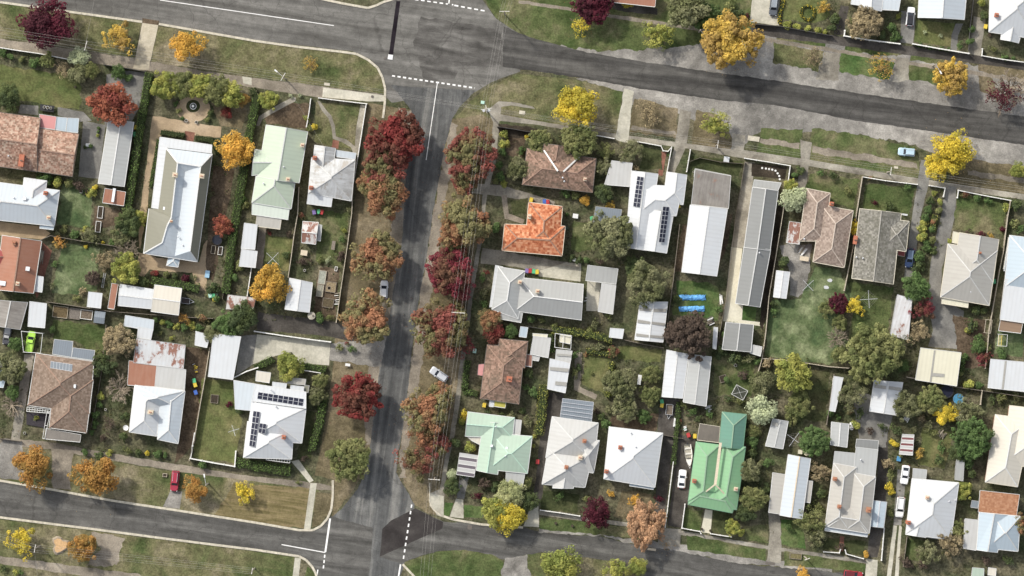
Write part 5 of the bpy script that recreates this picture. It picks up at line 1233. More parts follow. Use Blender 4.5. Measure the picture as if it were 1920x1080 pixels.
SHW = {'ember': 'ember red', 'apricot': 'apricot', 'primrose': 'primrose', 'hedge': 'clipped', 'maroon': 'dark maroon', 'red': 'deep red', 'crimson': 'crimson', 'redolive': 'red-olive', 'rust': 'rusty orange', 'orange': 'orange-brown', 'amber': 'amber', 'yellow': 'yellow', 'lime': 'yellow-green', 'olive': 'olive', 'dark': 'dark green', 'green': 'mid green', 'pale': 'pale sage', 'gum': 'grey-green', 'straw': 'straw-brown', 'bare': 'twiggy', 'brown': 'dark brown', 'gold': 'gold-brown'}
seedn = [0]
def size_word(r, big, small): return 'large ' if r >= big else ('small ' if r <= small else '')
def leafcol(o, sp):
    j = [random.uniform(.88, 1.12) for _ in range(2)]
    o.color = (*[min(1, c * j[0]) for c in SP[sp][1]], 1)
    o['c2'] = tuple(float(c * j[1]) for c in SP[sp][2])
def tree(px, py, r, sp, fam=None, ht=1.0, sy=1.0, ang=None, desc=None, street=False):
    seedn[0] += 1
    random.seed(1000 + seedn[0])
    d, c1, c2, f, br = SP[sp]
    f = fam or f
    R = r * S * 1.24
    ht *= .72
    p = P(px, py, R * ht)
    nm = 'bare_tree' if f is None else ('evergreen_tree' if sp in ('dark', 'green', 'gum', 'pale', 'olive') else 'deciduous_tree')
    root = empty(nm, (p.x, p.y, 0), random.uniform(0, 6.28) if ang is None else ang)
    root.scale = (R, R * sy, R * ht)
    if f:
        o = link('crown', random.choice(CR[f]), root); leafcol(o, sp)
    if br == 2:
        o = link('branches', random.choice(BRB), root)
    elif br == 1 or f in ('loose', 'thin'):
        o = link('branches', random.choice(BR_), root)
    else: o = link('trunk', random.choice(TR), root)
    dd = (desc or size_word(r, 38, 20) + d)
    if street and not desc: dd = dd.replace(' tree', ' street tree')
    tag(root, None, 'tree', 'autumn street trees' if street else 'garden trees', None, (px, py), dd)
    return root
def shrub(px, py, r, sp, k='s', ht=1.0, desc=None):
    seedn[0] += 1
    random.seed(5000 + seedn[0])
    R = r * S * 1.15
    p = P(px, py, R * .6)
    o = link('shrub', random.choice(SHR[k]), None, (p.x, p.y, 0))
    o.rotation_euler.z = random.uniform(0, 6.28)
    o.scale = (R, R * random.uniform(.85, 1.1), R * ht)
    leafcol(o, sp)
    tag(o, None, 'shrub', 'garden shrubs', None, (px, py), desc or (size_word(r, 12, 6) + SHW[sp] + ' shrub'))
    return o
def hedge(pts, w, h, sp, desc, loose=.12):
    """clipped hedge: twiggy core and leaves all over its top and sides"""
    seedn[0] += 1
    random.seed(9000 + seedn[0])
    w *= S
    ps = [P(*p) for p in pts]
    L = []
    core = MB()
    for a, b in zip(ps, ps[1:]):
        d = b - a; ln = d.length; d.normalize(); s = Vector((-d.y, d.x, 0))
        core.bar(a, b, w * .8, h * .86)
        for i in range(int(ln * (w * 16 + h * 20))):
            t = random.uniform(-.15, ln + .15)
            per = random.uniform(0, w + 2 * h)
            wob = 1 + .22 * mnoise.noise(a * .37 + d * t * .7)
            if per < w: q = a + d * t + s * (per - w / 2) * wob + Vector((0, 0, h * wob)); nr = Vector((0, 0, 1))
            else:
                sd_ = 1 if per < w + h else -1
                z = (per - w) % h
                q = a + d * t + s * sd_ * w / 2 * wob + Vector((0, 0, z)); nr = s * sd_
            q = q + rdir() * loose
            L.append((q, (nr + rdir() * .7).normalized(), random.uniform(.09, .2), min(1, max(0, random.gauss(.5, .22))), .5 + .8 * mnoise.noise(q * .8)))
    me = leaf_mesh('hedge', L)
    o0 = ps[0]
    me.transform(__import__('mathutils').Matrix.Translation((-o0.x, -o0.y, 0)))
    ob = link('hedge', me, None, (o0.x, o0.y, 0)); leafcol(ob, sp)
    c = core.build('hedge_core', flat('hedge_twigs', (.035, .045, .02), .95, .05, .3), ob, (o0.x, o0.y, 0))
    m = len(pts) // 2
    tag(ob, None, 'hedge', 'clipped garden hedges', None, (sum(p[0] for p in pts) / len(pts), sum(p[1] for p in pts) / len(pts)), desc)
    return ob

# street trees
for a in [(90, 46, 45, 'maroon', None, 1, 1.15), (222, 68, 28, 'gold', 'loose'), (350, 85, 31, 'amber'), (582, 119, 15, 'gold', 'thin'),
          (744, 258, 50, 'red'), (722, 312, 40, 'redolive'), (724, 368, 46, 'rust', 'dense'), (708, 480, 45, 'rust'), (688, 598, 46, 'rust'), (673, 745, 44, 'red'), (655, 860, 38, 'olive', 'spike'),
          (882, 292, 47, 'redolive'), (866, 415, 49, 'rust'), (843, 512, 42, 'crimson'), (862, 545, 28, 'crimson', 'loose'), (828, 618, 50, 'redolive'), (858, 635, 30, 'crimson', 'loose'), (800, 772, 40, 'rust'), (798, 810, 30, 'rust', 'loose'), (786, 866, 34, 'redolive', 'loose'),
          (872, 342, 24, 'redolive'), (852, 462, 26, 'redolive'), (850, 588, 24, 'redolive'), (824, 742, 25, 'rust'), (818, 832, 24, 'redolive'), (694, 345, 24, 'rust'), (1112, 6, 36, 'maroon', 'spike'), (1090, 46, 22, 'yellow', 'thin'), (1232, 62, 27, 'lime', 'loose'), (1368, 78, 52, 'gold', 'spike'), (1524, 108, 20, 'straw', 'thin'), (1652, 124, 25, 'gold', 'thin'), (1783, 143, 33, 'gold', 'spike'), (1897, 165, 40, 'bare'), (1880, 182, 34, 'maroon', 'thin'),
          (1080, 200, 40, 'yellow'), (1344, 236, 25, 'lime', 'loose'), (1218, 212, 26, 'straw', 'thin'), (1788, 283, 38, 'yellow'), (1757, 314, 25, 'yellow'), (1908, 320, 16, 'lime'),
          (63, 875, 38, 'orange'), (181, 893, 40, 'orange'), (365, 918, 24, 'orange'), (457, 925, 19, 'yellow', 'loose'), (40, 1012, 27, 'yellow', 'loose'), (157, 1027, 26, 'orange', 'dense'),
          (1118, 965, 29, 'maroon', 'dense'), (1210, 985, 33, 'apricot', 'spike', 1, 1.35), (1050, 1062, 38, 'lime'), (1158, 1068, 26, 'lime', 'loose'), (1196, 1062, 18, 'lime'), (1505, 1078, 14, 'amber')]:
    tree(*a, street=True)
# garden trees
for a in [(146, 106, 18, 'pale'), (146, 138, 18, 'gum', 'puff'), (118, 130, 17, 'straw', 'thin'), (172, 133, 17, 'olive'), (222, 137, 15, 'green'), (212, 196, 46, 'ember', 'dense'), (14, 186, 26, 'dark'),
          (310, 160, 27, 'lime', 'dense'), (342, 160, 26, 'olive'), (376, 160, 27, 'lime', 'dense'), (404, 172, 29, 'olive'), (430, 174, 26, 'lime', 'dense'), (456, 186, 14, 'orange'), (505, 188, 18, 'lime', 'dense'), (425, 212, 11, 'red', 'puff'),
          (440, 280, 33, 'amber'), (418, 425, 20, 'ember', 'dense'), (505, 530, 36, 'amber'), (236, 506, 28, 'lime', 'dense'), (238, 470, 24, 'bare'), (240, 420, 25, 'dark'), (264, 410, 16, 'lime', 'dense'), (228, 440, 18, 'gum'), (175, 522, 14, 'brown'), (196, 490, 18, 'straw'), (168, 440, 16, 'gum', 'loose'),
          (455, 596, 31, 'dark'), (424, 608, 24, 'green'), (400, 626, 20, 'gum', 'dense'), (541, 685, 27, 'lime'), (600, 714, 17, 'olive'), (595, 742, 17, 'gum'),
          (222, 640, 29, 'straw', 'spike'), (192, 680, 24, 'dark', 'loose'), (225, 728, 30, 'bare'), (22, 690, 28, 'gum'), (20, 760, 22, 'bare'), (205, 795, 14, 'brown', 'thin'), (30, 645, 16, 'green'), (24, 735, 16, 'green'),
          (974, 317, 23, 'gum'), (1010, 264, 22, 'olive', 'spike'), (1086, 262, 32, 'olive', 'spike'), (1135, 285, 16, 'olive', 'loose'), (1185, 286, 22, 'gum', 'loose'), (1130, 314, 17, 'gum', 'loose'), (1132, 362, 20, 'dark'), (1096, 376, 10, 'amber'), (1146, 386, 9, 'gold', 'loose'),
          (1145, 440, 42, 'gum'), (1212, 530, 38, 'gum', 'dense'), (1192, 500, 22, 'dark'), (1294, 628, 42, 'brown'), (1491, 372, 24, 'pale'), (1482, 348, 15, 'lime', 'dense'), (1598, 425, 13, 'yellow', 'dense'), (1717, 538, 30, 'green', 'dense'), (1735, 578, 22, 'crimson', 'loose'), (1725, 622, 20, 'straw', 'loose'),
          (1572, 568, 19, 'maroon', 'spike'), (1602, 572, 17, 'yellow', 'loose'), (1548, 578, 18, 'olive', 'loose'), (1574, 606, 15, 'olive'), (1570, 635, 22, 'bare'), (1638, 660, 50, 'olive', 'spike'), (1618, 700, 24, 'olive'), (1695, 686, 12, 'green'), (1575, 664, 16, 'olive'),
          (1486, 700, 40, 'lime', 'dense'), (1426, 722, 22, 'gum', 'puff'), (1430, 768, 27, 'pale', 'puff'), (1500, 758, 24, 'olive'), (1594, 740, 28, 'gum', 'loose'), (1772, 775, 22, 'yellow'), (1746, 748, 26, 'olive', 'spike'), (1700, 762, 26, 'gum', 'dense'), (1815, 768, 26, 'gum', 'loose'), (1822, 822, 36, 'green', 'spike'), (1800, 848, 20, 'dark'),
          (1164, 722, 32, 'gum'), (1172, 765, 24, 'gum'), (1222, 702, 18, 'olive'), (1218, 742, 20, 'olive', 'spike'), (1208, 782, 14, 'green'), (1150, 660, 11, 'redolive'), (955, 968, 32, 'yellow', 'full'), (930, 960, 32, 'lime', 'dense'), (956, 926, 28, 'primrose', 'full'), (990, 940, 20, 'dark'), (985, 905, 14, 'olive'), (1190, 938, 12, 'amber', 'loose'),
          (848, 912, 16, 'dark'), (848, 890, 10, 'pale'), (1374, 990, 15, 'lime', 'dense'), (1404, 882, 24, 'gum', 'dense'), (1412, 935, 28, 'olive', 'dense'), (1400, 960, 22, 'dark'), (1525, 826, 28, 'green', 'spike'), (1536, 882, 19, 'straw'), (1520, 980, 26, 'olive', 'loose'), (1526, 1008, 20, 'gum', 'loose'),
          (1290, 14, 44, 'gum', 'dense'), (1322, 30, 26, 'green'), (1622, 42, 30, 'straw', 'spike'), (1176, 4, 12, 'yellow'), (1545, 15, 12, 'gold', 'loose'), (1908, 985, 22, 'rust'), (1780, 1020, 24, 'straw', 'loose'), (1738, 1040, 22, 'gum', 'loose'), (1805, 920, 18, 'lime', 'dense'), (1792, 990, 20, 'olive', 'loose'), (920, 598, 24, 'rust', 'dense'), (926, 626, 20, 'red', 'puff'), (958, 622, 15, 'green'),
          (1690, 640, 18, 'gum', 'thin'), (1480, 785, 14, 'olive', 'loose'), (1832, 650, 14, 'green'), (1842, 672, 14, 'crimson', 'loose'), (1412, 808, 14, 'olive'), (1760, 760, 14, 'olive')]:
    tree(*a)
# shrubs seen one by one
for a in [(5, 98, 9, 'green'), (20, 106, 8, 'green'), (40, 112, 7, 'olive'), (65, 118, 11, 'green'), (88, 112, 15, 'olive'), (240, 146, 9, 'green'), (100, 250, 1, 'green')][:6] + [
    (185, 240, 4, 'green'), (184, 247, 4, 'green'), (183, 254, 4, 'lime'), (170, 274, 6, 'green'), (160, 276, 5, 'dark'), (84, 335, 14, 'green'), (108, 342, 12, 'lime'), (130, 344, 11, 'olive'), (150, 350, 14, 'brown', 'l'), (172, 362, 10, 'lime'), (178, 352, 7, 'yellow'),
    (120, 430, 8, 'olive'), (140, 440, 11, 'green'), (160, 430, 7, 'lime'), (108, 440, 7, 'gum', 'l'), (193, 455, 4, 'yellow'), (161, 462, 4, 'yellow'), (210, 455, 7, 'green'), (110, 458, 14, 'orange', 'l'), (105, 495, 9, 'green', 'l'), (98, 535, 8, 'gum', 'l'), (145, 560, 8, 'olive'), (153, 545, 9, 'straw', 'l'),
    (291, 512, 9, 'red'), (312, 514, 7, 'olive'), (328, 518, 7, 'dark'), (348, 522, 10, 'maroon'), (366, 521, 6, 'gum', 'l'), (270, 530, 14, 'dark'), (262, 540, 10, 'dark'), (400, 540, 12, 'dark'), (405, 560, 9, 'green'), (392, 550, 7, 'olive'),
    (345, 598, 13, 'orange', 'l'), (380, 597, 12, 'rust', 'l'), (292, 600, 7, 'green'), (305, 604, 7, 'lime'), (318, 608, 8, 'green'), (332, 612, 8, 'lime'), (346, 614, 8, 'green'), (360, 610, 8, 'lime'), (374, 614, 8, 'green'), (322, 634, 7, 'lime', 'l'), (300, 625, 6, 'olive', 'l'),
    (456, 272, 9, 'yellow', 'l'), (505, 436, 6, 'red', 'l'), (540, 438, 7, 'brown', 'l'), (536, 478, 8, 'dark'), (450, 500, 11, 'olive'), (440, 520, 9, 'green'), (565, 404, 9, 'redolive', 'l'), (640, 480, 10, 'brown'), (600, 488, 8, 'olive', 'l'), (570, 490, 12, 'brown', 'l'), (615, 488, 7, 'pale', 'l'), (645, 432, 7, 'lime', 'l'), (640, 450, 8, 'green', 'l'), (600, 597, 12, 'green'), (618, 595, 8, 'olive', 'l'), (585, 590, 8, 'dark'),
    (590, 238, 8, 'yellow'), (580, 240, 7, 'olive'), (575, 222, 8, 'lime', 'l'), (655, 395, 8, 'gum', 'l'), (460, 385, 8, 'olive'), (455, 375, 7, 'green'), (395, 365, 7, 'gum', 'l'), (335, 208, 6, 'olive'), (330, 195, 6, 'green'), (395, 212, 7, 'dark'), (388, 225, 6, 'olive'), (342, 222, 5, 'green'),
    (188, 742, 8, 'lime'), (186, 758, 7, 'green'), (178, 778, 9, 'green'), (178, 795, 8, 'green'), (172, 810, 6, 'green'), (195, 820, 11, 'brown', 'l'), (232, 818, 10, 'dark'), (235, 780, 9, 'dark'), (185, 662, 10, 'olive'), (98, 618, 9, 'green'), (67, 783, 6, 'lime', 'l'), (160, 848, 8, 'green'), (185, 855, 9, 'dark'), (205, 850, 7, 'lime'), (240, 845, 9, 'olive', 'l'), (260, 848, 8, 'dark'), (276, 850, 6, 'yellow'), (295, 852, 9, 'green'), (310, 854, 7, 'green'),
    (380, 872, 10, 'green'), (560, 905, 6, 'olive', 'l'), (570, 860, 8, 'brown', 'l'), (660, 655, 9, 'green', 'l'), (636, 650, 9, 'olive', 'l'), (652, 644, 6, 'redolive', 'l'), (430, 758, 6, 'maroon'), (448, 770, 9, 'dark'),
    (946, 252, 9, 'lime'), (945, 270, 10, 'lime'), (942, 284, 9, 'green'), (936, 310, 9, 'green'), (938, 330, 10, 'green'), (945, 345, 9, 'lime'), (930, 340, 7, 'olive'), (978, 282, 8, 'green'), (986, 256, 5, 'yellow', 'l'), (1060, 360, 12, 'green', 'l'), (1078, 366, 9, 'olive'), (930, 428, 12, 'green'), (1072, 484, 8, 'dark'), (1086, 488, 8, 'dark'), (1100, 488, 8, 'green'), (1125, 490, 8, 'brown', 'l'), (1063, 402, 5, 'green'),
    (905, 520, 9, 'green', 'l'), (912, 510, 6, 'red', 'l'), (905, 550, 10, 'gum', 'l'), (908, 568, 9, 'green', 'l'), (995, 598, 10, 'green'), (1015, 600, 8, 'olive', 'l'), (1040, 612, 8, 'olive'), (1115, 608, 12, 'gum', 'l'), (1140, 590, 10, 'olive', 'l'), (1105, 622, 9, 'olive'), (1120, 650, 12, 'gum', 'l'), (1098, 665, 5, 'rust'), (1080, 665, 9, 'green', 'l'), (1085, 690, 7, 'dark'), (1078, 700, 10, 'olive', 'l'), (1110, 700, 4, 'olive'),
    (1010, 652, 8, 'green'), (992, 700, 10, 'dark'), (985, 725, 9, 'green', 'l'), (1000, 735, 11, 'green'), (1128, 782, 9, 'dark'), (1140, 770, 8, 'gum', 'l'), (1136, 795, 11, 'green'), (1142, 735, 10, 'lime', 'l'), (1118, 770, 7, 'brown', 'l'),
    (870, 778, 11, 'yellow', 'l'), (866, 790, 8, 'lime'), (855, 830, 12, 'dark'), (880, 838, 11, 'lime'), (905, 905, 14, 'brown', 'l'), (930, 912, 11, 'dark'), (895, 930, 10, 'maroon', 'l'), (880, 780, 7, 'dark'), (915, 776, 9, 'dark', 'l'), (940, 778, 9, 'dark', 'l'), (960, 780, 10, 'gum', 'l'), (990, 790, 11, 'gum', 'l'), (980, 770, 8, 'dark'), (1000, 836, 5, 'lime'), (1003, 818, 5, 'lime'), (870, 890, 7, 'dark'),
    (1145, 925, 8, 'amber', 'l'), (1236, 935, 9, 'maroon', 'l'), (1050, 930, 10, 'green', 'l'), (1100, 935, 8, 'olive', 'l'),
    (1255, 290, 5, 'green', 'l'), (1190, 315, 8, 'straw', 'l'), (1500, 320, 9, 'dark'), (1490, 328, 8, 'green'), (1560, 328, 12, 'dark', 'l'), (1590, 360, 10, 'olive', 'l'), (1668, 388, 12, 'dark'), (1640, 380, 7, 'maroon', 'l'), (1632, 334, 6, 'rust', 'l'), (1700, 350, 8, 'green', 'l'), (1540, 325, 9, 'green', 'l'),
    (1752, 362, 6, 'lime'), (1745, 376, 9, 'dark'), (1762, 378, 8, 'lime'), (1740, 392, 9, 'green'), (1760, 395, 8, 'olive'), (1735, 408, 10, 'green'), (1750, 415, 8, 'rust'), (1730, 425, 11, 'lime'), (1748, 430, 8, 'green'), (1728, 445, 12, 'lime'), (1748, 450, 9, 'olive'), (1738, 462, 11, 'green'), (1724, 480, 14, 'green'), (1722, 500, 13, 'dark'), (1750, 470, 8, 'dark'),
    (1810, 366, 9, 'redolive', 'l'), (1832, 372, 9, 'green'), (1852, 376, 8, 'green'), (1888, 388, 9, 'lime'), (1905, 385, 11, 'dark'), (1815, 436, 8, 'brown', 'l'), (1840, 440, 9, 'maroon', 'l'), (1858, 442, 7, 'gold', 'l'), (1880, 430, 6, 'maroon'), (1900, 420, 12, 'olive', 'l'), (1912, 430, 10, 'green', 'l'),
    (1780, 452, 5, 'lime'), (1830, 580, 10, 'dark'), (1845, 582, 8, 'dark'), (1825, 608, 14, 'dark', 'l'), (1814, 620, 6, 'lime'), (1836, 632, 12, 'green', 'l'), (1850, 648, 10, 'olive', 'l'), (1878, 664, 14, 'green'), (1805, 672, 10, 'green'), (1800, 700, 8, 'olive'), (1817, 720, 12, 'lime'), (1836, 722, 8, 'green'), (1802, 690, 6, 'gum', 'l'), (1860, 750, 10, 'dark', 'l'), (1875, 745, 12, 'olive', 'l'), (1905, 742, 10, 'gum', 'l'),
    (1470, 490, 13, 'dark'), (1465, 510, 8, 'dark'), (1450, 570, 9, 'dark', 'l'), (1453, 585, 8, 'green', 'l'), (1425, 480, 4, 'dark'), (1270, 560, 8, 'dark'), (1350, 580, 10, 'green', 'l'), (1360, 630, 9, 'green'), (1352, 660, 14, 'dark'), (1380, 668, 16, 'dark', 'l'), (1402, 672, 13, 'gum', 'l'), (1420, 678, 8, 'green'), (1440, 680, 12, 'straw', 'l'), (1362, 712, 8, 'green'), (1395, 705, 12, 'brown', 'l'), (1385, 752, 10, 'olive', 'l'), (1365, 750, 9, 'dark', 'l'),
    (1282, 760, 9, 'olive', 'l'), (1298, 772, 12, 'green', 'l'), (1310, 785, 9, 'dark', 'l'), (1330, 775, 9, 'green', 'l'), (1275, 790, 6, 'redolive', 'l'), (1412, 828, 13, 'green'), (1420, 812, 9, 'olive'), (1440, 868, 12, 'green', 'l'), (1410, 850, 12, 'dark'), (1438, 915, 10, 'dark'), (1390, 1000, 9, 'lime'), (1425, 870, 9, 'gum'),
    (1540, 925, 12, 'dark'), (1535, 950, 11, 'olive', 'l'), (1556, 775, 8, 'green'), (1605, 797, 11, 'lime'), (1612, 775, 12, 'dark', 'l'), (1632, 806, 9, 'brown', 'l'), (1595, 770, 10, 'rust', 'l'), (1572, 782, 6, 'green'), (1655, 800, 10, 'dark', 'l'), (1680, 805, 13, 'dark', 'l'), (1678, 833, 9, 'yellow'), (1672, 828, 7, 'yellow'), (1668, 912, 9, 'yellow'), (1672, 922, 7, 'yellow'), (1665, 870, 13, 'straw', 'l'), (1670, 890, 11, 'olive', 'l'), (1690, 850, 8, 'olive', 'l'), (1724, 850, 11, 'gold', 'l'), (1760, 862, 10, 'dark'), (1765, 838, 12, 'green', 'l'), (1815, 870, 13, 'green'), (1822, 888, 11, 'dark'), (1668, 960, 10, 'olive', 'l'), (1740, 800, 11, 'gum', 'l'), (1712, 808, 9, 'gum', 'l'), (1750, 810, 10, 'olive', 'l'), (1730, 785, 9, 'straw', 'l'),
    (1624, 1040, 8, 'amber'), (1700, 1055, 14, 'brown', 'l'), (1730, 1060, 12, 'brown', 'l'), (1800, 1005, 12, 'olive', 'l'), (1890, 1050, 12, 'dark', 'l'), (1850, 1050, 10, 'brown', 'l'), (1480, 990, 10, 'green', 'l'), (1575, 1025, 9, 'brown', 'l'),
    (1476, 46, 9, 'lime'), (1495, 50, 9, 'lime'), (1515, 53, 8, 'lime'), (1534, 57, 8, 'lime'), (1547, 60, 6, 'lime'), (1566, 35, 12, 'dark'), (1560, 52, 10, 'dark'), (1672, 52, 11, 'green'), (1680, 68, 12, 'green'), (1655, 66, 10, 'dark'), (1685, 30, 8, 'lime', 'l'), (1598, 40, 8, 'olive', 'l'), (1822, 55, 9, 'green'), (1818, 78, 10, 'green'), (1800, 85, 9, 'green', 'l'), (1840, 5, 9, 'lime'), (1845, 30, 9, 'dark'), (1384, 25, 12, 'dark'), (1370, 10, 14, 'olive', 'l'), (1400, 30, 6, 'maroon', 'l'), (1078, 4, 9, 'green'), (1885, 108, 7, 'green'), (1900, 110, 6, 'green'), (1862, 92, 8, 'olive', 'l'), (1726, 82, 5, 'green', 'l'), (1745, 88, 6, 'green', 'l'), (1765, 90, 5, 'green', 'l'), (1778, 92, 5, 'green', 'l'), (1733, 60, 5, 'pale', 'l'), (1763, 66, 5, 'pale', 'l'), (1855, 66, 5, 'brown', 'l'),
    (5, 1066, 8, 'dark', 'l'), (30, 1075, 8, 'lime', 'l'), (38, 1072, 7, 'green', 'l'), (510, 198, 6, 'dark'), (545, 180, 5, 'pale', 'l'), (563, 180, 5, 'pale', 'l'), (370, 400, 1, 'dark')][:-1]:
    shrub(*a)
# hedges
hedge([(281, 138), (272, 190), (262, 250), (252, 320), (244, 370), (236, 425)], 14, 1.9, 'hedge', 'tall clipped hedge')
hedge([(483, 178), (478, 205), (466, 260), (458, 318), (446, 390), (436, 450), (424, 550)], 15, 1.8, 'hedge', 'long dark hedge by pale green house')
hedge([(474, 166), (477, 178)], 14, 1.9, 'gum', 'short pale hedge stub at the top footpath')
hedge([(286, 525), (330, 532), (374, 541)], 15, 1.6, 'hedge', 'low clipped hedge above the double white garage')
hedge([(606, 745), (600, 790), (588, 828), (586, 845)], 14, 1.5, 'hedge', 'bright green hedge right of the white solar house')
hedge([(444, 866), (500, 876), (545, 882)], 18, 1.4, 'hedge', 'thick hedge below the white solar house')
hedge([(478, 690), (512, 672)], 12, 1.2, 'hedge', 'short diagonal hedge left of the yellow-green tree')
hedge([(566, 685), (612, 693)], 12, 1.2, 'hedge', 'short hedge below the pale forecourt')
hedge([(877, 676), (873, 705), (870, 732), (896, 739)], 12, 1.0, 'hedge', 'low L-shaped box hedge')
hedge([(1036, 618), (1075, 622), (1110, 628), (1148, 636)], 13, 1.8, 'lime', 'yellow-green hedge', .2)
hedge([(1032, 628), (1036, 660)], 10, 1.7, 'hedge', 'short dark hedge right of the grey-white square shed', .2)
hedge([(1020, 722), (1016, 760), (1010, 815)], 16, 1.8, 'lime', 'ivy-like hedge along the dark driveway', .25)
hedge([(1100, 658), (1146, 664)], 9, 1.2, 'lime', 'low yellow-green hedge above the pale lawn', .2)
hedge([(1146, 680), (1140, 745)], 9, 1.3, 'lime', 'loose yellow-green hedge between two back lawns', .25)
hedge([(1272, 755), (1268, 810), (1262, 870)], 8, 1.3, 'hedge', 'thin vine-covered hedge line', .18)
hedge([(302, 248), (346, 254)], 10, .9, 'dark', 'low dark box hedge left of the red brick path', .12)
hedge([(368, 258), (400, 264), (410, 290)], 10, .9, 'dark', 'low dark box hedge right of the red brick path', .12)
hedge([(298, 262), (290, 310), (283, 350)], 8, .9, 'hedge', 'low box hedge along the left verandah', .12)
hedge([(1752, 404), (1748, 432)], 10, 1.2, 'lime', 'small clipped hedge block beside the grey asphalt driveway', .12)
hedge([(1470, 0), (1462, 20), (1461, 44)], 6, .7, 'yellow', 'thin golden border hedge beside the cream driveway', .1)
hr = [(1514 + 13 * math.cos(t), 24 + 13 * math.sin(t)) for t in [i * math.pi / 6 for i in range(13)]]
hedge(hr, 4, .6, 'yellow', 'golden ring hedge', .08)
hedge([(1800, 700), (1808, 665)], 8, 1.5, 'hedge', 'short hedge right of the cream yellow garage', .2)
hedge([(1718, 86), (1760, 92), (1782, 96)], 5, .5, 'hedge', 'row of low border plants', .15)

# undergrowth: low garden plants nobody could count
random.seed(77)
L = []
beds = [((0, 92), (60, 120), 'g'), ((255, 135), (283, 420), 'd'), ((100, 430), (240, 470), 'g'), ((180, 470), (235, 570), 'd'), ((395, 300), (440, 520), 'd'), ((560, 400), (650, 600), 'g'), ((440, 380), (470, 560), 'd'), ((170, 690), (240, 830), 'd'), ((340, 600), (400, 660), 'd'), ((150, 840), (320, 865), 'g'),
        ((935, 240), (1010, 350), 'd'), ((1000, 235), (1150, 275), 'd'), ((1060, 360), (1180, 500), 'g'), ((890, 500), (930, 600), 'g'), ((960, 600), (1170, 660), 'g'), ((1070, 660), (1100, 760), 'g'), ((1140, 660), (1240, 790), 'd'), ((850, 770), (1015, 800), 'd'), ((860, 890), (1000, 940), 'd'), ((1160, 470), (1255, 570), 'd'), ((1255, 400), (1275, 640), 'd'), ((1340, 600), (1440, 760), 'g'), ((1270, 750), (1345, 830), 'd'),
        ((1395, 780), (1450, 1000), 'd'), ((1430, 660), (1560, 790), 'g'), ((1545, 690), (1630, 800), 'd'), ((1690, 700), (1850, 880), 'd'), ((1650, 800), (1720, 990), 'd'), ((1720, 340), (1770, 480), 'd'), ((1790, 570), (1860, 720), 'g'), ((1850, 740), (1920, 770), 'd'), ((1580, 540), (1720, 720), 'g'), ((1510, 840), (1560, 1030), 'd'), ((1690, 1000), (1830, 1075), 'd'), ((1550, 0), (1600, 60), 'd'), ((1880, 370), (1920, 440), 'g'), ((1440, 440), (1475, 620), 'd'), ((440, 560), (650, 600), 'd'), ((0, 720), (60, 820), 'd')]
for (x0, y0), (x1, y1), k in beds:
    n = int((x1 - x0) * (y1 - y0) * S * S * 1.5)
    for i in range(n):
        x, y = random.uniform(x0, x1), random.uniform(y0, y1)
        p = P(x, y)
        dn = mnoise.noise(Vector((p.x * .22, p.y * .22, 4)))
        if dn < -.15 + random.uniform(-.2, .2): continue
        if any(inside(p.x, p.y, r[1]) for r, l in PLACED if r[0][0] < p.x < r[0][2] and r[0][1] < p.y < r[0][3]) and random.random() < .8: continue
        rr = random.uniform(.15, .7); w = random.random()
        for j in range(random.randint(6, 14)):
            q = rdir(); q.z = abs(q.z)
            L.append((p + q * rr * random.uniform(.5, 1), (q + rdir() * .5).normalized(), random.uniform(.07, .17), min(1, max(0, random.gauss(.45, .25))), w))
me = leaf_mesh('undergrowth', L)
ug = link('undergrowth', me, None, (0, 0, 0)); ug.color = (.085, .11, .045, 1); ug['c2'] = (.15, .14, .065)
tag(ug, 'low mixed garden plants and weeds covering the beds between the houses', 'undergrowth', None, 'stuff')
# fallen leaves on the verges
L = []
for (x, y, r, n, w) in [(740, 270, 75, 500, .2), (720, 370, 60, 350, .6), (705, 480, 60, 350, .5), (690, 600, 65, 400, .5), (672, 750, 60, 400, .2), (880, 300, 60, 400, .2), (865, 420, 60, 400, .5), (845, 530, 65, 500, .1), (830, 630, 65, 500, .2), (800, 790, 60, 450, .6), (785, 870, 50, 350, .3), (1368, 80, 60, 350, .9), (1785, 290, 60, 350, 1), (1080, 205, 50, 250, 1), (505, 535, 50, 250, 1), (63, 880, 50, 250, .8), (181, 900, 50, 250, .8), (1785, 150, 45, 200, .9), (1206, 985, 45, 250, .8), (440, 285, 45, 200, 1), (1110, 20, 50, 250, .1), (1295, 635, 50, 150, .4), (950, 960, 45, 200, .9), (1250, 1022, 18, 150, .7)]:
    for i in range(n):
        a, d = random.uniform(0, 6.28), abs(random.gauss(0, .5)) * r
        p = P(x + d * math.cos(a), y + d * math.sin(a)); p.z = .09
        L.append((p, (Vector((0, 0, 1)) + rdir() * .35).normalized(), random.uniform(.05, .12), random.random(), w + random.uniform(-.3, .3)))
me = leaf_mesh('fallen_leaves', L)
fl = link('fallen_leaves', me, None, (0, 0, 0)); fl.color = (.20, .07, .045, 1); fl['c2'] = (.40, .26, .10)
tag(fl, 'scattered red and yellow fallen leaves under the autumn trees', 'fallen leaves', None, 'stuff')
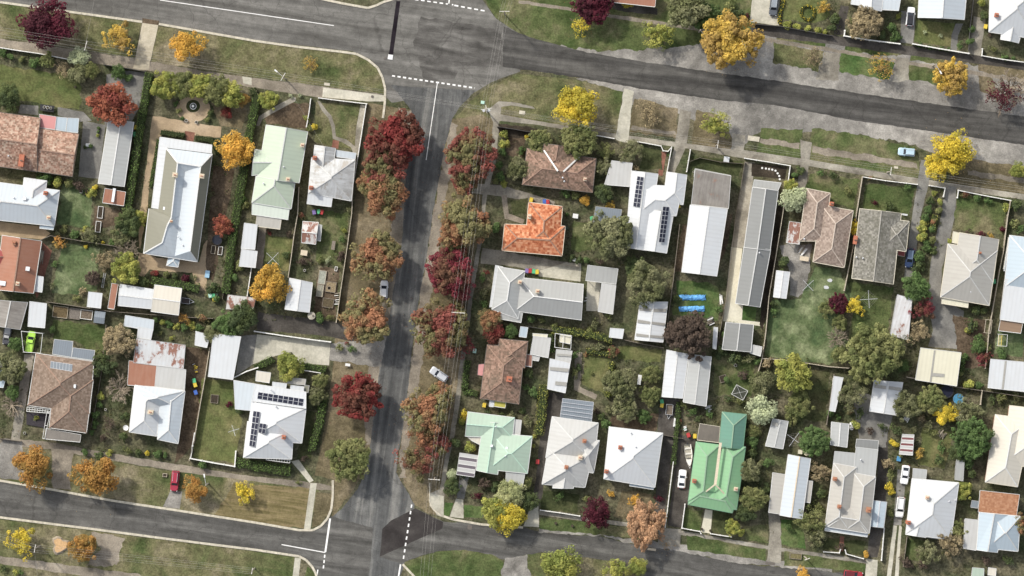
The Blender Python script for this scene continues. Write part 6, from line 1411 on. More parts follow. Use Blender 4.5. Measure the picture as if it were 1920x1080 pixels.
# ------------------------------------------------------------------ fences and walls
FW = flat('fence_weathered_wood', (.22, .19, .155), .95, .1, .3, 4)
FP = flat('fence_pale_wood', (.42, .37, .29), .95, .1, .25, 4)
FWH = flat('fence_white_paint', (.72, .71, .67), .7, .2, .12, 4)
FD = flat('fence_dark_metal', (.09, .085, .08), .7, .3, .2, 4)
def fence(pts, kind, label):
    mat, h, w = {'paling': (FW, 1.45, .10), 'pale': (FP, 1.5, .16), 'white': (FWH, 1.1, .18), 'wall': (FWH, 1.5, .24), 'dark': (FD, 1.5, .08), 'wire': (FW, 1.1, .05)}[kind]
    ps = [P(*p) for p in pts]
    org = Vector((ps[0].x, ps[0].y, 0))
    root = empty('fence' if kind not in ('wall',) else 'garden_wall', org)
    pan, cap, spots = MB(), MB(), []
    for a, b in zip(ps, ps[1:]):
        pan.bar(a, b, w * .5, h)
        cap.bar(a + Vector((0, 0, h)), b + Vector((0, 0, h)), w, .05)
        n = max(1, round((b - a).length / 2.4))
        for i in range(n + 1):
            p = a + (b - a) * i / n
            spots.append((p, math.atan2(b.y - a.y, b.x - a.x)))
    pan.build('panel', mat, root, org); cap.build('capping', mat, root, org)
    post = None
    for p, an in spots:
        if any(p is not q_ and (p - q_).length < .05 for q_, _ in spots[:spots.index((p, an))]): continue
        if post is None:
            m = MB(); m.box((0, 0, h / 2 + .05), (w + .05, w + .05, h + .14)); post = m.build('post', mat, root, (0, 0, 0)); o = post
        else:
            o = post.copy(); COL.objects.link(o); o.parent = root
        o.location = p - org; o.rotation_euler.z = an
    tag(root, label, 'wall' if kind == 'wall' else 'fence', 'garden fences and walls')
for f in [
    ([(-10, 88), (40, 96), (75, 101), (160, 118)], 'white', 'thin white fence below the top left footpath ending at the maroon tree'),
    ([(196, 122), (235, 128), (274, 135)], 'dark', 'dark metal gate fence at the end of the cream slab driveway'),
    ([(583, 186), (580, 210), (575, 238)], 'white', 'short white fence between two front gardens left of the winding path'),
    ([(598, 184), (645, 190), (688, 195)], 'white', 'white picket fence along the concrete end of the top footpath'),
    ([(687, 196), (680, 240), (672, 290), (664, 340)], 'white', 'white side fence beside the patchy white house and the street'),
    ([(663, 342), (660, 400), (652, 460), (640, 540), (631, 604)], 'pale', 'long pale timber fence along the leafy street verge'),
    ([(561, 352), (559, 400), (552, 440), (547, 480), (541, 520)], 'pale', 'pale timber fence between the small lawn and the allotment'),
    ([(472, 503), (464, 555)], 'white', 'thin white fence left of the big golden tree'),
    ([(90, 566), (150, 575), (208, 584), (290, 590), (340, 594), (400, 597)], 'paling', 'weathered paling fence below the double white garage'),
    ([(394, 652), (385, 710), (375, 765), (365, 825), (356, 862)], 'pale', 'tan long wall-like fence beside the earth driveway'),
    ([(366, 812), (358, 859), (400, 867), (441, 874), (443, 846)], 'wall', 'white low wall wrapping the corner of the walled lawn'),
    ([(478, 621), (530, 629), (580, 636), (620, 641)], 'wall', 'long thick white wall above the pale concrete forecourt'),
    ([(563, 693), (601, 699), (600, 716)], 'white', 'short white corner fence right of the yellow-green tree'),
    ([(441, 707), (463, 696), (484, 689)], 'wall', 'short diagonal white wall at the garage forecourt'),
    ([(77, 450), (96, 442), (154, 452), (219, 462)], 'paling', 'dark paling fence above the oval garden lawn'),
    ([(192, 690), (184, 740), (172, 800)], 'wire', 'low wire fence right of the brown tiled hip house'),
    ([(200, 610), (198, 640), (194, 668)], 'paling', 'short paling fence right of the dark back lawn'),
    ([(0, 822), (40, 827)], 'wire', 'very short wire fence at the left edge by the grey driveway'),
    ([(418, 560), (428, 490), (440, 420), (452, 330)], 'wire', 'thin wire fence along the long dark hedge'),
    ([(1196, 266), (1239, 274), (1243, 283), (1252, 284), (1259, 276), (1250, 324)], 'white', 'white fence with a recessed gate before the house with solar strips'),
    ([(1294, 281), (1287, 322)], 'white', 'short white side fence left of the stained front roof'),
    ([(1293, 303), (1312, 296), (1350, 304), (1391, 307)], 'wire', 'thin wire fence across the shaded lawn above the stained front roof'),
    ([(1396, 297), (1440, 304), (1481, 311), (1477, 342)], 'white', 'white front wall fence around the dark bed of the long grey house'),
    ([(1396, 304), (1388, 355), (1379, 405), (1375, 442), (1360, 567), (1349, 625), (1345, 656)], 'wire', 'long low fence between the white rear roof and the cream driveway'),
    ([(1474, 345), (1467, 400), (1454, 480), (1441, 556), (1435, 625), (1428, 672), (1418, 708)], 'pale', 'long pale fence right of the very long dark grey house'),
    ([(1429, 672), (1462, 674), (1500, 679), (1552, 687), (1590, 690)], 'pale', 'cream fence across the bottom of the large pale back lawn'),
    ([(1616, 332), (1610, 370), (1605, 400), (1600, 456), (1582, 545)], 'pale', 'cream side fence between the two tiled houses on the right'),
    ([(1617, 332), (1660, 339), (1719, 346)], 'white', 'white front fence above the grey lichen-tiled house'),
    ([(1742, 348), (1771, 353), (1768, 369)], 'white', 'short white corner fence right of the slab driveway'),
    ([(1794, 371), (1796, 357), (1840, 366), (1894, 376)], 'white', 'white front fence right of the grey asphalt driveway'),
    ([(1893, 378), (1888, 405), (1880, 470), (1872, 510), (1853, 620), (1846, 690)], 'pale', 'long pale fence right of the beige-grey hipped house'),
    ([(1274, 421), (1262, 525), (1252, 600), (1248, 648)], 'paling', 'paling fence between the grey-green gum tree and the blue tarps'),
    ([(990, 612), (1020, 617), (1050, 621)], 'dark', 'dark fence above the grey-white square shed'),
    ([(1170, 637), (1205, 645), (1243, 652)], 'paling', 'short paling fence below the striped white shed'),
    ([(1563, 702), (1556, 750), (1549, 796)], 'paling', 'paling fence left of the thin white shed'),
    ([(1700, 707), (1718, 710)], 'pale', 'tiny fence left of the cream yellow garage'),
    ([(1780, 724), (1840, 732), (1880, 738), (1925, 745)], 'paling', 'paling fence running right from the cream yellow garage'),
    ([(1840, 732), (1837, 758)], 'pale', 'short pale fence below the paling fence at the right'),
    ([(1013, 956), (1050, 961), (1087, 967)], 'white', 'white low fence below the grey-white gabled house'),
    ([(1280, 990), (1312, 996), (1314, 1000)], 'white', 'low white fence left of the cream front path'),
    ([(1332, 1000), (1350, 1003), (1370, 1006)], 'white', 'low white fence right of the cream front path'),
    ([(1544, 1034), (1573, 1036), (1575, 1030)], 'white', 'white low fence left of the red brick path'),
    ([(1584, 1031), (1586, 1038), (1618, 1047)], 'white', 'white low fence right of the red brick path'),
    ([(1583, 58), (1582, 68), (1630, 76), (1686, 83)], 'wall', 'white wall below the dry front garden at the top'),
    ([(1711, 83), (1760, 92), (1815, 101)], 'wall', 'white wall below the square front lawn at the top'),
    ([(1841, 92), (1840, 105), (1880, 112), (1925, 118)], 'white', 'white front fence at the top right corner'),
    ([(1412, 46), (1462, 50), (1560, 68)], 'dark', 'dark front fence below the round yellow-green shrubs'),
    ([(1824, 0), (1818, 50), (1815, 95)], 'dark', 'thin dark side fence left of the mossy worn driveway'),
    ([(1262, 866), (1254, 930), (1247, 988)], 'white', 'pale strip wall between the two dark driveways'),
    ([(1284, 945), (1278, 990)], 'white', 'short white side fence right of the dark driveway by the green house'),
    ([(1657, 990), (1652, 1050)], 'white', 'short white fence right of the lower dark driveway'),
    ([(1700, 1006), (1693, 1062)], 'wire', 'low wire fence beside the wheel strips'),
    ([(932, 238), (960, 242), (1004, 250)], 'dark', 'dark front fence around the corner tiled house garden'),
    ([(1116, 254), (1151, 260)], 'white', 'short white fence at the end of the leafy corner garden'),
    ([(882, 470), (876, 560), (872, 600)], 'dark', 'dark fence before the grey hipped house'),
    ([(1041, 495), (1087, 500)], 'wire', 'short wire fence above the clean white concrete yard'),
    ([(1242, 815), (1280, 822)], 'wire', 'short wire gate across the top of the dark driveways'),
]: fence(*f)

# ------------------------------------------------------------------ poles and wires
POLE = flat('pole_timber', (.36, .32, .27), .95, .1, .2, 4)
XARM = flat('crossarm_pale', (.66, .63, .57), .8, .2, .1, 4)
WIRE = flat('wire_aluminium', (.42, .40, .37), .5, .3, .05)
INS = flat('insulator_ceramic', (.7, .7, .68), .3, .5, .05)
TOP = {}
def pole(px, py, h, ang, label, arm=2.2, trans=False, lamp=None):
    p = P(px, py, h * .5); org = Vector((p.x, p.y, 0))
    root = empty('power_pole', org)
    m = MB(); m.tube(org, org + Vector((0, 0, h)), .17, .12, 10); m.build('pole', POLE, root, org)
    a = Vector((math.cos(ang), math.sin(ang), 0))
    tops = []
    if arm:
        m = MB(); m.box((org.x, org.y, h - .35), (arm, .14, .14), ang); m.build('crossarm', XARM, root, org)
        for k in (-.46, -.2, .2, .46):
            q = org + a * arm * k + Vector((0, 0, h - .28))
            m = MB(); m.disc((q.x, q.y), .06, q.z, q.z + .16, 8); m.build('insulator', INS, root, org)
            tops.append(q + Vector((0, 0, .16)))
    if trans:
        for k in (-.55, .55):
            q = org + a.orthogonal().cross(Vector((0, 0, 1))) * 0 + Vector((k, -.3, h - 2.2))
            m = MB(); m.disc((q.x, q.y), .32, q.z, q.z + 1.1, 14); m.disc((q.x, q.y), .34, q.z + 1.1, q.z + 1.16, 14); m.build('transformer', ALU, root, org)
        m = MB(); m.box((org.x, org.y, h - .9), (.14, 1.8, .14), ang); m.build('crossarm', XARM, root, org)
    if lamp is not None:
        d = Vector((math.cos(lamp), math.sin(lamp), 0))
        m = MB(); m.tube(org + Vector((0, 0, h - 1.2)), org + d * 1.8 + Vector((0, 0, h - .8)), .05, .04, 6); m.build('lamp_arm', ALU, root, org)
        q = org + d * 2.1 + Vector((0, 0, h - .8))
        m = MB(); m.box((q.x, q.y, q.z), (.8, .3, .16), lamp); m.build('lamp_head', INS, root, org)
    tag(root, label, 'power pole', 'timber power poles')
    TOP[(px, py)] = tops
pole(165, 88, 9, rad(75), 'timber pole left of the cream slab driveway')
pole(533, 146, 9, rad(60), 'timber pole with street lamp on the wide top left verge', 2.0, False, rad(140))
pole(912, 206, 9.5, rad(8), 'pole with two transformers on the corner above the red street trees', 2.4, True)
pole(860, 586, 10, rad(-4), 'pole with white crossarm among the crimson street trees', 3.0)
pole(815, 897, 10, rad(-4), 'pole with white crossarm at the lower street corner', 2.6)
pole(1344, 272, 8.5, rad(82), 'pole beside the yellow-green street tree and the long footpath', 1.8)
pole(1667, 322, 8.5, rad(82), 'pole on the verge near the light blue parked car', 1.8)
pole(70, 1026, 9, rad(80), 'pole beside the yellow-green tree in the bottom left corner', 1.8)
pole(475, 1068, 8.5, rad(80), 'pole at the bottom edge on the rough left verge', 1.4)
pole(946, 24, 9, rad(0), 'pole on the green verge at the top of the crossroads', 2.2)
pole(1511, 1046, 8, rad(20), 'leaning dark pole on the bottom right verge', 1.2)
pole(1752, 122, 7.5, rad(80), 'short slim pole on the top right verge', 0, False, rad(-60))
pole(388, 908, 7, rad(80), 'slim lamp pole on the dry lower left verge', 0, False, rad(100))
pole(1312, 58, 7, rad(80), 'slim lamp pole below the big grey-green tree at the top', 0, False, rad(-50))
def wire_span(a, b, label):
    n = 10
    A = a if isinstance(a, Vector) else P(a[0], a[1], 9); B = b if isinstance(b, Vector) else P(b[0], b[1], 9)
    L = (B - A).length; pts = []
    for i in range(n + 1):
        t = i / n; q = A + (B - A) * t; q.z -= L * .02 * 4 * t * (1 - t); pts.append(q)
    m = MB()
    for p, q in zip(pts, pts[1:]): m.tube(p, q, .014, .014, 4)
    o = m.build('power_wire', WIRE, None, A)
    tag(o, label, 'power wire', 'overhead power wires')
def run(k0, k1, name):
    for i, o in enumerate(('first', 'second', 'third', 'fourth')):
        a = TOP[k0][i] if k0 in TOP else Vector(P(k0[0], k0[1], 9)) + (TOP[k1][i] - TOP[k1][0])
        b = TOP[k1][i] if k1 in TOP else Vector(P(k1[0], k1[1], 9)) + (TOP[k0][i] - TOP[k0][0])
        wire_span(a, b, f'{o} overhead wire of the span {name}')
run((-40, 62), (165, 88), 'at the top left crossing the maroon tree')
run((165, 88), (533, 146), 'along the wide top left verge')
run((533, 146), (912, 206), 'crossing the street to the transformer pole')
run((946, 24), (912, 206), 'crossing the top road')
run((952, -30), (946, 24), 'at the very top edge')
run((912, 206), (860, 586), 'over the red street trees')
run((860, 586), (815, 897), 'over the lower rust-coloured street trees')
run((815, 897), (785, 1110), 'over the black asphalt repair')
run((912, 206), (1344, 272), 'above the leafy corner garden')
run((1344, 272), (1667, 322), 'along the long footpath')
run((1667, 322), (1960, 370), 'under the bright yellow tree at the right')
run((-40, 1004), (70, 1026), 'at the bottom left edge')
run((70, 1026), (475, 1068), 'over the rough bottom left verge')
wire_span(TOP[(165, 88)][0], P(180, -20, 9), 'single service wire crossing the top left road')
wire_span(TOP[(533, 146)][1], P(607, 275, 4.5), 'single service wire to the patchy white house')
wire_span(TOP[(70, 1026)][1], P(72, 1100, 6), 'single service wire at the bottom left corner')

# ------------------------------------------------------------------ vehicles
GLASS = flat('car_glass', (.02, .025, .035), .12, .5, .02)
TYRE = flat('tyre_rubber', (.02, .02, .02), .9, .1, .1)
RIM = flat('wheel_rim', (.45, .45, .46), .35, .5, .05)
LAMPW = flat('headlight_lens', (.75, .76, .76), .15, .5, .02)
LAMPR = flat('tail_light_lens', (.35, .02, .02), .2, .5, .02)
TRIM = flat('black_trim', (.03, .03, .032), .6, .3, .1)
def paint(n, c):
    m = flat('paint_' + n, c, .28, .5, .03, .8)
    return m
def rr(hw, x0, x1, rf, rb, n=4):
    """plan outline of a body: half width, rear and front ends with corner radii"""
    pts = []
    for cx, cy, r, a0 in ((x1 - rf, hw - rf, rf, 0), (x0 + rb, hw - rb, rb, 90), (x0 + rb, -hw + rb, rb, 180), (x1 - rf, -hw + rf, rf, 270)):
        for i in range(n + 1):
            a = rad(a0 + 90 * i / n) ; a = rad(a0) + rad(90) * i / n
            pts.append((cx + r * math.cos(a), cy + r * math.sin(a)))
    return pts
def car(px, py, head, col, label, L=4.5, Wd=1.8, kind='sedan', roofc=None, H=1.45, name='parked_car'):
    """car with its front along +x, then turned to its heading"""
    p = P(px, py, .7)
    root = empty(name, (p.x, p.y, 0), head)
    hl, hw = L / 2, Wd / 2
    pm = paint(col[0], col[1]); rm = paint(roofc[0], roofc[1]) if roofc else pm
    m = MB()
    ring = lambda s, dx, rf, rb: [(x, y) for x, y in rr(hw * s, -hl + dx, hl - dx, rf, rb)]
    lay = [(.28, ring(.94, .08, .35, .25)), (.45, ring(1.0, 0, .42, .3)), (.72, ring(1.0, .02, .5, .34)), (.86, ring(.95, .1, .6, .4)), (.93, ring(.86, .25, .6, .4))]
    for (z0, a), (z1, b) in zip(lay, lay[1:]):
        n = len(a)
        m.add([(x, y, z0) for x, y in a] + [(x, y, z1) for x, y in b], [(i, (i + 1) % n, n + (i + 1) % n, n + i) for i in range(n)])
    m.face([(x, y, .93) for x, y in lay[-1][1]]); m.face([(x, y, .28) for x, y in lay[0][1]][::-1])
    body = m.build('body', pm, root, (0, 0, 0)); 
    # greenhouse: base and roof plans per kind, measured from the centre along the length
    base, top = {'sedan': ((-hl * .74, hl * .36), (-hl * .40, hl * .06)), 'hatch': ((-hl * .92, hl * .42), (-hl * .78, hl * .08)), 'wagon': ((-hl * .94, hl * .38), (-hl * .84, hl * .10)), 'suv': ((-hl * .93, hl * .42), (-hl * .84, hl * .16)), 'ute': ((-hl * .12, hl * .48), (-hl * .06, hl * .2))}[kind]
    bw, tw = hw * .86, hw * .68
    zb, zt = .93, H
    B = [(base[1], bw * .9), (base[0], bw * .88), (base[0], -bw * .88), (base[1], -bw * .9)]
    T = [(top[1], tw), (top[0], tw * .96), (top[0], -tw * .96), (top[1], -tw)]
    def strip(i, nm):
        j = (i + 1) % 4
        mm = MB(); mm.add([(*B[i], zb), (*B[j], zb), (*T[j], zt - .04), (*T[i], zt - .04)], [(0, 1, 2, 3)]); return mm.build(nm, GLASS, root, (0, 0, 0))
    strip(3, 'windscreen'); strip(0, 'side_window'); strip(1, 'rear_window'); strip(2, 'side_window')
    m = MB(); rp = rr(tw * 1.02, top[0] - .04, top[1] + .04, .2, .2)
    m.prism(rp, zt - .05, zt, 0, [(x * .97, y * .93) for x, y in rp])
    for i in range(4): m.tube((*B[i], zb), (*T[i], zt - .03), .05, .05, 5)
    m.build('roof', rm, root, (0, 0, 0))
    for sx in (.62, -.6):
        for sy in (1, -1):
            w = MB(); c = Vector((hl * sx, sy * (hw - .1), .32)); w.tube(c - Vector((0, .11, 0)), c + Vector((0, .11, 0)), .32, .32, 14)
            wo = w.build('wheel', TYRE, root, (0, 0, 0))
            w = MB(); w.tube(c + Vector((0, sy * .1, 0)), c + Vector((0, sy * .125, 0)), .19, .17, 10); w.build('rim', RIM, wo, (0, 0, 0))
    for sy in (1, -1):
        m = MB(); m.box((hl - .22, sy * (hw - .32), .71), (.3, .36, .14), -sy * .35); m.build('headlight', LAMPW, root, (0, 0, 0))
        m = MB(); m.box((-hl + .12, sy * (hw - .3), .76), (.16, .36, .16), sy * .3); m.build('tail_light', LAMPR, root, (0, 0, 0))
        m = MB(); m.box((base[1] - .25, sy * (hw + .06), .98), (.14, .2, .14), 0); m.build('mirror', pm, root, (0, 0, 0))
    for sx in (1, -1):
        m = MB(); m.box((sx * (hl - .02), 0, .42), (.14, Wd * .72, .2)); m.build('bumper', TRIM, root, (0, 0, 0))
    if kind == 'ute':
        m = MB(); m.box((-hl * .55, 0, .985), (L * .36, Wd * .74, .1)); m.build('tray_cover', pm if roofc is None else rm, root, (0, 0, 0))
    if kind in ('suv', 'wagon'):
        for sy in (1, -1):
            m = MB(); m.bar((top[0] + .1, sy * tw * .82, zt + .02), (top[1] - .3, sy * tw * .82, zt + .02), .05, .05); m.build('roof_rail', ALU, root, (0, 0, 0))
    tag(root, label, 'ute' if kind == 'ute' else 'car', 'parked cars')
    return root
white, silver = ('white', (.78, .79, .80)), ('silver', (.52, .54, .57))
car(720, 543, rad(86), white, 'white hatchback parked on the street verge between two rust-coloured trees', 4.1, 1.75, 'hatch')
car(823, 702, rad(145), silver, 'silver wagon parked diagonally under the crimson street trees', 4.4, 1.8, 'wagon')
car(328, 902, rad(-96), ('deep_red', (.33, .035, .06)), 'deep red four-wheel drive parked on the short grass driveway', 4.6, 1.8, 'suv', None, 1.65)
car(1707, 31, rad(84), white, 'white car on a driveway beside the square top lawn', 4.3, 1.8, 'hatch', ('black_roof', (.03, .03, .035)))
car(1451, 11, rad(-96), ('charcoal', (.09, .10, .115)), 'charcoal car on the cream driveway at the top edge', 4.5, 1.85, 'suv', ('bluegrey', (.25, .28, .31)), 1.6)
car(1700, 285, rad(175), ('light_blue', (.42, .56, .64)), 'light blue old sedan parked on the grassy verge', 3.9, 1.75, 'wagon')
car(1706, 484, rad(-98), ('navy', (.025, .045, .11)), 'navy blue car beside the grey lichen-tiled house', 4.4, 1.8, 'hatch', ('steel_blue', (.14, .19, .27)))
car(1279, 898, rad(84), white, 'white sedan on the dark driveway below a boat', 4.2, 1.75, 'sedan')
car(1697, 890, rad(-98), white, 'white sedan at the top of the twin-strip driveway', 4.3, 1.8, 'sedan')
car(1688, 951, rad(-97), ('pearl', (.66, .67, .67)), 'pearl white wagon in front of the white sedan on the twin-strip driveway', 4.6, 1.85, 'suv', None, 1.6)
car(1600, 1078, rad(-8), ('cherry', (.30, .03, .04)), 'cherry red car cut off by the bottom edge', 4.3, 1.8, 'hatch', ('dark_red', (.13, .02, .025)))
car(57, 641, rad(80), ('lime', (.42, .70, .10)), 'lime green ute below the plain white flat shed', 4.9, 1.85, 'ute')
car(13, 630, rad(-98), ('dark_grey', (.07, .07, .08)), 'dark grey ute in the yard at the left edge', 3.9, 1.7, 'ute', ('dust', (.4, .4, .4)))

# boat on its trailer, box trailers
def boat(px, py, head):
    p = P(px, py, .8); root = empty('boat', (p.x, p.y, 0), head)
    secs = [(-2.4, .75), (-1.2, .86), (.2, .84), (1.3, .62), (2.1, .3), (2.55, .04)]
    m = MB(); n = len(secs)
    up = [(x, w, 1.15 + max(0, x) * .05) for x, w in secs]; lo = [(x * .96, w * .6, .65 + max(0, x) * .06) for x, w in secs]; ke = [(x * .95, 0, .5 + max(0, x) * .07) for x, w in secs]
    for sgn in (1, -1):
        U = [(x, sgn * w, z) for x, w, z in up]; Lw = [(x, sgn * w, z) for x, w, z in lo]
        m.add(U + Lw, [(i, i + 1, n + i + 1, n + i) for i in range(n - 1)]); m.add(Lw + ke, [(i, i + 1, n + i + 1, n + i) for i in range(n - 1)])
    m.face([(-2.4, .75, 1.15), (-2.3, .45, .65), (-2.28, 0, .5), (-2.3, -.45, .65), (-2.4, -.75, 1.15)])
    m.build('hull', paint('boat_white', (.72, .70, .64)), root, (0, 0, 0))
    m = MB(); m.face([(x, w * .82, .85) for x, w in secs] + [(x, -w * .82, .85) for x, w in secs[::-1]]); m.build('deck', flat('boat_deck', (.36, .34, .28), .8), root, (0, 0, 0))
    m = MB(); m.face([(.9, .72, 1.2), (2.1, .3, 1.27), (2.55, 0, 1.28), (2.1, -.3, 1.27), (.9, -.72, 1.2)]); m.build('foredeck', paint('boat_white', (.72, .70, .64)), root, (0, 0, 0))
    for x in (-1.5, -.3):
        m = MB(); m.box((x, 0, 1.0), (.4, 1.35, .12)); m.build('bench', paint('boat_seat', (.62, .6, .54)), root, (0, 0, 0))
    m = MB(); m.add([(.85, .6, 1.2), (.6, .5, 1.6), (.6, -.5, 1.6), (.85, -.6, 1.2)], [(0, 1, 2, 3)]); m.build('windscreen', GLASS, root, (0, 0, 0))
    m = MB(); m.box((-2.6, 0, 1.15), (.4, .35, .6)); m.box((-2.6, 0, .6), (.14, .1, .6)); m.build('outboard_motor', TRIM, root, (0, 0, 0))
    tag(root, 'small white open boat on the dark driveway beside the bright green house', 'boat')
    t = empty('boat_trailer', (p.x, p.y, 0), head)
    m = MB()
    for sy in (1, -1): m.bar((-2.3, sy * .6, .42), (1.4, sy * .6, .42), .08, .08); m.bar((1.4, sy * .6, .42), (3.1, 0, .42), .08, .08)
    for x in (-2, -.6, .8): m.bar((x, -.6, .42), (x, .6, .42), .08, .07)
    m.build('frame', ALU, t, (0, 0, 0))
    for sy in (1, -1):
        w = MB(); w.tube((-.9, sy * .86, .28), (-.9, sy * 1.04, .28), .28, .28, 12); w.build('wheel', TYRE, t, (0, 0, 0))
    tag(t, 'low metal boat trailer carrying the small white boat', 'trailer')
boat(1291, 853, rad(-84))
def box_trailer(px, py, head, label, L=2.3, Wd=1.5, cover=(.16, .13, .10)):
    p = P(px, py, .5); root = empty('box_trailer', (p.x, p.y, 0), head)
    m = MB()
    for a, b, c, d in ((0, Wd / 2, L, .06), (0, -Wd / 2, L, .06)): m.box((a, b, .68), (c, d, .4))
    for x in (-L / 2, L / 2): m.box((x, 0, .68), (.06, Wd, .4))
    m.build('tray_side', ALU, root, (0, 0, 0))
    m = MB(); m.box((0, 0, .56), (L - .08, Wd - .08, .06)); m.build('tray_floor', flat('tray_floor_%d' % px, cover, .9), root, (0, 0, 0))
    m = MB(); m.bar((L / 2, .45, .45), (L / 2 + 1.0, 0, .45), .07, .07); m.bar((L / 2, -.45, .45), (L / 2 + 1.0, 0, .45), .07, .07); m.build('drawbar', ALU, root, (0, 0, 0))
    for sy in (1, -1):
        w = MB(); w.tube((0, sy * (Wd / 2 + .08), .3), (0, sy * (Wd / 2 + .26), .3), .3, .3, 12); w.build('wheel', TYRE, root, (0, 0, 0))
    tag(root, label, 'trailer', 'box trailers')
box_trailer(1255, 768, rad(-95), 'open brown-floored box trailer in the dark paved back yard')
box_trailer(348, 564, rad(-8), 'small dark box trailer right of the double white garage', 1.9, 1.2, (.06, .05, .05))

# ------------------------------------------------------------------ garden things
BIN = flat('bin_green_body', (.03, .055, .035), .6, .3)
LID = {'green': flat('bin_lid_green', (.10, .42, .20), .5), 'yellow': flat('bin_lid_yellow', (.62, .46, .06), .5), 'red': flat('bin_lid_red', (.42, .05, .05), .5), 'purple': flat('bin_lid_purple', (.20, .15, .34), .5), 'blue': flat('bin_lid_blue', (.06, .13, .42), .5), 'dark': flat('bin_lid_dark', (.03, .05, .035), .5), 'pale': flat('bin_lid_pale', (.42, .62, .52), .5)}
def bin_(px, py, col, at, k=1.25):
    p = P(px, py, 1); root = empty('wheelie_bin', (p.x, p.y, 0), random.uniform(-.4, .4))
    m = MB(); m.prism([(-.26, -.28), (.26, -.28), (.26, .28), (-.26, .28)], .05, 1.0, 0, [(-.3, -.36), (.3, -.36), (.3, .36), (-.3, .36)]); m.build('body', BIN, root, (0, 0, 0))
    m = MB(); m.prism([(-.33, -.4), (.33, -.4), (.33, .38), (-.33, .38)], 1.0, 1.1, 0, [(-.29, -.34), (.29, -.34), (.29, .34), (-.29, .34)]); m.box((0, .42, 1.03), (.5, .06, .06)); m.build('lid', LID[col], root, (0, 0, 0))
    for s_ in (-1, 1):
        w = MB(); w.tube((s_ * .2, .32, .1), (s_ * .29, .32, .1), .1, .1, 8); w.build('wheel', TYRE, root, (0, 0, 0))
    root.scale = (k, k, 1)
    tag(root, f'{col}-lidded wheelie bin {at}', 'bin', 'wheelie bins')
for a in [(988, 508, 'purple', 'leftmost in the row above the grey hipped house'), (994, 508, 'red', 'in the row above the grey hipped house'), (1001, 509, 'green', 'in the row above the grey hipped house'), (1007, 510, 'yellow', 'ending the row above the grey hipped house'),
          (996, 375, 'yellow', 'above the orange tiled house'), (1021, 378, 'blue', 'above the orange tiled house'), (1027, 379, 'red', 'above the orange tiled house'), (1110, 410, 'green', 'on the small lawn near the dark blue-grey shed'),
          (890, 658, 'pale', 'on the shaded lawn before the brown tiled cottage'), (1241, 753, 'green', 'below the bright white twin shed'), (1241, 760, 'yellow', 'below the bright white twin shed'), (1272, 386, 'yellow', 'right of the house with solar strips'),
          (394, 554, 'pale', 'furthest in the hedge-end cluster'), (400, 555, 'green', 'in the hedge-end cluster'), (406, 555, 'dark', 'in the hedge-end cluster'), (402, 562, 'yellow', 'in the hedge-end cluster'),
          (589, 398, 'purple', 'behind the patchy white house'), (598, 397, 'green', 'behind the patchy white house'), (603, 398, 'red', 'behind the patchy white house'), (253, 252, 'green', 'beside the long grey shed'), (255, 239, 'yellow', 'beside the long grey shed'),
          (364, 714, 'green', 'on the earth driveway'), (366, 722, 'yellow', 'on the earth driveway'), (367, 736, 'blue', 'on the earth driveway'), (908, 760, 'yellow', 'at the corner of the brown tiled cottage'), (1291, 816, 'red', 'behind the shingle annexe'), (1303, 818, 'yellow', 'behind the shingle annexe'), (1864, 528, 'green', 'right of the beige-grey hipped house'), (1848, 50, 'yellow', 'beside the top corner white house'), (1627, 999, 'yellow', 'at the corner of the beige double-ridged house'), (1062, 427, 'dark', 'right of the orange tiled house'), (1008, 866, 'red', 'left of the grey-white gabled house')]:
    bin_(*a)
def hoist(px, py, label, r=2.0, ang=.6):
    p = P(px, py, 2); root = empty('rotary_clothesline', (p.x, p.y, 0), ang)
    m = MB(); m.tube((0, 0, 0), (0, 0, 2.1), .045, .045, 8); m.build('pole', ALU, root, (0, 0, 0))
    for i in range(4):
        a = i * math.pi / 2
        m = MB(); m.tube((0, 0, 1.9), (r * math.cos(a), r * math.sin(a), 2.15), .045, .035, 6); m.build('arm', ALU, root, (0, 0, 0))
    m = MB()
    for k in (.4, .7, .98):
        for i in range(4):
            a, b = i * math.pi / 2, (i + 1) * math.pi / 2
            m.tube((r * k * math.cos(a), r * k * math.sin(a), 1.9 + .25 * k), (r * k * math.cos(b), r * k * math.sin(b), 1.9 + .25 * k), .008, .008, 3)
    m.build('line', WIRE, root, (0, 0, 0))
    tag(root, label, 'clothesline', 'rotary clotheslines')
hoist(511, 485, 'rotary clothesline above the big golden tree', 1.9, .8)
hoist(1629, 561, 'large rotary clothesline on the dark lawn below the lichen-tiled house', 2.0, .05)
hoist(1489, 824, 'rotary clothesline among trees right of the silver shed', 1.9, .95)
hoist(1515, 535, 'rotary clothesline at the edge of the rubble yard', 1.7, .75)
hoist(438, 807, 'rotary clothesline on the walled lawn', 1.3, .3)
# blue tarps
TARP = flat('blue_tarp', (.13, .36, .68), .45, .3, .35, 1.4)
def tarp(x0, y0, x1, y1, label):
    random.seed(int(x0 + y0)); nx, ny = 22, 6; vs = []
    for j in range(ny + 1):
        for i in range(nx + 1):
            p = P(x0 + (x1 - x0) * i / nx, y0 + (y1 - y0) * j / ny)
            e = .12 if i in (0, nx) or j in (0, ny) else 0
            vs.append((p.x + random.uniform(-.1, .1), p.y + random.uniform(-.12, .12), .08 + (.32 * math.sin(math.pi * j / ny) + random.uniform(0, .16)) * (1 if e == 0 else .3)))
    m = MB(); m.add(vs, [(j * (nx + 1) + i, j * (nx + 1) + i + 1, (j + 1) * (nx + 1) + i + 1, (j + 1) * (nx + 1) + i) for j in range(ny) for i in range(nx)])
    o = m.build('tarpaulin', TARP, None, P((x0 + x1) / 2, (y0 + y1) / 2)); tag(o, label, 'tarpaulin', 'blue tarpaulins')
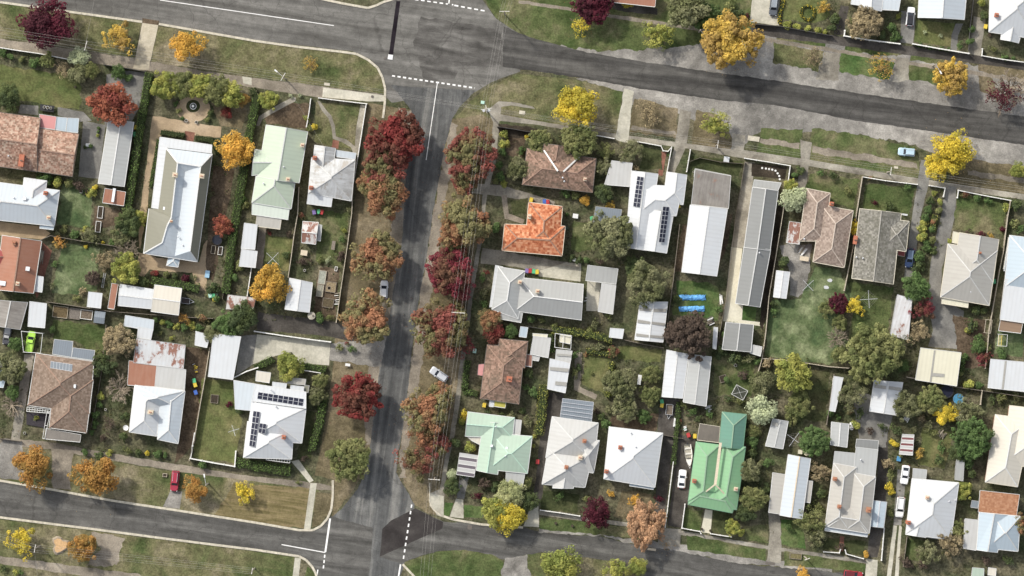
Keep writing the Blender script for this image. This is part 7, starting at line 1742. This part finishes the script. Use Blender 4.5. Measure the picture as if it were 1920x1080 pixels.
tarp(1272, 563, 1323, 553, 'upper crumpled blue tarp on the bright green lawn')
tarp(1273, 584, 1321, 574, 'lower crumpled blue tarp on the bright green lawn')
# discs: tanks, tables, dishes, pots
def tank(px, py, r, h, mat, label, nm='water_tank', cat='water tank'):
    p = P(px, py, h); root = empty(nm, (p.x, p.y, 0))
    m = MB(); m.disc((0, 0), r, 0, h, 20); m.build('tank_wall', mat, root, (0, 0, 0))
    m = MB(); m.disc((0, 0), r * 1.03, h, h + r * .18, 20, 0, r * .3); m.build('tank_lid', mat, root, (0, 0, 0))
    m = MB(); m.disc((r * .4, 0), .22, h + .05, h + r * .18 + .06, 10); m.build('hatch', GUT_D, root, (0, 0, 0))
    tag(root, label, cat, 'water tanks')
tank(584, 592, .85, 1.9, flat('tank_beige', (.40, .37, .30), .8), 'round beige water tank at the corner of the white gabled shed')
tank(1513, 848, .75, 1.6, flat('tank_cream', (.62, .57, .42), .6), 'cream oval tank above the long pale blue-white house')
tank(1597, 795, .4, 1.4, flat('tank_white', (.7, .7, .68), .6), 'upper small white tank at the corner of the small silver shed')
tank(1597, 803, .4, 1.4, flat('tank_white', (.7, .7, .68), .6), 'lower small white tank at the corner of the small silver shed')
tank(1846, 508, .6, .35, flat('tank_grey', (.2, .21, .22), .6), 'dark grey round tank tucked beside the beige-grey hipped house')
def dish(px, py, z, label):
    p = P(px, py, z); root = empty('satellite_dish', (p.x, p.y, 0))
    m = MB(); n = 16
    ring = lambda r, zz: [(r * math.cos(2 * math.pi * i / n), r * math.sin(2 * math.pi * i / n), zz) for i in range(n)]
    a, b = ring(.62, z + .2), ring(.3, z + .06)
    m.add(a + b, [(i, (i + 1) % n, n + (i + 1) % n, n + i) for i in range(n)]); m.face(b)
    m.build('reflector', INS, root, (0, 0, 0))
    m = MB(); m.tube((0, 0, 0), (0, 0, z + .06), .05, .05, 8); m.build('mast', ALU, root, (0, 0, 0))
    m = MB(); m.tube((.55, 0, z + .18), (.1, 0, z + .6), .02, .02, 5); m.box((.08, 0, z + .6), (.14, .1, .1)); m.build('feed_arm', ALU, root, (0, 0, 0))
    tag(root, label, 'satellite dish')
dish(236, 802, 2.4, 'white satellite dish at the left wall of the twin-ridged white house')
def table(px, py, label, w=1.4, d=.8, mat=None, nm='garden_table', cat='table', h=.72):
    mat = mat or FP
    p = P(px, py, h); root = empty(nm, (p.x, p.y, 0), rad(-8))
    m = MB(); m.box((0, 0, h), (w, d, .06)); m.build('table_top', mat, root, (0, 0, 0))
    for sx in (-1, 1):
        for sy in (-1, 1):
            m = MB(); m.box((sx * (w / 2 - .08), sy * (d / 2 - .08), h / 2), (.06, .06, h)); m.build('leg', mat, root, (0, 0, 0))
    tag(root, label, cat, 'garden tables')
table(88, 203, 'black outdoor table above the pink awning', 3.2, 1.4, TRIM)
table(570, 474, 'cream garden table in the allotment', 1.5, 1.2, CHC)
table(625, 460, 'grey wooden bench table in the allotment', .8, 2.0, FW)
table(1199, 712, 'white stone garden table between the olive trees', .8, 2.2, INS)
table(1508, 485, 'cream table in the rubble yard', 2.0, 1.0, CHC)
table(166, 272, 'white small table in the grey concrete yard', 1.3, .7, INS)
table(1079, 405, 'white barbecue table near the small back lawn', 1.2, 1.0, INS)
table(652, 684, 'small white bench by the gravel apron', 1.1, .6, INS)
POT = flat('white_pot', (.72, .72, .70), .6); 
def pot(px, py, r, label, mat=None, h=.5, z0=0):
    p = P(px, py, h); m = MB(); m.disc((p.x, p.y), r * .75, z0, z0 + h, 12, 0, r); m.disc((p.x, p.y), r * .85, z0 + h - .02, z0 + h + .02, 12, 1)
    o = m.build('planter_pot', [mat or POT, flat('pot_soil', (.06, .05, .03), .9)], None, (p.x, p.y, 0)); tag(o, label, 'pot', 'garden pots')
pot(84, 201, .32, 'first white pot on the black outdoor table', None, .4, .75); pot(90, 202, .36, 'second white pot on the black outdoor table', None, .4, .75); pot(96, 203, .3, 'third white pot on the black outdoor table', None, .4, .75)
for x, y, r, l in [(349, 226, .35, 'left white urn at the entrance of the turning circle'), (368, 229, .35, 'right white urn at the entrance of the turning circle'), (152, 359, .4, 'round white birdbath on the green garden lawn'), (571, 507, .3, 'white round pot below the brown shrub in the allotment'), (1300, 322, .2, 'small white pot by the stained front roof'), (1379, 685, .35, 'white round stool on the brown-green back lawn'), (141, 163, .3, 'dark pot on the round gravel patch'), (198, 768, .28, 'white pot in the shady side garden'), (46, 812, .3, 'white round pot near the grey driveway'), (1391, 878, .25, 'white pot beside the pale house trees'), (1042, 981, .32, 'left white bollard stone on the dark green verge'), (1073, 986, .34, 'right white bollard stone on the dark green verge'), (1316, 992, .3, 'left dark urn at the cream front path'), (1332, 995, .3, 'right dark urn at the cream front path')]:
    pot(x, y, r, l, TRIM if 'dark' in l else None)
for k, (x, y) in enumerate([(1429, 315), (1436, 316), (1442, 317), (1448, 318), (1454, 320), (1458, 325), (1461, 330), (1462, 336)]):
    p = P(x, y); m = MB(); m.disc((p.x, p.y), .24, 0, .07, 10); o = m.build('stepping_stone', INS, None, (p.x, p.y, 0)); tag(o, 'round white stepping stone in the curved row on the dark front bed', 'stepping stone', 'stepping stones in the dark front bed')
# raised beds, frames, poles
def bed(px, py, w, d, ang, label, frame=None, soil=(.05, .04, .03)):
    p = P(px, py, .4); root = empty('raised_bed', (p.x, p.y, 0), ang); f = frame or FP
    m = MB()
    for sy in (-1, 1): m.box((0, sy * d / 2, .22), (w + .1, .1, .44))
    for sx in (-1, 1): m.box((sx * w / 2, 0, .22), (.1, d - .1, .44))
    m.build('frame', f, root, (0, 0, 0)); m = MB(); m.box((0, 0, .18), (w - .1, d - .1, .36)); m.build('soil', flat('bed_soil_%d' % int(soil[0] * 1000), soil, .95, .1, .4), root, (0, 0, 0))
    tag(root, label, 'raised bed', 'raised garden beds')
bed(188, 398, 1.1, 2.6, rad(-6), 'upper white-framed raised bed in the vegetable garden', FWH); bed(184, 425, 1.1, 2.4, rad(-6), 'lower white-framed raised bed in the vegetable garden', FWH)
bed(113, 585, 3.3, 2.5, rad(-7), 'wood-framed raised bed at the fence above the dark back lawn', None, (.12, .09, .05)); bed(140, 588, 2.4, 2.4, rad(-7), 'grey empty raised bed next to the wood-framed one', FW, (.17, .15, .13))
bed(162, 590, 2.6, 2.0, rad(-7), 'partly white covered raised bed by the paling fence', FWH, (.15, .12, .09))
bed(630, 504, .5, .9, rad(-8), 'small white trough in the allotment', FWH); bed(400, 468, .9, 1.8, rad(-8), 'left oval trough beside the hedge', FP); bed(413, 470, .9, 1.8, rad(-8), 'right oval trough beside the hedge', FWH)
bed(604, 520, 1.6, 3.0, rad(-8), 'greyish covered bed in the allotment', FP, (.30, .31, .26)); bed(620, 538, 2.3, 2.3, rad(-8), 'tan square bed in the allotment', FW, (.24, .19, .12)); bed(600, 545, 1.4, 2.6, rad(-8), 'pale weathered bed below the greyish one', FP, (.26, .25, .20))
bed(617, 540, .6, .6, 0, 'tiny timber bed inside the allotment', FW); bed(402, 748, 1.6, 1.8, rad(-5), 'square timber bed on the walled lawn', FW); bed(615, 568, 2.4, 2.0, rad(-8), 'brown bed at the foot of the allotment', FW, (.10, .08, .05)); bed(1356, 710, 1.5, 1.5, .3, 'round-looking rockery bed on the brown-green lawn', FW)
bed(1492, 1043, 2.6, 1.2, rad(-6), 'small leafy bed on the bottom right verge', FW, (.16, .14, .07)); bed(309, 891, .9, .7, rad(-5), 'small tan box bed left of the red car', FP)
p = P(186, 595, 2); root = empty('cold_frame', (p.x, p.y, 0), rad(-7)); m = MB(); m.box((0, 0, .7), (2.3, 2.6, 1.4)); m.build('base', WALLG, root, (0, 0, 0)); m = MB(); m.add([(-1.2, -1.35, 1.4), (1.2, -1.35, 1.4), (1.2, 1.35, 1.4), (-1.2, 1.35, 1.4), (-1.2, 0, 1.8), (1.2, 0, 1.8)], [(0, 1, 5, 4), (2, 3, 4, 5), (1, 2, 5), (3, 0, 4)]); m.build('lid', SLT, root, (0, 0, 0), uv=True); tag(root, 'slate grey gabled hutch at the end of the raised bed row', 'hutch')
# pergola of white battens, swing frame, trampoline frames
def lattice(q, z, nx, ny, label, nm='pergola'):
    a, b, c, d = [P(x, y, z) for x, y in q]; org = Vector((a.x, a.y, 0)); root = empty(nm, org)
    m = MB()
    for i in range(nx + 1): m.bar(a + (b - a) * i / nx, d + (c - d) * i / nx, .1, .12)
    m.build('batten', GUT_W, root, org); m = MB()
    for j in range(ny + 1): m.bar(a + (d - a) * j / ny + Vector((0, 0, .12)), b + (c - b) * j / ny + Vector((0, 0, .12)), .13, .12)
    m.build('beam', GUT_W, root, org)
    for v in (a, b, c, d):
        m = MB(); m.box((v.x, v.y, z / 2), (.12, .12, z)); m.build('post', GUT_W, root, org)
    tag(root, label, 'pergola', 'white batten pergolas')
lattice([(51, 763), (95, 768), (94, 775), (50, 771)], 2.5, 9, 2, 'white batten pergola at the corner of the brown tiled hip house')
lattice([(88, 773), (94, 774), (84, 822), (80, 822)], 2.5, 1, 2, 'tall narrow white frame left of the mottled carport')
lattice([(498, 852), (545, 858), (543, 868), (499, 862)], 2.5, 9, 2, 'white batten pergola at the front of the white solar house')
lattice([(1041, 625), (1072, 630), (1070, 655), (1040, 651)], 2.6, 2, 1, 'white open frame around the little cream box shed')
lattice([(40, 621), (80, 625), (76, 662), (44, 660)], 2.6, 1, 1, 'white open carport frame over the lime green ute')
DK = flat('dark_deck', (.05, .045, .05), .9, .1, .25, 4)
p = P(72, 785); m = MB(); m.prism([tuple(P(*a)[:2]) for a in ((50, 773), (93, 776), (84, 802), (50, 796))], .02, .35); o = m.build('deck', DK, None, (p.x, p.y, 0)); tag(o, 'dark timber deck inside the white batten pergola corner', 'deck')
def frame(px, py, w, d, h, ang, label, nm, cat, net=False, mat=None):
    p = P(px, py, h); root = empty(nm, (p.x, p.y, 0), ang); mm = mat or ALU
    m = MB(); cs = [(-w / 2, -d / 2), (w / 2, -d / 2), (w / 2, d / 2), (-w / 2, d / 2)]
    for i in range(4): m.tube((*cs[i], h), (*cs[(i + 1) % 4], h), .06, .06, 6)
    m.build('top_rail', mm, root, (0, 0, 0))
    for c in cs:
        m = MB(); m.tube((*c, 0), (*c, h), .05, .05, 6); m.build('leg', mm, root, (0, 0, 0))
    if net:
        m = MB(); m.box((0, 0, h * .5), (w * .92, d * .92, .02)); m.build('mat', flat('frame_mat', (.06, .065, .05), .9), root, (0, 0, 0))
        for s_ in (-1, 1): 
            m = MB(); m.tube((-w / 2, -d / 2 * s_, h), (w / 2, d / 2 * s_, h), .03, .03, 5); m.build('brace', mm, root, (0, 0, 0))
    tag(root, label, cat)
frame(1387, 736, 2.9, 2.4, 1.2, .4 - .9, 'white-railed play frame on the brown-green back lawn', 'play_frame', 'play frame', True, GUT_W)
frame(1880, 638, 2.0, 2.6, 2.0, rad(-4), 'white swing frame with a yellow ladder below the brown deck', 'swing_frame', 'swing frame', False, GUT_W)
p = P(1875, 639, 2); root = empty('ladder', (p.x, p.y, 0), rad(-4)); m = MB()
for s_ in (-.35, .35): m.bar((s_, -1.25, 1.95), (s_, 1.25, 1.95), .09, .09)
m.build('rail', LID['yellow'], root, (0, 0, 0)); m = MB()
for k in range(8): m.bar((-.35, -1.1 + k * .31, 1.97), (.35, -1.1 + k * .31, 1.97), .09, .06)
m.build('rung', flat('ladder_rung', (.6, .55, .3), .6), root, (0, 0, 0)); tag(root, 'yellow monkey-bar ladder lying across the white swing frame', 'ladder')
frame(1853, 612, 1.4, 3.0, 1.9, rad(-7), 'pale clothes frame beside the pale right-hand fence', 'clothes_frame', 'clothes frame', False, FP)
def trampoline(px, py, r, label, matc=(.015, .018, .03), rim=None):
    p = P(px, py, .9); root = empty('trampoline', (p.x, p.y, 0)); n = 20
    m = MB(); m.disc((0, 0), r * .86, .88, .9, n); m.build('mat', flat('trampoline_mat_%d' % px, matc, .6), root, (0, 0, 0))
    m = MB()
    for i in range(n):
        a, b = 2 * math.pi * i / n, 2 * math.pi * (i + 1) / n; m.bar((r * .93 * math.cos(a), r * .93 * math.sin(a), .87), (r * .93 * math.cos(b), r * .93 * math.sin(b), .87), r * .14, .06)
    m.build('rim_pad', rim or TRIM, root, (0, 0, 0))
    for i in range(4):
        a = i * math.pi / 2 + .5; m = MB(); m.tube((r * .92 * math.cos(a), r * .92 * math.sin(a), 0), (r * .92 * math.cos(a), r * .92 * math.sin(a), .87), .04, .04, 6); m.build('leg', ALU, root, (0, 0, 0))
    tag(root, label, 'trampoline', 'garden trampolines')
trampoline(407, 450, 1.15, 'small black trampoline below the red-orange tree')
trampoline(1776, 734, 1.5, 'dark navy trampoline below the cream yellow garage', (.01, .012, .03))
trampoline(1797, 748, 1.2, 'small blue trampoline beside the dark navy one', (.06, .22, .36), flat('pad_blue', (.10, .25, .40), .6))
# tree stump on the verge, fountain, manhole, sign plates
p = P(113, 1022, .3); root = empty('tree_stump', (p.x, p.y, 0)); random.seed(4)
pts = [(1.6 * k * math.cos(t), 1.5 * k * math.sin(t)) for t, k in [(2 * math.pi * i / 26, 1 + .22 * math.sin(3 * 2 * math.pi * i / 26 + 1) + random.uniform(-.14, .14)) for i in range(26)]]
m = MB(); m.prism([(x * 1.25, y * 1.25) for x, y in pts], 0, .45, 0, pts); m.build('bark_ring', PALEBARK, root, (0, 0, 0))
m = MB(); m.prism([(x * .93, y * .93) for x, y in pts], .4, .47); m.build('cut_face', flat('cut_timber', (.52, .34, .18), .9, .1, .25, 2), root, (0, 0, 0)); tag(root, 'huge freshly cut orange tree stump on the bottom left verge', 'tree stump')
p = P(362, 199, .8); root = empty('fountain', (p.x, p.y, 0)); m = MB(); m.disc((0, 0), .7, 0, .5, 18, 0, .75); m.build('basin', INS, root, (0, 0, 0)); m = MB(); m.disc((0, 0), .62, .5, .515, 18); m.build('water', flat('fountain_water', (.03, .05, .045), .1, .5), root, (0, 0, 0)); m = MB(); m.tube((0, 0, .4), (0, 0, 1.1), .1, .07, 8); m.disc((0, 0), .15, 1.1, 1.2, 10, 0, .3); m.build('pedestal', INS, root, (0, 0, 0)); tag(root, 'small stone fountain in the middle of the round tan turning circle', 'fountain')
def plate(px, py, w, d, mat, label, nm, cat, r=None, z=.13, h=.05, ang=rad(-8)):
    p = P(px, py); m = MB()
    if r: m.disc((p.x, p.y), r, 0, z, 16)
    else: m.box((p.x, p.y, z / 2), (w, d, z), ang)
    o = m.build(nm, mat, None, (p.x, p.y, 0)); tag(o, label, cat)
plate(698, 181, 0, 0, GUT_D, 'dark round manhole lid in the concrete footpath end', 'manhole_cover', 'manhole cover', .3)
plate(732, 107, 1.1, 1.1, INS, 'square white pit lid at the foot of the trench patch', 'pit_lid', 'pit lid', None, .14); plate(722, 109, .4, .5, GUT_D, 'tiny black drain grate left of the white pit lid', 'drain_grate', 'drain grate', None, .14)
plate(905, 192, .8, .7, LID['pale'], 'pale green utility box lid above the transformer pole', 'utility_cover', 'utility cover', None, .2)
plate(613, 158, 1.3, .6, KERB, 'grey concrete pit lid on the top left verge', 'pit_lid', 'pit lid', None, .15); plate(1680, 314, .9, .5, KERB, 'pale concrete pit lid near the light blue car', 'pit_lid', 'pit lid', None, .15); plate(979, 211, 1.3, .8, KERB, 'pale concrete pit lid in the corner grass strip', 'pit_lid', 'pit lid', None, .12)
plate(1444, 1056, 2.2, .6, GUT_D, 'dark kerb drain grate at the foot of the cracked driveway', 'drain_grate', 'drain grate', None, .1); plate(881, 989, 1.0, 1.0, GUT_D, 'dark square grate in the road below the corner paving', 'drain_grate', 'drain grate', None, .1)
plate(1222, 1030, 1.9, .5, CHC, 'pale concrete culvert end by the straw-brown tree', 'culvert', 'culvert', None, .3); plate(1413, 260, 2.6, 1.1, KERB, 'pale concrete slab bridge over the roadside drain', 'slab_bridge', 'slab', None, .16)
plate(1362, 299, 1.2, 1.2, WH, 'square white tray standing on the shaded front lawn by the fence', 'tray', 'tray', None, 1.0)
plate(389, 514, 1.0, 1.6, flat('blue_cloth', (.3, .48, .62), .6), 'pale blue cloth-covered chair right of the tan yard', 'covered_chair', 'chair', None, .5)
plate(1685, 860, .9, 1.1, flat('blue_toy', (.08, .25, .45), .5), 'small blue cover behind the white sedan', 'blue_cover', 'cover', None, .6)
plate(1267, 792, 1.0, 2.0, INS, 'small white covered motorbike below the box trailer', 'covered_motorbike', 'motorbike', None, .9, .05, rad(-8))
plate(1500, 847, .9, .9, CY, 'cream square box beside the cream oval tank', 'utility_box', 'box', None, 1.2)
plate(1076, 487, .7, .7, LG, 'small grey box at the end of the orange house lawn', 'utility_box', 'box', None, .8) 
for x, y, l in [(1556, 526, 'upper white towel on the large pale lawn'), (1549, 539, 'lower white towel on the large pale lawn')]:
    p = P(x, y); m = MB(); random.seed(int(x)); pts = [(p.x + .75 * math.cos(i * .78) * random.uniform(.6, 1.1), p.y + .45 * math.sin(i * .78) * random.uniform(.6, 1.1)) for i in range(8)]; m.prism(pts, 0, .12); o = m.build('white_cloth', WH, None, (p.x, p.y, 0)); tag(o, l, 'cloth', 'white cloths on the lawn')
def pile(px, py, L, W_, ang, n, cols, label, nm='timber_pile', cat='timber pile'):
    p = P(px, py, .3); random.seed(int(px * 7 + py)); m = MB()
    for i in range(n):
        m.box((random.uniform(-.3, .3), (i / max(1, n - 1) - .5) * W_, .12 + random.uniform(0, .25)), (L * random.uniform(.6, 1), random.uniform(.1, .24), random.uniform(.08, .2)), random.uniform(-.12, .12), random.randrange(len(cols)))
    o = m.build(nm, cols, None, (0, 0, 0)); o.location = (p.x, p.y, 0); o.rotation_euler.z = ang
    tag(o, label, cat, 'piles in the back yards')
pile(78, 482, 3.6, .7, rad(82), 6, [FP, FW], 'stack of weathered poles beside the rust-red house')
pile(1352, 562, 2.6, .5, rad(100), 4, [FWH, FP], 'pale planks leaning beside the bright green lawn')
pile(1331, 602, 1.6, 1.6, .4, 9, [INS, FD, FW], 'heap of white and dark bric-a-brac below the blue tarps', 'junk_heap', 'junk heap')
pile(1503, 470, 2.4, 1.4, .9, 8, [FP, FW, INS], 'heap of rubble and boards in the rubble yard', 'junk_heap', 'junk heap')
pile(1328, 768, 1.3, 1.5, .2, 6, [INS, ALU], 'white odds and ends behind the silvery grey shed', 'junk_heap', 'junk heap')
pile(1285, 803, .8, .8, .3, 4, [LID['pale'], INS], 'pale green tub and boxes behind the shingle annexe', 'junk_heap', 'junk heap')
pile(1700, 785, 1.6, 1.0, 1.0, 5, [FP, INS], 'pale branches and boards beside the banded white shed')
pile(1765, 815, 2.0, 1.6, .9, 7, [FP, FW], 'heap of pruned timber on the shady back lawn')
pile(632, 560, 1.4, 2.4, .1, 6, [FP, INS, FW], 'stakes and boards by the fence at the foot of the allotment')
pile(366, 690, .8, 1.8, .2, 6, [INS, FW, LID['yellow']], 'clutter of white and yellow things on the earth driveway', 'junk_heap', 'junk heap')
pile(1098, 560, .7, .9, .2, 4, [FD, INS], 'dark chairs stacked in the paved courtyard', 'chair_stack', 'chairs')
# ladder leaning by the shed
p = P(194, 526, .3); root = empty('ladder', (p.x, p.y, 0), rad(80)); m = MB()
for s_ in (-.22, .22): m.bar((-1.7, s_, .2), (1.7, s_, .2), .07, .07)
m.build('rail', ALU, root, (0, 0, 0)); m = MB()
for k in range(10): m.bar((-1.5 + k * .33, -.22, .22), (-1.5 + k * .33, .22, .22), .05, .05)
m.build('rung', ALU, root, (0, 0, 0)); tag(root, 'aluminium ladder lying beside the small square white shed', 'ladder')

# ------------------------------------------------------------------ labels that tell look-alikes apart
DIRS = ['east', 'north-east', 'north', 'north-west', 'west', 'south-west', 'south', 'south-east']
def near(px, py, k=0):
    l = sorted(LAND, key=lambda t: (t[1] - px) ** 2 + (t[2] - py) ** 2)[k]
    a = math.degrees(math.atan2(-(py - l[2]), px - l[1])) % 360
    return l[0], DIRS[int((a + 22.5) // 45) % 8], math.hypot(l[1] - px, l[2] - py)
rows = []
for o, d, at in PENDING:
    s, dr, ds = near(*at)
    rows.append([o, d, at, s, dr, ds])
grp = {}
for r in rows: grp.setdefault((r[1], r[3], r[4]), []).append(r)
ORD = ['', 'second ', 'third ', 'fourth ', 'fifth ', 'sixth ', 'seventh ', 'eighth ', 'ninth ', 'tenth ']
for (d, s, dr), rs in grp.items():
    rs.sort(key=lambda r: r[5])
    for i, r in enumerate(rs):
        if len(rs) == 1: t = f'{d} {dr} of the {s}'
        elif len(rs) == 2: t = f'{d}, {"nearer" if i == 0 else "farther"} of two {dr} of the {s}'
        else: t = f'{d}, {ORD[i]}nearest {dr} of the {s}'
        r[0]['label'] = t
